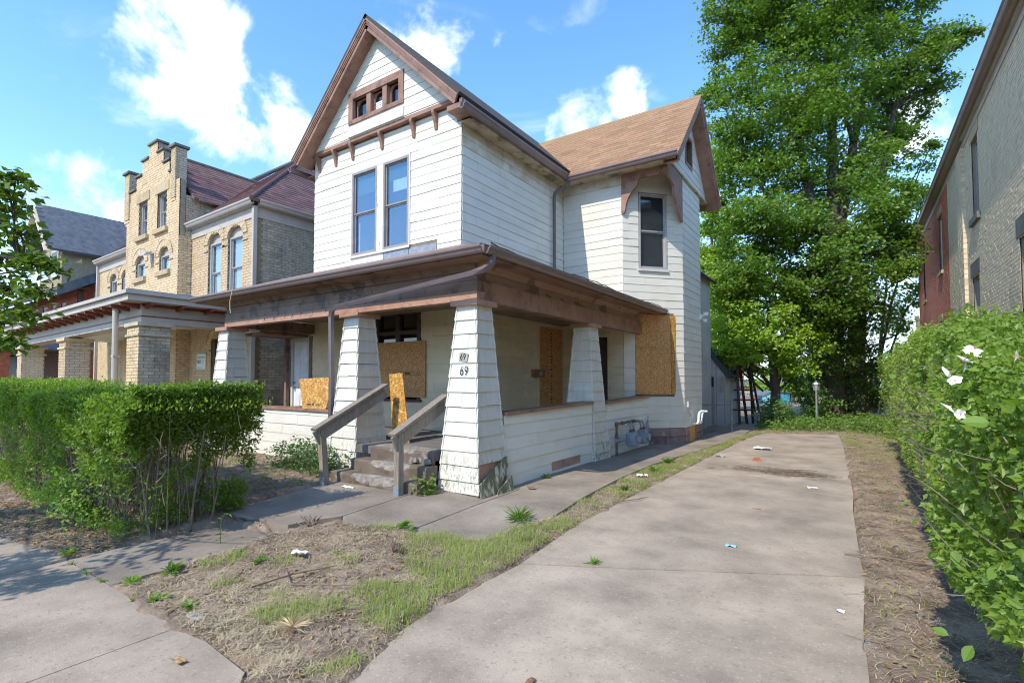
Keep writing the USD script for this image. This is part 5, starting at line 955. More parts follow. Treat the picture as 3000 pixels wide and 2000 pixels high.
bricks(BP3, pi, Fr((RXX - .07, 10.48, 0), (0, -1, 0)), sbox(-.82, 1.2, 0, 7.94), 'brick_pale', H=.13); bricks(BP3, pi, Fr((RXX - .082, 10.48, 0), (1, 0, 0)), sbox(0, 1.2, .08, 7.94), 'brick_pale', H=.13)
hol2 = [(15.0, 15.8, 5.4, 7.4), (20.0, 20.8, 5.0, 7.3), (15.6, 16.4, 1.5, 3.7), (20.0, 20.8, 1.5, 3.5)]
FR4, _ = mirror_wall(13.62, 23.0, 0, 7.95, hol2, 'brick_red', 'mortar_red', name='red_wall')
for y0, y1, z0, z1 in hol2:
    w = window(RB, FR4, -y1, -y0, z0, z1, mat='window_white', pane='pane_clear', back='dark_room', recess=.08, fw=.08)
    obj('lintel', MB().fbox(FR4, -y1 - .1, -y0 + .1, z1 + .003, z1 + .25, -.08, .02), 'stone_tan', w); obj('sill', MB().fbox(FR4, -y1 - .1, -y0 + .1, z0 - .12, z0 - .003, -.08, .07), 'stone_tan', w)
obj('frieze_board', MB().box((RXX - .03, -9, 7.95), (RXX + .2, 10.5, 8.24)).box((RXX - .02, 10.5, 7.95), (RXX + .2, 13.6, 8.24)).box((RXX - .02, 13.6, 7.95), (RXX + .2, 23, 8.24)), 'trim_taupe', RB)
obj('eave', MB().box((RXX - .22, -9, 8.24), (RXX + .2, 23.4, 8.28)), 'trim_taupe', RB)
gutter((RXX - .20, -9, 8.16), (RXX - .20, 23.4, 8.16), (-1, 0, 0), parent=RB, mat='gutter_metal', s=1.05)
obj('eave_moulding', MB().box((RXX - .10, -9, 8.12), (RXX - .031, 10.45, 8.24)), 'trim_taupe', RB)
obj('roof', MB().add([(RXX - .25, -9, 8.30), (RXX - .25, 23.4, 8.30), (RXX + 6, 23.4, 10.5), (RXX + 6, -9, 10.5), (RXX - .25, -9, 8.34), (RXX - .25, 23.4, 8.34), (RXX + 6, 23.4, 10.6), (RXX + 6, -9, 10.6)], BOXF), 'shingle_dark', RB)
obj('core', MB().box((RXX + .35, -8.9, 0), (RXX + 8, 22.9, 8.2)), 'dark_room', RB); obj('end_wall', MB().box((RXX, 22.95, 0), (RXX + 8, 23.0, 8.2)), 'brick_red', RB)
BP3.flush()
# ------------------------------------------------------------------ plants
PXM = lambda t: t / FPX
def cluster_leaves(C, R, n, L, W, droop=.5, up=.8, shape=None, flat=.55, fold=.25):
    """n leaves round each centre C, spread R (per cluster)"""
    k = len(C); P = np.repeat(C, n, 0) + rng.normal(size=(k * n, 3)) * np.repeat(np.broadcast_to(R, k), n)[:, None] * (1, 1, flat)
    D = unit(k * n); D[:, 2] = D[:, 2] * .5 - droop * rng.random(k * n); N = unit(k * n) * (1 - up * .5) + SUN * .45; N[:, 2] += up * .6
    s = rng.uniform(.65, 1.25, k * n)
    return leaf_mesh(P, D, N, L * s, W * s, fold, shape)
def curve(p, q, n=6, bend=.12, sag=0):
    p, q = np.asarray(p, float), np.asarray(q, float); t = np.linspace(0, 1, n)[:, None]; L = np.linalg.norm(q - p); o = rng.normal(size=3) * bend * L
    return p + (q - p) * t + o * (t * (1 - t)) * 2 + np.array([0, 0, -sag * L]) * (t * t)
def tree(label, trunks, lobes, mat, leaf=(.13, .095), per=46, clus=7.5, cat='tree', group=None, bark='bark', twigs=True, gap=.36, name='tree', sp=1.0, lf=1.0):
    """trunks: polylines with radii; lobes: (centre, radius) clouds of leaf clusters hung on limbs"""
    T = thing(name, label, cat, group=group); tb = MB()
    for pts, r in trunks: tb.tube(pts, r, 10)
    tk = obj('trunk', tb, bark, T, smooth=60)
    allp = np.vstack([np.asarray(p, float) for p, r in trunks]); lb, tw, CC, RR = MB(), MB(), [], []
    for i, (c, r) in enumerate(lobes):
        c = np.asarray(c, float); low = allp[allp[:, 2] < c[2] - .2 * r]; low = low if len(low) else allp
        a = low[np.argmin(np.linalg.norm((low - c) * (1, 1, .6), axis=1))]
        lb.tube(curve(a, c, 7, .10), np.linspace(min(.11, .03 + .045 * r), .022, 7) * lf, 6)
        m = max(10, int(clus * 4 * PI * r ** 2 * .36)); d = unit(m); d[:, 2] = d[:, 2] * .9 + .06
        rad = r * (rng.random(m) ** .45) * (.72 + .62 * meshkit.fbm((c + d * r) * .9, 3, i))
        P = c + d * rad[:, None]; keep = meshkit.fbm(P * 1.15, 3, 5) > gap; P = P[keep]; CC.append(P); RR.append(np.full(len(P), (.13 + .05 * r) * sp))
        if twigs:
            for p in P[::3]: tw.tube(curve(c + (p - c) * .15, p, 4, .10), np.linspace(.020, .006, 4), 4, cap=False)
    obj('limbs', lb, bark, T, smooth=60, kind=None if twigs and lf == 1 else 'stuff')
    if twigs: obj('twigs', tw, bark, T, kind='stuff')
    v, f = cluster_leaves(np.vstack(CC), np.concatenate(RR), per, *leaf)
    obj('crown', (v, f), mat, T, kind='stuff')
    return T
def lob(rows, t, dt=1.2): return [(at(u, v, t + rng.uniform(-dt, dt)), r * PXM(t)) for u, v, r in rows]
b0 = np.array([5.75, 16.2, -.1])
up_lobes = lob([(2150,120,105),(2095,265,62),(2250,60,130),(2330,180,140),(2440,60,150),(2560,100,140),(2650,180,105),(2725,140,60),(2785,120,42),(2835,100,26),(2200,320,125),(2330,380,135),(2460,300,130),(2580,300,115),(2670,300,80),(2735,250,48),(2140,440,80),(2230,520,125),(2640,400,62),(2380,560,140),(2520,500,105),(2600,430,80),(2300,-120,190),(2500,-150,190),(2650,-60,120),(2120,20,60)], 21.5)
mid_lobes = lob([(2240,680,125),(2350,700,140),(2480,640,130),(2590,610,95),(2170,800,95),(2280,850,140),(2420,820,150),(2550,760,110),(2650,700,48),(2175,640,70),(2130,720,50),(2160,880,70),(2620,780,60),(2350,930,90),(2460,900,90)], 19.3, .8)
tp = lambda u, v, t: at(u, v, t)
tree('tall bright green tree with several trunks standing at the end of the driveway', [
    ([b0, tp(2440, 1000, 20), tp(2445, 760, 20.2), tp(2440, 480, 21), tp(2430, 200, 21.5), tp(2420, -60, 21.5)], [.42, .34, .28, .20, .12, .05]),
    ([tp(2440, 1000, 20), tp(2400, 700, 20), tp(2340, 420, 21), tp(2290, 150, 21.5)], [.26, .2, .13, .05]), ([tp(2445, 760, 20.2), tp(2500, 420, 21), tp(2560, 150, 21.5), tp(2570, 0, 22)], [.22, .15, .09, .04]),
    ([tp(2440, 900, 20), tp(2560, 600, 21), tp(2620, 320, 21.5), tp(2700, 150, 22)], [.2, .14, .08, .04]), ([tp(2400, 700, 20), tp(2300, 640, 20), tp(2180, 480, 21)], [.13, .09, .04])],
    up_lobes + mid_lobes, 'leaf_tree', leaf=(.145, .11), per=58, clus=7.6, gap=.425)
b1 = np.array([3.83, 13.9, -.05])
tree('smaller dark tree with a straight bare trunk to the left of the lamp post', [([b1, b1 + (0.05, .1, 1.2), at(2262, 1040, 19.2), at(2250, 900, 19.2)], [.21, .17, .14, .06])],
     lob([(2160,950,85),(2260,975,95),(2330,1010,80),(2140,860,70),(2200,1040,38),(2300,1060,50),(2110,1000,40),(2130,1050,22),(2180,1010,60),(2215,1075,26),(2340,1075,40)], 19.2, .8), 'leaf_tree', leaf=(.14, .10), per=60, clus=8.5)
b2 = np.array([6.5, 16.6, -.1])
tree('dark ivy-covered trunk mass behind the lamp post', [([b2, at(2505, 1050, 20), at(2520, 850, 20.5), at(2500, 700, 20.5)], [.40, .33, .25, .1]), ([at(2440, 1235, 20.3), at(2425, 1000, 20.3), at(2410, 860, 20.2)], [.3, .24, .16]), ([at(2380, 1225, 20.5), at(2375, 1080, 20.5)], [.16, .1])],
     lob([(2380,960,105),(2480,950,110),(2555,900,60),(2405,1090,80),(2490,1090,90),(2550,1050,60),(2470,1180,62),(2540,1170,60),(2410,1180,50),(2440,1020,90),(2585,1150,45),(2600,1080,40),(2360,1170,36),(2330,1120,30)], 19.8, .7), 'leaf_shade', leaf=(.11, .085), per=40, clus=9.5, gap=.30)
tree('slim far tree with thin dark stems between the big tree and the red brick wall', [([at(2560, 1230, 25), at(2570, 1080, 25), at(2600, 950, 25)], [.13, .10, .05]), ([at(2580, 1230, 25), at(2600, 1060, 25), at(2640, 940, 25)], [.09, .07, .03]), ([at(2565, 1200, 25), at(2580, 1000, 25), at(2600, 800, 25)], [.1, .07, .03])],
     lob([(2640,800,75),(2680,880,48),(2690,730,52),(2610,930,52),(2660,960,28),(2700,680,40),(2620,700,60),(2720,960,22),(2660,560,55),(2700,480,40),(2730,420,22),(2700,590,50),(2640,640,60)], 25, 1.5), 'leaf_tree', leaf=(.15, .11), per=44, clus=6)
tree('pale green far tree peeping out behind the house wall', [([at(2090, 1240, 30), at(2090, 1000, 30), at(2085, 700, 30)], [.25, .2, .08])], lob([(2095,700,75),(2080,860,70),(2120,960,60),(2110,600,70),(2130,780,70),(2095,480,60),(2075,780,60),(2090,930,60)], 27, 1.5), 'leaf_tree', leaf=(.17, .13), per=60, clus=6.5, bark='bark_pale')
# far crowns that close the horizon
for i, (u, v, r, t) in enumerate(((2230, 1120, 26, 50), (2320, 1130, 22, 46), (2260, 1135, 18, 44), (2600, 1120, 44, 48), (2680, 1100, 50, 52), (2750, 1120, 60, 50), (2540, 1120, 40, 55), (2170, 1080, 26, 75), (2380, 1110, 46, 60), (2460, 1110, 46, 58), (2300, 1085, 40, 52))):
    c = at(u, v, t); g = np.array([c[0], c[1], soil_z(c[0], c[1])])
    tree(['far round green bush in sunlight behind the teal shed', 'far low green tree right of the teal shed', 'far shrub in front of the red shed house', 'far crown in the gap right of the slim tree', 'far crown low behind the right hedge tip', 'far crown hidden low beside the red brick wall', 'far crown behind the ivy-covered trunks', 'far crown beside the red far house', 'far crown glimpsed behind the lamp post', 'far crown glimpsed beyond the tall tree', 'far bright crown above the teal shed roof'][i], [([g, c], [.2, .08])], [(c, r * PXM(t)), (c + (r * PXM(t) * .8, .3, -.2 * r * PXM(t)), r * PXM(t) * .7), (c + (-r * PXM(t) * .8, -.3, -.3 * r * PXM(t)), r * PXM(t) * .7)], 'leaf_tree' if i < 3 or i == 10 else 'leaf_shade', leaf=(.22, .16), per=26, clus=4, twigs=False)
# ---- street tree out of frame on the left: its shade falls on the walk, one branch reaches into view
tb = np.array([-2.6, -8.3, 0.0])
def at3(u, v, t): return at(u, v, t)
vis = [(at(u - 25, v, t), r * .9 * PXM(t)) for u, v, r, t in ((10, 590, 50, 5.2), (55, 575, 32, 5.1), (20, 650, 60, 5.3), (85, 690, 38, 5.2), (20, 750, 75, 5.4), (110, 775, 38, 5.2), (40, 850, 62, 5.3), (120, 850, 34, 5.2), (20, 940, 50, 5.2), (85, 920, 36, 5.1), (5, 1000, 28, 5.1), (55, 1000, 20, 5.1), (-60, 700, 100, 5.4), (-80, 880, 100, 5.3), (165, 775, 18, 5.2), (70, 525, 14, 5.1))]
hid = [((-.9, -9.0, 2.8), .34), ((-.1, -9.1, 2.9), .30), ((.55, -9.0, 2.8), .28), ((-1.6, -9.2, 2.8), .4), ((.2, -9.45, 3.0), .25), ((-.15, -8.35, 3.1), .40), ((.55, -8.2, 2.9), .36), ((-1.3, -8.7, 3.3), .42), ((-2.4, -8.9, 3.2), .5), ((-3.2, -8.8, 4.4), .7), ((-2.2, -9.2, 4.8), .7), ((.95, -7.75, 3.25), .27), ((1.0, -8.3, 3.6), .2), ((-3.8, -8.2, 3.6), .6), ((-2.7, -8.6, 5.6), .7)]
tree('leafy street tree branch hanging in at the left edge in front of the brick houses', [([tb, tb + (.1, .05, 1.5), tb + (.2, .2, 2.6), tb + (.1, .1, 4.5)], [.16, .13, .10, .04]), ([tb + (.2, .2, 2.2), (-1.6, -7.4, 2.8), (-.9, -6.7, 2.9), at(60, 760, 5.3)], [.07, .05, .035, .012]), ([tb + (.2, .2, 2.5), (-1.2, -8.3, 3.2), (.2, -8.3, 3.2)], [.06, .04, .015])],
     vis + hid, 'leaf_street', leaf=(.09, .066), per=9, clus=60, gap=.42, name='street_tree', sp=.6, lf=.35)

# ---- privet hedge on the left
HG = thing('hedge', 'clipped green privet hedge with bare stems below, along the sidewalk at left', 'hedge')
def hedge_top(x): return 1.40 + .16 * smoothstep(1, -6, x) + .05 * np.sin(np.asarray(x) * 2.1) * np.sin(np.asarray(x) * .9 + 1) - .10 * smoothstep(.3, .9, x)
def hedge_end(z): return .34 + .38 * np.clip(z / 1.3, 0, 1) ** 1.0
n = 230000
X = np.concatenate([rng.uniform(-7, 1.05, int(n * .86)), rng.uniform(-15, -7, n - int(n * .86))]); far = X < -7
fc = rng.random(n); Z = np.where(rng.random(n) < .50, 1 - .30 * rng.random(n) ** 1.5, rng.uniform(.03, .9, n)); Z = Z * hedge_top(X)
Y = np.empty(n); kind = np.where(fc < .46, 0, np.where(fc < .82, 1, 2)); dep_ = np.abs(rng.normal(0, .09, n))
fy = -5.62 - .20 * np.clip(Z / 1.3, 0, 1); by = -4.45
Y = np.where(kind == 0, fy + dep_, np.where(kind == 1, rng.uniform(-5.8, -4.4, n), rng.uniform(-5.7, -4.4, n)))
Z = np.where(kind == 1, hedge_top(X) - np.abs(rng.normal(0, .10, n)) + .22 * (meshkit.fbm(np.stack([X * 1.9, Y * 1.9, 0 * X], -1), 3, 15) - .5) - .16 * np.abs((Y + 5.1) / .7) ** 3.5, Z); X = np.where(kind == 2, hedge_end(Z) - np.abs(rng.normal(0, .16, n)), X)
P = np.stack([X, Y, Z], -1); P += .06 * (np.stack([meshkit.fbm(P * 2.2, 3, s) for s in (1, 2, 3)], -1) - .5) * (1, 3, 3)
nz = meshkit.fbm(P * (3.6, 3.6, 3.0), 4, 77) + rng.normal(0, .045, len(P)); ztop = P[:, 2] / hedge_top(P[:, 0])
ok = (P[:, 0] < hedge_end(P[:, 2]) + .04) & (nz > np.interp(ztop + .22 * (meshkit.fbm(P * 1.1, 3, 90) - .5), [.0, .25, .55, .72, .86, 1.0], [.525, .54, .525, .465, .345, .26])) & (P[:, 2] > .04)
P = P[ok]; m = len(P); D = unit(m); D[:, 2] += .35; N = unit(m) * .7 + (0, -.35, .75); L = np.where(P[:, 0] < -7, .055, .040) * rng.uniform(.6, 1.4, m)
obj('foliage', leaf_mesh(P, D, N, L, L * .55, .2), 'leaf_privet', HG, kind='stuff')
# upright new tips on the clipped top
q = 9000; X = rng.uniform(-8, .9, q); P = np.stack([X, rng.uniform(-5.85, -4.4, q), hedge_top(X) + rng.normal(.0, .035, q)], -1)
obj('new_growth', leaf_mesh(P, unit(q) * .7 + (0, 0, .8), unit(q) + (0, -.2, .3), .045, .022), 'leaf_privet', HG, kind='stuff')
stems = []
for i in range(420):
    x0 = rng.uniform(-7.5, .42) if i > 150 else rng.uniform(-2.2, .45); y0 = rng.uniform(-5.5, -4.75); h = hedge_top(x0) * rng.uniform(.7, .98); lean = (x0 > -.1) * rng.uniform(.05, .42) * (h / 1.3)
    pts = curve((x0, y0, 0), (x0 + lean + rng.normal(0, .10), y0 + rng.normal(-.05, .14), h), 7, .07); r = rng.choice([.004, .006, .009, .013], p=[.4, .35, .19, .06])
    stems.append((r, pts))
stems.sort(key=lambda s: -s[0]); rest = MB()
for i, (r, pts) in enumerate(stems):
    if i < 36: obj('stem', MB().tube(pts, np.linspace(r, r * .5, 7), 6), 'twig_grey', HG)
    else: rest.tube(pts, np.linspace(r, r * .45, 7), 4, cap=False)
for i in range(900):
    x0 = rng.uniform(-6, .6); z0 = rng.uniform(.35, 1.15); p = np.array([x0 + .3 * (x0 > -.3) * z0, rng.uniform(-5.75, -4.7), z0]); rest.tube(curve(p, p + unit(1)[0] * (.14, .1, .12) + (0, -.02, .08), 4, .2), np.linspace(.0045, .002, 4), 3, cap=False)
obj('twigs', rest, 'twig_grey', HG, kind='stuff')
sh = np.stack([rng.uniform(-1.7, -.2, 1400), rng.uniform(-6.0, -5.5, 1400), rng.random(1400) ** 1.5 * .62 + .03], -1); sh = sh[meshkit.fbm(sh * 2.4, 3, 8) > .46]; k = len(sh)
obj('young_shoots', leaf_mesh(sh, unit(k) + (0, -.2, .2), unit(k) * .5 + (0, -.4, .8), rng.uniform(.03, .06, k), rng.uniform(.02, .035, k)), 'weed_green', HG, kind='stuff')

# ---- flowering hedge on the right
RG = thing('flowering_hedge', 'overgrown hedge with white flowers along the right side of the driveway', 'hedge')
LOBED = [(0, 0), (.25, .32), (.38, .24), (.55, .50), (.68, .20), (1, 0), (.68, -.20), (.55, -.50), (.38, -.24), (.25, -.32)]
def rh_face(y, z): return 6.90 + .42 * (1 - np.clip(z / .75, 0, 1)) ** 1.3 - .12 * np.exp(-((y + 4.3) / 1.1) ** 2) * (z > .6) + .22 * smoothstep(1.4, 2.3, z) + .02 * np.clip(y + 2, 0, 9)
def rh_top(y): return 1.80 + .36 * smoothstep(-4.6, -.5, y) - .24 * smoothstep(3.2, 6.6, y) + .07 * np.sin(y * 1.7) + .05 * np.sin(y * 4.1)
n = 230000; Y = np.concatenate([rng.uniform(-5.4, .8, int(n * .6)), rng.uniform(.8, 6.8, n - int(n * .6))]); Zr = rng.random(n) ** .85
kind = rng.random(n); Z = Zr * rh_top(Y); dd = np.abs(rng.normal(0, .17, n)); Xr = rh_face(Y, Z) + dd
top = kind > .70; Z = np.where(top, rh_top(Y) - np.abs(rng.normal(0, .12, n)) + .09 * (kind > .97), Z); Xr = np.where(top, rng.uniform(7.0, 8.4, n), Xr)
end = kind < .08; Y = np.where(end, 6.7 - np.abs(rng.normal(0, .2, n)), Y); Xr = np.where(end, rng.uniform(6.9, 8.3, n), Xr)
P = np.stack([Xr, Y, Z], -1); P += .34 * (np.stack([meshkit.fbm(P * 1.9, 3, s) for s in (11, 12, 13)], -1) - .5)
nz = meshkit.fbm(P * 2.8, 4, 33) + rng.normal(0, .03, len(P)); ok = (nz > np.interp(P[:, 2], [0, .5, .8, 2.2], [.55, .50, .44, .42])) & (P[:, 2] > .05) & (np.linalg.norm(P - CAM, axis=1) > 1.6); P = P[ok]; Yk = P[:, 1]; RHP = P
near = Yk < -1.2; q3 = rng.random(len(P))
for sel, shp, a, b in ((near & (q3 < .55), LOBED, .042, .032), (near & (q3 >= .55), None, .034, .019), (~near & (q3 < .7), None, .048, .024), (~near & (q3 >= .7), None, .036, .022)):
    p = P[sel]; m = len(p); D = unit(m) + (-.5, -.3, -.05); N = unit(m) * .9 + (-.35, -.45, .7); s = rng.uniform(.5, 1.4, m)
    obj('foliage', leaf_mesh(p, D, N, a * s, b * s, .18, shp), 'leaf_hibiscus', RG, kind='stuff')
def front_t(u, v, px=14):
    """how far the hedge face lies along a view line"""
    q = RHP - CAM; t = q @ FWD; r = np.array([math.cos(YAW), math.sin(YAW), 0.0]); up = np.cross(r, FWD); U = 1500 + FPX * (q @ r) / t; V_ = 1054.4 - FPX * (q @ up) / t
    s = (np.hypot(U - u, V_ - v) < px) & (t > .5); return float(np.sort(t[s])[min(2, s.sum() - 1)]) if s.sum() > 0 else 3.0
rest = MB()
for i in range(340):
    y0 = rng.uniform(-5.3, 6.6); x0 = rng.uniform(7.1, 7.9); zt = rh_top(y0) * rng.uniform(.6, .98); pts = curve((x0, y0, 0), (x0 - rng.uniform(-.25, .28), y0 + rng.normal(0, .3), zt), 7, .10)
    r = rng.choice([.006, .009, .014, .02], p=[.4, .3, .2, .1])
    if r > .013: obj('stem', MB().tube(pts, np.linspace(r, r * .4, 7), 6), 'twig_grey', RG)
    else: rest.tube(pts, np.linspace(r, r * .4, 7), 4, cap=False)
for i in range(520):
    y0 = rng.uniform(-5.2, 5); z0 = rng.uniform(.15, .85) * rh_top(y0); p = np.array([rh_face(y0, z0) + rng.uniform(-.05, .3), y0, z0]); rest.tube(curve(p, p + (rng.uniform(-.22, .05), rng.normal(0, .1), rng.uniform(-.05, .2)), 4, .15), np.linspace(.0032, .0016, 4), 3, cap=False)
obj('twigs', rest, 'twig_grey', RG, kind='stuff')
def flower(c, s, facing):
    facing = np.asarray(facing, float); facing /= np.linalg.norm(facing); u = np.cross(facing, (0, 0, 1.0)); u /= np.linalg.norm(u); w = np.cross(u, facing); fo = None; mb = MB()
    for k in range(5):
        a = 2 * PI * k / 5 + rng.uniform(-.15, .15); d = u * math.cos(a) + w * math.sin(a)
        P_ = np.array([c]); mb.add(*leaf_mesh(P_, [d + facing * .55], [facing - d * .4], s, s * .95, .3, [(0, 0), (.35, .30), (.75, .50), (1, .22), (1.02, 0), (1, -.22), (.75, -.50), (.35, -.30)]))
    fl = obj('flower', mb, 'petal', RG); obj('stamen', MB().tube([c - facing * .005, np.asarray(c) + facing * s * .6], [s * .10, s * .05], 6), 'petal_heart', fl)
for u, v, t, s in ((2855, 1020, 2.6, .062), (2822, 1058, 2.7, .052), (2836, 1075, 2.65, .045), (2782, 1088, 2.8, .045), (2800, 1118, 2.75, .045), (2785, 1190, 2.6, .052), (2815, 1212, 2.6, .034), (2985, 1045, 2.4, .040)):
    flower(at(u, v, front_t(u, v, 22) - .05), s * front_t(u, v) / t * .75, rng.normal(size=3) * .8 + (-.5, -.3, .35))
big = []
for u, v, t, L in ((2905, 1240, 2.2, .105), (2990, 1190, 2.2, .10), (2880, 1350, 2.3, .075), (2890, 1400, 2.3, .07), (2600, 1030, 5.5, .10), (2615, 1095, 5.5, .11), (2660, 1020, 5.5, .10), (2610, 1410, 4.5, .07), (2720, 1615, 3.0, .075), (2780, 1545, 3.0, .08), (2800, 1610, 2.9, .085), (2760, 1650, 3.0, .07), (2840, 1660, 2.8, .07), (2780, 1860, 2.2, .06), (2850, 1890, 2.2, .08), (2920, 1660, 2.6, .08), (2950, 1470, 2.4, .10), (2660, 1470, 4.0, .07), (2690, 1520, 3.8, .07), (2905, 1590, 2.5, .07)):
    tt = min(t, front_t(u, v) - .05) if u > 2640 else t; big.append((at(u, v, tt), L * tt / t))
P = np.array([b[0] for b in big]); Lb = np.array([b[1] for b in big]); k = len(P)
obj('large_leaves', leaf_mesh(P, unit(k) * .6 + (-.5, -.4, -.2), unit(k) * .4 + (-.2, -.6, .8), Lb, Lb * .62, .15, [(0, 0), (.25, .42), (.5, .5), (.78, .3), (1, 0), (.78, -.3), (.5, -.5), (.25, -.42)]), 'weed_green', RG)

# ---- ground cover
def scatter(poly, n, dens=None):
    x0, y0, x1, y1 = poly.bounds; p = np.stack([rng.uniform(x0, x1, n), rng.uniform(y0, y1, n)], -1); p = p[shapely.contains_xy(poly, p[:, 0], p[:, 1])]
    if dens is not None: p = p[rng.random(len(p)) < dens(p[:, 0], p[:, 1])]
    return p
def ground_z(p):
    i = np.clip(np.searchsorted(gx, p[:, 0]) - 1, 0, len(gx) - 2); j = np.clip(np.searchsorted(gy, p[:, 1]) - 1, 0, len(gy) - 2)
    a = (p[:, 0] - gx[i]) / (gx[i + 1] - gx[i]); b = (p[:, 1] - gy[j]) / (gy[j + 1] - gy[j])
    return GZ[i, j] * (1 - a) * (1 - b) + GZ[i + 1, j] * a * (1 - b) + GZ[i, j + 1] * (1 - a) * b + GZ[i + 1, j + 1] * a * b
def blades(p, L, W, lean=.5):
    n = len(p); b = np.stack([p[:, 0], p[:, 1], ground_z(p) - .005], -1); a = rng.random(n) * 2 * PI; d = np.stack([np.cos(a), np.sin(a), 0 * a], -1); s = np.stack([-np.sin(a), np.cos(a), 0 * a], -1)
    L = np.broadcast_to(L, n)[:, None]; ln = (rng.random(n) * lean + .1)[:, None]; up = np.array([0, 0, 1.0])
    m = b + up * L * .6 + d * L * ln * .25; t = b + up * L * (1 - .35 * ln) + d * L * ln; w = W * s
    V = np.stack([b - w, b + w, m + w * .8, m - w * .8, t], 1).reshape(-1, 3); i = np.arange(n)[:, None] * 5
    return V, np.concatenate([i + [[0, 1, 2]], i + [[0, 2, 3]], i + [[3, 2, 4]]])
def straws(p, L, W=.0015, tilt=.22):
    n = len(p); a = rng.random(n) * 2 * PI; d = np.stack([np.cos(a), np.sin(a), rng.normal(0, tilt, n)], -1); s = np.stack([-np.sin(a), np.cos(a), 0 * a], -1); L = np.broadcast_to(L, n)[:, None]
    b = np.stack([p[:, 0], p[:, 1], ground_z(p) + rng.uniform(.002, .022, n)], -1); k = rng.normal(0, .12, (n, 1)); m = b + s * L * k + (0, 0, .004)
    V = np.stack([b - d * L / 2 - s * W, b - d * L / 2 + s * W, m + s * W, m - s * W, b + d * L / 2 + s * W * .6, b + d * L / 2 - s * W * .6], 1).reshape(-1, 3); i = np.arange(n)[:, None] * 6
    return V, np.concatenate([i + [[0, 1, 2]], i + [[0, 2, 3]], i + [[3, 2, 4]], i + [[3, 4, 5]]])
lawn = Polygon([(1.48, -6.06), (1.45, -4.7), (1.78, -4.15), (2.6, -3.85), (3.3, -3.6), (3.44, -2.4), (3.8, -2.5), (3.86, -4.9), (4.08, -5.85), (3.75, -6.14)])
strip_l = Polygon([(3.33, -2.6), (3.8, -2.6), (3.8, .9), (3.84, 4.2), (3.87, 7.3), (4.05, 9.2), (3.7, 8.6), (3.45, 4.9), (3.22, 1), (3.3, -1.4)])
strip_r = Polygon([(6.44, -5.4), (6.37, 0), (6.28, 4.2), (6.1, 8), (5.95, 10.4), (7.2, 10.4), (7.2, -5.4)])
endp = Polygon([(3.7, 9.1), (5.0, 9.7), (6.0, 10.4), (7.3, 9), (8.5, 16), (3.6, 16)]); garden = Polygon([(-7, -6.2), (.42, -6.05), (.2, -4.65), (-.12, -3.1), (-.4, -2.35), (-7, -2.0)])
nf = lambda s, sc: (lambda x, y: meshkit.fbm(np.stack([x * sc, y * sc, 0 * x], -1), 4, s))
n1, n2 = nf(41, 1.6), nf(43, 4.0)
def d_green(x, y): return np.clip(smoothstep(.42, .60, .55 * n1(x, y) + .45 * n2(x, y) + .26 * smoothstep(2.0, 3.9, x + .75 * (y + 5)) - .165), 0.015, 1)
pg = scatter(lawn, 40000, lambda x, y: d_green(x, y) ** 1.5 * .8); L = rng.uniform(.025, .085, len(pg)) * (.7 + .8 * d_green(pg[:, 0], pg[:, 1]))
ps = scatter(strip_l, 30000, lambda x, y: np.clip(.18 + 1.2 * smoothstep(.40, .56, n2(x, y)), 0, 1) * smoothstep(-3, 1.5, y) ** .4)
pr_ = scatter(strip_r, 30000, lambda x, y: smoothstep(.52, .68, n2(x, y)) * .3 + .75 * smoothstep(3.5, 8, y + 1.5 * (x - 6.4)) * smoothstep(.38, .52, n2(x, y)))
pe = scatter(endp, 16000, lambda x, y: .25 + .75 * smoothstep(.40, .55, n2(x, y)))
allg = np.vstack([pg, ps, pr_, pe]); Lg = np.concatenate([L, rng.uniform(.03, .09, len(ps)), rng.uniform(.02, .07, len(pr_)), rng.uniform(.05, .16, len(pe))])
tag(obj('grass', blades(allg, Lg, .0021, 1.7), 'grass_green'), 'thin green grass on the bare lawn and along the driveway edges', 'grass', kind='stuff')
pst = np.vstack([scatter(lawn, 52000, lambda x, y: np.clip(.12 + .95 * smoothstep(.42, .58, n1(x + 7, y)), 0, 1) * (.35 + .65 * smoothstep(1.8, 3.2, x + .5 * (y + 5.5)))), scatter(strip_l, 9000), scatter(strip_r, 20000, lambda x, y: .25 + .65 * n1(x, y)), scatter(Polygon([(6.0, -4.5), (6.44, -4.5), (6.36, 3), (6.1, 3)]), 500), scatter(garden, 12000, lambda x, y: .5 + 0 * x), scatter(sbox(3.0, -6.5, 4.2, -5.9), 700)])
tag(obj('straw', straws(pst, rng.uniform(.015, .075, len(pst)) * rng.uniform(.5, 1.6, len(pst))), 'straw'), 'dry straw and cut stalks lying on the bare soil', 'dry grass', kind='stuff')
ptw = np.vstack([scatter(lawn, 420), scatter(Polygon([(6.2, -5), (6.9, -5), (6.9, 5), (6.2, 5)]), 240), scatter(strip_r, 520), scatter(garden, 900), scatter(Polygon([(-1.8, -6.25), (.4, -6.15), (.3, -5.5), (-1.8, -5.5)]), 260)])
tag(obj('twig_litter', straws(ptw, rng.uniform(.06, .30, len(ptw)), .0035, .10), 'twig'), 'fallen twigs scattered over the soil beside hedge and driveway', 'twigs', kind='stuff')
pl = np.vstack([scatter(Polygon([(-3, -6.3), (.45, -6.1), (.35, -5.3), (-3, -5.3)]), 1300), scatter(garden, 3600), scatter(strip_r, 1800), scatter(lawn, 1100)]); k = len(pl); P = np.stack([pl[:, 0], pl[:, 1], ground_z(pl) + rng.uniform(.004, .02, k)], -1)
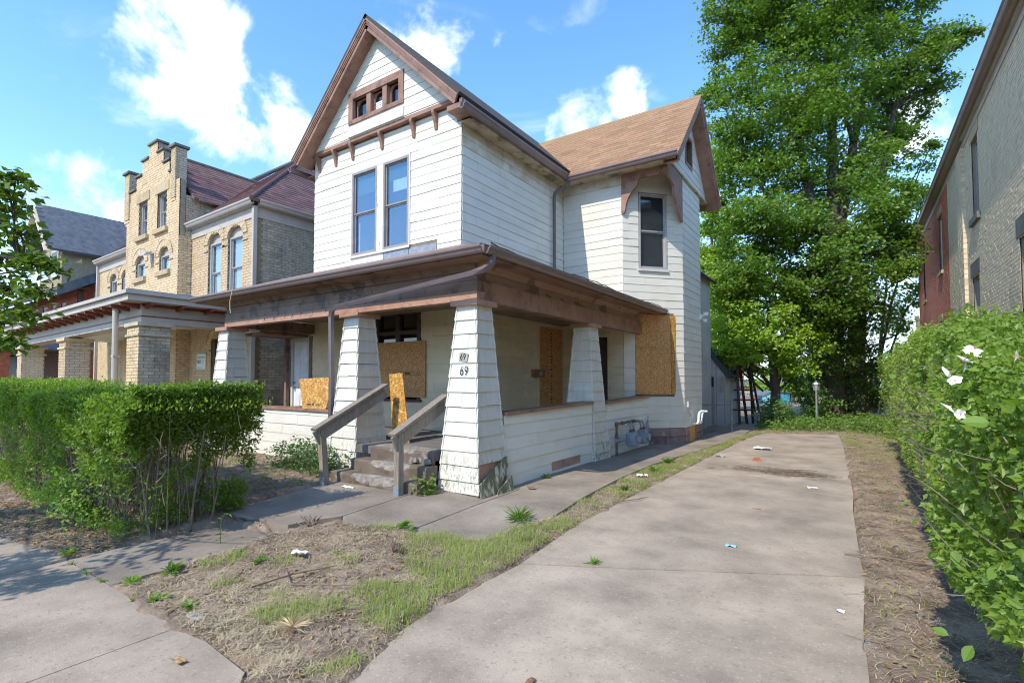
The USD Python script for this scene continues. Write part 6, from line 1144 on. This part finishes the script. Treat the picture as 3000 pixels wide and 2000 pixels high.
tag(obj('leaf_litter', leaf_mesh(P, unit(k) * (1, 1, .25), unit(k) * .35 + (0, 0, 1), rng.uniform(.02, .06, k), rng.uniform(.012, .035, k), .3), 'leaf_dead'), 'brown dead leaves lying under the hedges', 'dead leaves', kind='stuff')
# low ivy and creepers
def cover(name, label, cat, poly, n, L, mat, hmax, dens=None, up=(0, -.2, .9), group=None):
    p = scatter(poly, n, dens); k = len(p); z = ground_z(p) + rng.random(k) ** 1.3 * hmax * (.35 + nf(51, 1.8)(p[:, 0], p[:, 1])); P = np.stack([p[:, 0], p[:, 1], z + .01], -1); s = rng.uniform(.6, 1.3, k)
    T = thing(name, label, cat, group=group); obj('leaves', leaf_mesh(P, unit(k) * (1, 1, .4), unit(k) * .5 + up, L * s, L * .8 * s, .15, [(0, 0), (.3, .5), (.6, .38), (1, 0), (.6, -.38), (.3, -.5)]), mat, T, kind='stuff')
    st_ = MB()
    for q in P[::max(1, k // 60)]: st_.tube(curve((q[0], q[1], float(ground_z(q[None, :2])[0])), q, 4, .2), [.004, .003, .003, .002], 4, cap=False)
    obj('stems', st_, 'twig', T, kind='stuff'); return T
cover('ivy_patch', 'ivy mound growing against the front porch wall beside the left handrail', 'ivy', Polygon([(-2.2, -2.75), (-.4, -2.9), (-.45, -2.15), (-2.0, -2.05)]), 3600, .05, 'leaf_ivy', .42)
cover('garden_weeds', 'sparse weeds on the dry garden bed between hedge and porch', 'weeds', Polygon([(-4.5, -4.3), (.2, -4.4), (-.3, -2.9), (-4.5, -2.6)]), 2600, .03, 'weed_green', .10, lambda x, y: smoothstep(.48, .6, nf(61, 2.2)(x, y)))
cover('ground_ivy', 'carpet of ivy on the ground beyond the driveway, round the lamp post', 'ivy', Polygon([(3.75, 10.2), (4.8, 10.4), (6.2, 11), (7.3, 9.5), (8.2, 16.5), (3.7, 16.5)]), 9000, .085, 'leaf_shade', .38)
cover('step_weed', 'leafy green weed growing between the steps and the corner column', 'weed', Polygon([(1.44, -2.82), (1.62, -2.78), (1.72, -2.45), (1.5, -2.42)]), 420, .055, 'weed_green', .42)
cover('fence_bush', 'dark leafy bush round the short gate post right of the back path', 'bush', Polygon([(3.45, 11.6), (4.5, 11.9), (4.5, 14), (3.6, 14)]), 2600, .09, 'leaf_ivy', .95)
def weed(label, x, y, z, n, L, W, mat='weed_green', lean=.7, shape=None, broad=False, group=None):
    L, W, n = L * .72, W * .72, int(n * 1.7); T = thing('weed', label, 'weed', group=group, loc=(x, y, z)); a = rng.random(n) * 2 * PI; el = rng.uniform(.25, 1.2, n) if not broad else rng.uniform(.1, .7, n); D = np.stack([np.cos(a) * np.cos(el), np.sin(a) * np.cos(el), np.sin(el)], -1)
    N = np.stack([-np.cos(a) * np.sin(el), -np.sin(a) * np.sin(el), np.cos(el)], -1) + unit(n) * .35; s = rng.uniform(.4, 1.15, n); D = D + unit(n) * .22
    obj('leaves', leaf_mesh(D * L * .08 + unit(n) * (L * .22, L * .22, .004), D, N, L * s, W * s, .25, shape or [(0, 0), (.2, .3), (.5, .5), (.8, .3), (1, 0), (.8, -.3), (.5, -.5), (.2, -.3)]), mat, T)
    obj('stalk', MB().tube([(0, 0, -.01), (0, 0, L * .25)], [.006, .003], 5), mat, T); return T
weed('tuft of narrow leaves growing alone from the crack in the driveway', 4.46, -3.50, .0, 26, .11, .018)
weed('broad pale burdock leaf lying at the top edge of the lawn by the walk', 2.40, -3.86, .07, 5, .22, .20, broad=True)
weed('largest clump of long upright leaves where lawn meets the walk corner', 3.22, -2.80, .04, 44, .26, .022)
weed('low clover-like clump at the lawn edge nearest the sidewalk joint', 2.12, -6.0, .01, 26, .10, .055, broad=True); weed('second low clover-like clump just left of the clear plastic scrap', 2.45, -5.95, .02, 22, .09, .05, broad=True)
weed('leafy dock on the left tip of the lawn by the walkway', 1.62, -5.72, .02, 26, .14, .04); weed('spreading dock beside the walkway at the outermost lawn corner', 1.60, -6.0, .01, 22, .12, .03)
weed('small dandelion rosette in the middle of the bare lawn', 2.05, -5.2, .04, 18, .12, .035, broad=True); weed('weed at the foot of the low porch wall beside the reddish bare boards', 2.28, -.55, .05, 18, .16, .04); weed('leafy sprig sticking out of the grass strip near the gas meters', 3.36, 2.2, .03, 12, .26, .13, broad=True)
weed('wide-leaved weed in the grass strip level with the second side column', 3.42, 1.2, .03, 14, .20, .10, broad=True); weed('dock in the grass strip beside the near end of the walk', 3.6, -.6, .02, 20, .17, .05); weed('grassy sprout at the dirt corner beside the sidewalk and hedge', .32, -6.06, .01, 26, .12, .02)
sp = thing('weed', 'thin single stalk with drooping top at the walkway edge before the hedge', 'weed', loc=(1.12, -5.08, .0)); obj('stalk', MB().tube([(0, 0, 0), (.0, 0, .14), (.01, 0, .24), (.05, .01, .30), (.11, .02, .31)], [.004, .0035, .003, .0025, .002], 5), 'weed_green', sp); obj('leaves', leaf_mesh([[0, 0, .24], [.05, 0, .30], [.11, .02, .31]], [[-1, 0, .2], [1, .3, .2], [1, 0, -.3]], [[0, 0, 1]] * 3, .07, .02), 'weed_green', sp)
for i, (x, y) in enumerate(((.62, -6.11), (1.0, -6.12), (1.32, -6.105), (.05, -6.28), (1.95, -6.11))):
    weed(['sprig in the sidewalk joint nearest the hedge bed', 'sprig in the middle of the walkway joint', 'sprig in the walkway joint nearest the lawn tip', 'sprig beside the raised sidewalk slab', 'tiny sprig at the lawn front edge by the sidewalk'][i], x, y, .0, 14, .055, .012)
pc_ = np.vstack([scatter(lawn, 1500), scatter(strip_r, 800), scatter(garden, 700)]); mb = MB()
for q, z_ in zip(pc_, ground_z(pc_)):
    s_ = rng.uniform(.004, .014) * (1 if rng.random() < .93 else 2); mb.add(np.array([[-1, -.6, 0], [.8, -1, 0], [1, .7, 0], [-.7, 1, 0], [-.6, -.4, .9], [.5, -.6, 1], [.6, .4, .8], [-.4, .6, 1.1]]) * s_ * rng.uniform(.7, 1.3, 3) + (q[0], q[1], z_ - s_ * .2), BOXF)
tag(obj('soil_clods', mb, 'dirt'), 'crumbs of soil and pebbles lying on the bare ground', 'soil', kind='stuff')
dc = thing('straw_clump', 'pale dry grass clump near the front edge of the lawn', 'dry grass', loc=(3.35, -5.72, .03)); a = rng.random(120) * 2 * PI; D = np.stack([np.cos(a), np.sin(a), rng.uniform(.1, .8, 120)], -1); obj('blades', leaf_mesh(np.zeros((120, 3)) + D * .01, D, np.tile([0, 0, 1.0], (120, 1)), rng.uniform(.05, .15, 120), .003, .1), 'straw', dc)
for i, (x, y, s) in enumerate(((1.52, -4.35, 1.0), (2.9, -4.4, .7))):
    dc = thing('stump', ['cut brown stump of stalks at the corner of the raised walk slab', 'small cut stump of stalks in the lawn grass'][i], 'stump', loc=(x, y, .05)); mb = MB()
    for k in range(16): mb.tube([(rng.normal(0, .04) * s, rng.normal(0, .03) * s, 0), (rng.normal(0, .07) * s, rng.normal(0, .06) * s, rng.uniform(.05, .14) * s)], [.008, .006], 5)
    obj('stalks', mb, 'twig', dc, kind='stuff')
# ------------------------------------------------------------------ litter
def scrap(name, label, cat, x, y, w, h, mat, z=.006, seed=0, lift=.03, n=7):
    """a crumpled flat piece lying on the ground"""
    u, v = np.meshgrid(np.linspace(-.5, .5, n), np.linspace(-.5, .5, n), indexing='ij'); r = .8 + .4 * meshkit.noise(np.stack([u * 3, v * 3, 0 * u + seed], -1), seed)
    P = np.stack([x + u * w * r, y + v * h * r, z + lift * (meshkit.fbm(np.stack([u * 4, v * 4, 0 * u + seed], -1), 3, seed + 5) - .2).clip(0)], -1).reshape(-1, 3)
    I = (np.arange(n - 1)[:, None] * n + np.arange(n - 1)[None]).ravel(); F = np.concatenate([np.stack([I, I + n, I + n + 1], -1), np.stack([I, I + n + 1, I + 1], -1)])
    return tag(obj(name, (np.vstack([P, P - (0, 0, .0015)]), np.vstack([F, F[:, ::-1] + len(P)])), mat, None, True), label, cat)
scrap('paper_scrap', 'small blue scrap of wrapper on the driveway', 'litter', 5.37, -2.33, .10, .06, 'paper_blue', seed=1)
scrap('paper_scrap', 'crumpled white paper near the far end of the driveway', 'litter', 4.59, 5.45, .36, .28, 'paper', seed=2, lift=.12)
scrap('paper_scrap', 'white paper scrap on the walk in front of the steps', 'litter', .41, -2.98, .22, .07, 'paper', z=.104, seed=3)
scrap('paper_scrap', 'clear plastic scrap at the front edge of the lawn', 'litter', 2.66, -6.0, .12, .07, 'window_grey', z=.02, seed=4)
scrap('paper_scrap', 'white plastic bag scrap caught in the lawn grass', 'litter', 2.24, -4.94, .15, .08, 'paper', z=.06, seed=6, lift=.09)
scrap('paper_scrap', 'white scrap in the grass strip near the second side column', 'litter', 3.45, .55, .16, .10, 'paper', z=.03, seed=7, lift=.08)
scrap('paper_scrap', 'grey paper scrap in the driveway edge by the gas meters', 'litter', 4.02, 3.7, .18, .10, 'plate_grey', seed=8, lift=.07)
scrap('paper_scrap', 'tiny white flake on the right edge of the driveway', 'litter', 6.30, -3.40, .05, .03, 'paper', seed=9)
scrap('paper_scrap', 'pale scrap on the driveway right of the twig heap', 'litter', 5.85, 1.2, .14, .08, 'paper', seed=10)
scrap('dead_leaf', 'yellow-brown leaf lying on the front sidewalk', 'leaf', 3.14, -6.30, .09, .05, 'leaf_dead', z=.008, seed=11)
scrap('dead_leaf', 'orange leaf lying at the bottom edge of the driveway', 'leaf', 4.93, -5.33, .035, .06, 'leaf_dead', seed=12)
scrap('dead_leaf', 'rusty leaf stain on the driveway past the crack', 'leaf', 5.35, -.6, .10, .05, 'leaf_dead', seed=13, lift=.01)
scrap('dead_leaf', 'curled brown leaf before the foot of the corner column', 'leaf', 2.45, -1.35, .14, .06, 'leaf_dead', z=.06, seed=14, lift=.05)
tag(obj('brick_fragment', MB().add(np.array([[0, 0, 0], [.17, .02, 0], [.16, .11, 0], [.01, .10, 0], [.02, .01, .06], [.14, .03, .08], [.13, .09, .07], [.03, .09, .05]]) + (4.66, 3.5, .004), BOXF), 'brick_red'), 'broken brick fragment on the far driveway', 'brick')
tw = thing('twig_heap', 'flat heap of dry twigs across the far driveway', 'twigs'); mb = MB()
for k in range(150):
    p = np.array([5.25 + rng.normal(0, .42), 2.37 + rng.normal(0, .14), .006 + .03 * rng.random()]); a = rng.normal(0, .35); L = rng.uniform(.1, .5); mb.tube(curve(p, p + (L * math.cos(a), L * math.sin(a), rng.uniform(0, .02)), 4, .06), rng.uniform(.002, .005), 4, cap=False)
obj('twigs', mb, 'twig', tw, kind='stuff')
for i, (pts, lab) in enumerate((([(2.55, -5.55, .05), (2.62, -5.25, .07), (2.78, -4.95, .08)], 'bare curved stick standing out on the lawn'), ([(6.30, -2.0, .02), (6.62, -2.02, .05), (7.0, -2.0, .04)], 'long thin stick lying from the driveway edge to the right hedge'), ([(3.75, -1.4, .03), (3.95, -1.05, .03), (4.02, -.8, .02)], 'short curved stick on the left driveway edge'), ([(2.45, -5.2, .05), (2.75, -5.35, .05), (3.2, -5.1, .06)], 'reddish stem lying across the lawn'))):
    t = thing('stick', lab, 'stick'); obj('stem', MB().tube(pts, [.008, .006, .004], 6), 'twig', t); obj('side_twig', MB().tube([pts[1], np.array(pts[1]) + (.08, .06, .03)], [.004, .002], 5), 'twig', t)
# ------------------------------------------------------------------ back yard
lp = thing('lamp_post', 'grey yard lamp on a slim post in front of the ivy', 'lamp', loc=(5.24, 13.5, -.05))
obj('post', MB().lathe([(.07, 0), (.06, .05), (.038, .10), (.034, 1.22), (.045, 1.25), (.03, 1.28)], (0, 0, 0), 14), 'steel_post', lp, smooth=40)
ln = obj('lantern', MB().lathe([(.05, 0), (.075, .03), (.105, .25), (.0, .25)], (0, 0, 1.26), 6), 'glass_lamp', lp)
obj('lantern_cap', MB().lathe([(.13, 0), (.10, .05), (.03, .09), (.02, .13), (0, .14)], (0, 0, 1.51), 6), 'steel_post', ln)
for k in range(6): a = k * PI / 3; obj('lantern_bar', MB().tube([(.078 * math.cos(a), .078 * math.sin(a), 1.29), (.108 * math.cos(a), .108 * math.sin(a), 1.51)], .008, 5), 'steel_post', ln)
gt = thing('chain_link_gate', 'chain link gate with grey posts across the back path beside the lean-to', 'gate')
obj('post', MB().tube([(3.17, 9.4, -.02), (3.17, 9.4, .96)], .038, 10), 'steel_post', gt); obj('post', MB().tube([(2.28, 9.4, -.02), (2.28, 9.4, .85)], .03, 10), 'steel_post', gt); obj('rail', MB().tube([(2.28, 9.4, .82), (3.14, 9.4, .82)], .02, 8), 'steel_post', gt)
wr = MB(); L = .86
for k in range(-9, 12):
    for s in (-1, 1):
        z0, x0 = 0.05, 2.28 + k * .09; q = []
        for z in (0.05, .80):
            q.append((x0 + s * (z - .05) * .9, z))
        (xa, za), (xb, zb) = q
        lo, hi = 2.28, 3.14; f = lambda x, z: (x, 9.4, z)
        if max(xa, xb) < lo or min(xa, xb) > hi: continue
        def clip(x, z, X, Z):
            if x < lo: z = z + (Z - z) * (lo - x) / (X - x); x = lo
            if x > hi: z = z + (Z - z) * (hi - x) / (X - x); x = hi
            return x, z
        a, b = clip(xa, za, xb, zb), clip(xb, zb, xa, za); wr.tube([f(*a), f(*b)], .0035, 3, cap=False)
obj('wire_mesh', wr, 'steel_post', gt, kind='stuff')
gp = thing('gate_post', 'short grey double fence post on the right of the back path', 'post', loc=(3.57, 11.75, -.03))
for k in (-.05, .05): obj('post', MB().tube([(k, 0, 0), (k, 0, .52)], .028, 8), 'steel_post', gp)
ws = thing('wooden_stairs', 'tangle of dark wooden stair posts and beams behind the lean-to', 'stairs')
for (p, q, w) in (((3.1, 12.6, -.1), (2.6, 12.9, 4.3), .09), ((3.35, 13.2, -.1), (2.75, 13.0, 4.2), .09), ((2.9, 12.3, -.1), (2.75, 12.5, 3.9), .08), ((3.55, 12.8, -.1), (3.0, 13.2, 3.1), .07), ((3.25, 12.9, -.1), (3.15, 12.8, 3.2), .09), ((2.5, 12.4, 3.6), (3.2, 12.6, 2.9), .10), ((2.5, 12.4, 3.0), (3.5, 12.7, 2.0), .12), ((2.5, 12.5, 2.4), (3.6, 12.9, 1.2), .10), ((3.05, 12.4, .9), (3.5, 12.9, .9), .05), ((3.0, 12.4, .5), (3.5, 12.9, .5), .05), ((2.2, 11.2, 2.0), (3.05, 11.2, 1.72), .035), ((2.3, 11.2, 1.4), (2.75, 11.2, 1.8), .02)):
    obj('beam', MB().bar(p, q, w, w * .6), 'lumber_dark', ws)
for k in range(8): obj('tread', MB().box((2.55, 12.3 + .16 * k, .5 + k * .36), (3.35, 12.55 + .16 * k, .54 + k * .36)), 'lumber_dark', ws)
fw_ = thing('board_fence', 'grey picket fence in front of the red far house', 'fence')
o = at(2160, 1175, 44); e = at(2245, 1175, 44)
for k in range(26): p = o + (e - o) * k / 26; obj('picket', MB().box((p[0], p[1], p[2] - .75), (p[0] + (e - o)[0] / 26 * .86, p[1] + .03, p[2] + rng.uniform(-.02, .02))), 'fence_wood', fw_)
# red far house
t = 60; RF = thing('far_red_house', 'small red clapboard house with grey roof seen far off past the back path', 'house')
A, B = at(2130, 1174, t), at(2244, 1172, t); zb = -1.2; ux = (B - A) * (1, 1, 0); W_ = np.linalg.norm(ux); fr = Fr((A[0], A[1], zb), ux); Zat = lambda v: 1.641 + (1110 - v) * t / FPX - zb
px = lambda u: (u - 2130) / 114 * W_
obj('wall', MB().fbox(fr, px(2150), px(2236), 0, Zat(1130), -6, 0), 'siding_red', RF); obj('upper_wall', MB().fbox(fr, px(2105), px(2215), Zat(1130), Zat(1065), -9, -3), 'brick_red', RF)
obj('porch_roof', MB().ext(fr, Polygon([(px(2150), Zat(1131)), (px(2243), Zat(1131)), (px(2236), Zat(1112)), (px(2160), Zat(1112))]), -4, .5), 'slate_grey', RF); obj('roof', MB().ext(fr, Polygon([(px(2095), Zat(1066)), (px(2225), Zat(1066)), (px(2200), Zat(1030)), (px(2120), Zat(1030))]), -9.5, -2.5), 'slate_grey', RF)
d = obj('door', MB().fbox(fr, px(2181), px(2197), 0.0, Zat(1148), 0, .06), 'meter_grey', RF); obj('door_casing', MB().fbox(fr, px(2177.5), px(2181), 0, Zat(1146), 0, .1).fbox(fr, px(2197), px(2200.5), 0, Zat(1146), 0, .1).fbox(fr, px(2177.5), px(2200.5), Zat(1148), Zat(1145), 0, .1), 'window_white', RF); obj('wreath', MB().tube([fr.P(px(2189) + .18 * math.cos(a), Zat(1156) + .22 * math.sin(a), .1) for a in np.linspace(0, 2 * PI, 12)], .06, 6), 'straw', d)
w = obj('window', MB().fbox(fr, px(2163), px(2174), Zat(1162), Zat(1140), 0, .05), 'window_white', RF); obj('pane', MB().fbox(fr, px(2164.5), px(2172.5), Zat(1160), Zat(1147), .051, .06), 'blind', w)
w = obj('window', MB().fbox(fr, px(2168), px(2188), Zat(1112), Zat(1080), -3, -2.9), 'window_white', RF); obj('pane', MB().fbox(fr, px(2171), px(2184), Zat(1094), Zat(1082), -2.899, -2.88), 'blind', w)
t = 40; SHD = thing('shed', 'teal garden shed with a blue side beyond the dark trunk', 'shed'); A = at(2236, 1182, t); B = at(2264, 1182, t); ux = (B - A) * (1, 1, 0); W_ = np.linalg.norm(ux); zb = -.45; fr = Fr((A[0], A[1], zb), ux); Z2 = lambda v: 1.641 + (1110 - v) * t / FPX - zb; px = lambda u: (u - 2236) / 28 * W_
obj('end_wall', MB().ext(fr, Polygon([(0, 0), (px(2264), 0), (px(2264), Z2(1147)), (px(2236), Z2(1159))]), -.1, 0), 'shed_teal', SHD); obj('side_wall', MB().fbox(fr, px(2264.3), px(2314), 0, Z2(1151), -2.4, 0), 'shed_blue', SHD); obj('roof', MB().ext(fr, Polygon([(px(2234), Z2(1159)), (px(2264), Z2(1146)), (px(2316), Z2(1150)), (px(2316), Z2(1148)), (px(2264), Z2(1144)), (px(2234), Z2(1157))]), -2.5, .1), 'slate_grey', SHD)
ub = thing('far_outbuilding', 'white far outbuilding with dark eaves in the gap behind the right hedge', 'building'); t = 46; A = at(2612, 1090, t); fr = Fr((A[0], A[1], -1.0), (math.cos(YAW), math.sin(YAW), 0)); Z3 = lambda v: 1.641 + (1110 - v) * t / FPX + 1.0
obj('wall', MB().fbox(fr, 0, 9, 0, Z3(1068), -5, 0), 'window_white', ub); obj('roof', MB().fbox(fr, -.4, 9.4, Z3(1068), Z3(1062), -5.4, .4), 'stone_dark', ub); obj('annex', MB().fbox(fr, -.8, 1.6, 0, Z3(1092), .1, 3), 'slate_grey', ub)
ul = thing('utility_line', 'leaning utility pole and wire beside the red brick wall', 'utility pole'); t = 40; obj('pole', MB().tube([at(2698, 1110, t) - (0, 0, 2.2), at(2692, 960, t), at(2686, 925, t)], [.16, .14, .13], 10), 'lumber_grey', ul); a, b = at(2560, 968, t), at(2690, 985, t); q = np.linspace(0, 1, 12)[:, None]; obj('wire', MB().tube(a + (b - a) * q + np.array([0, 0, -.5]) * (q * (1 - q)), .022, 5), 'black_paint', ul)
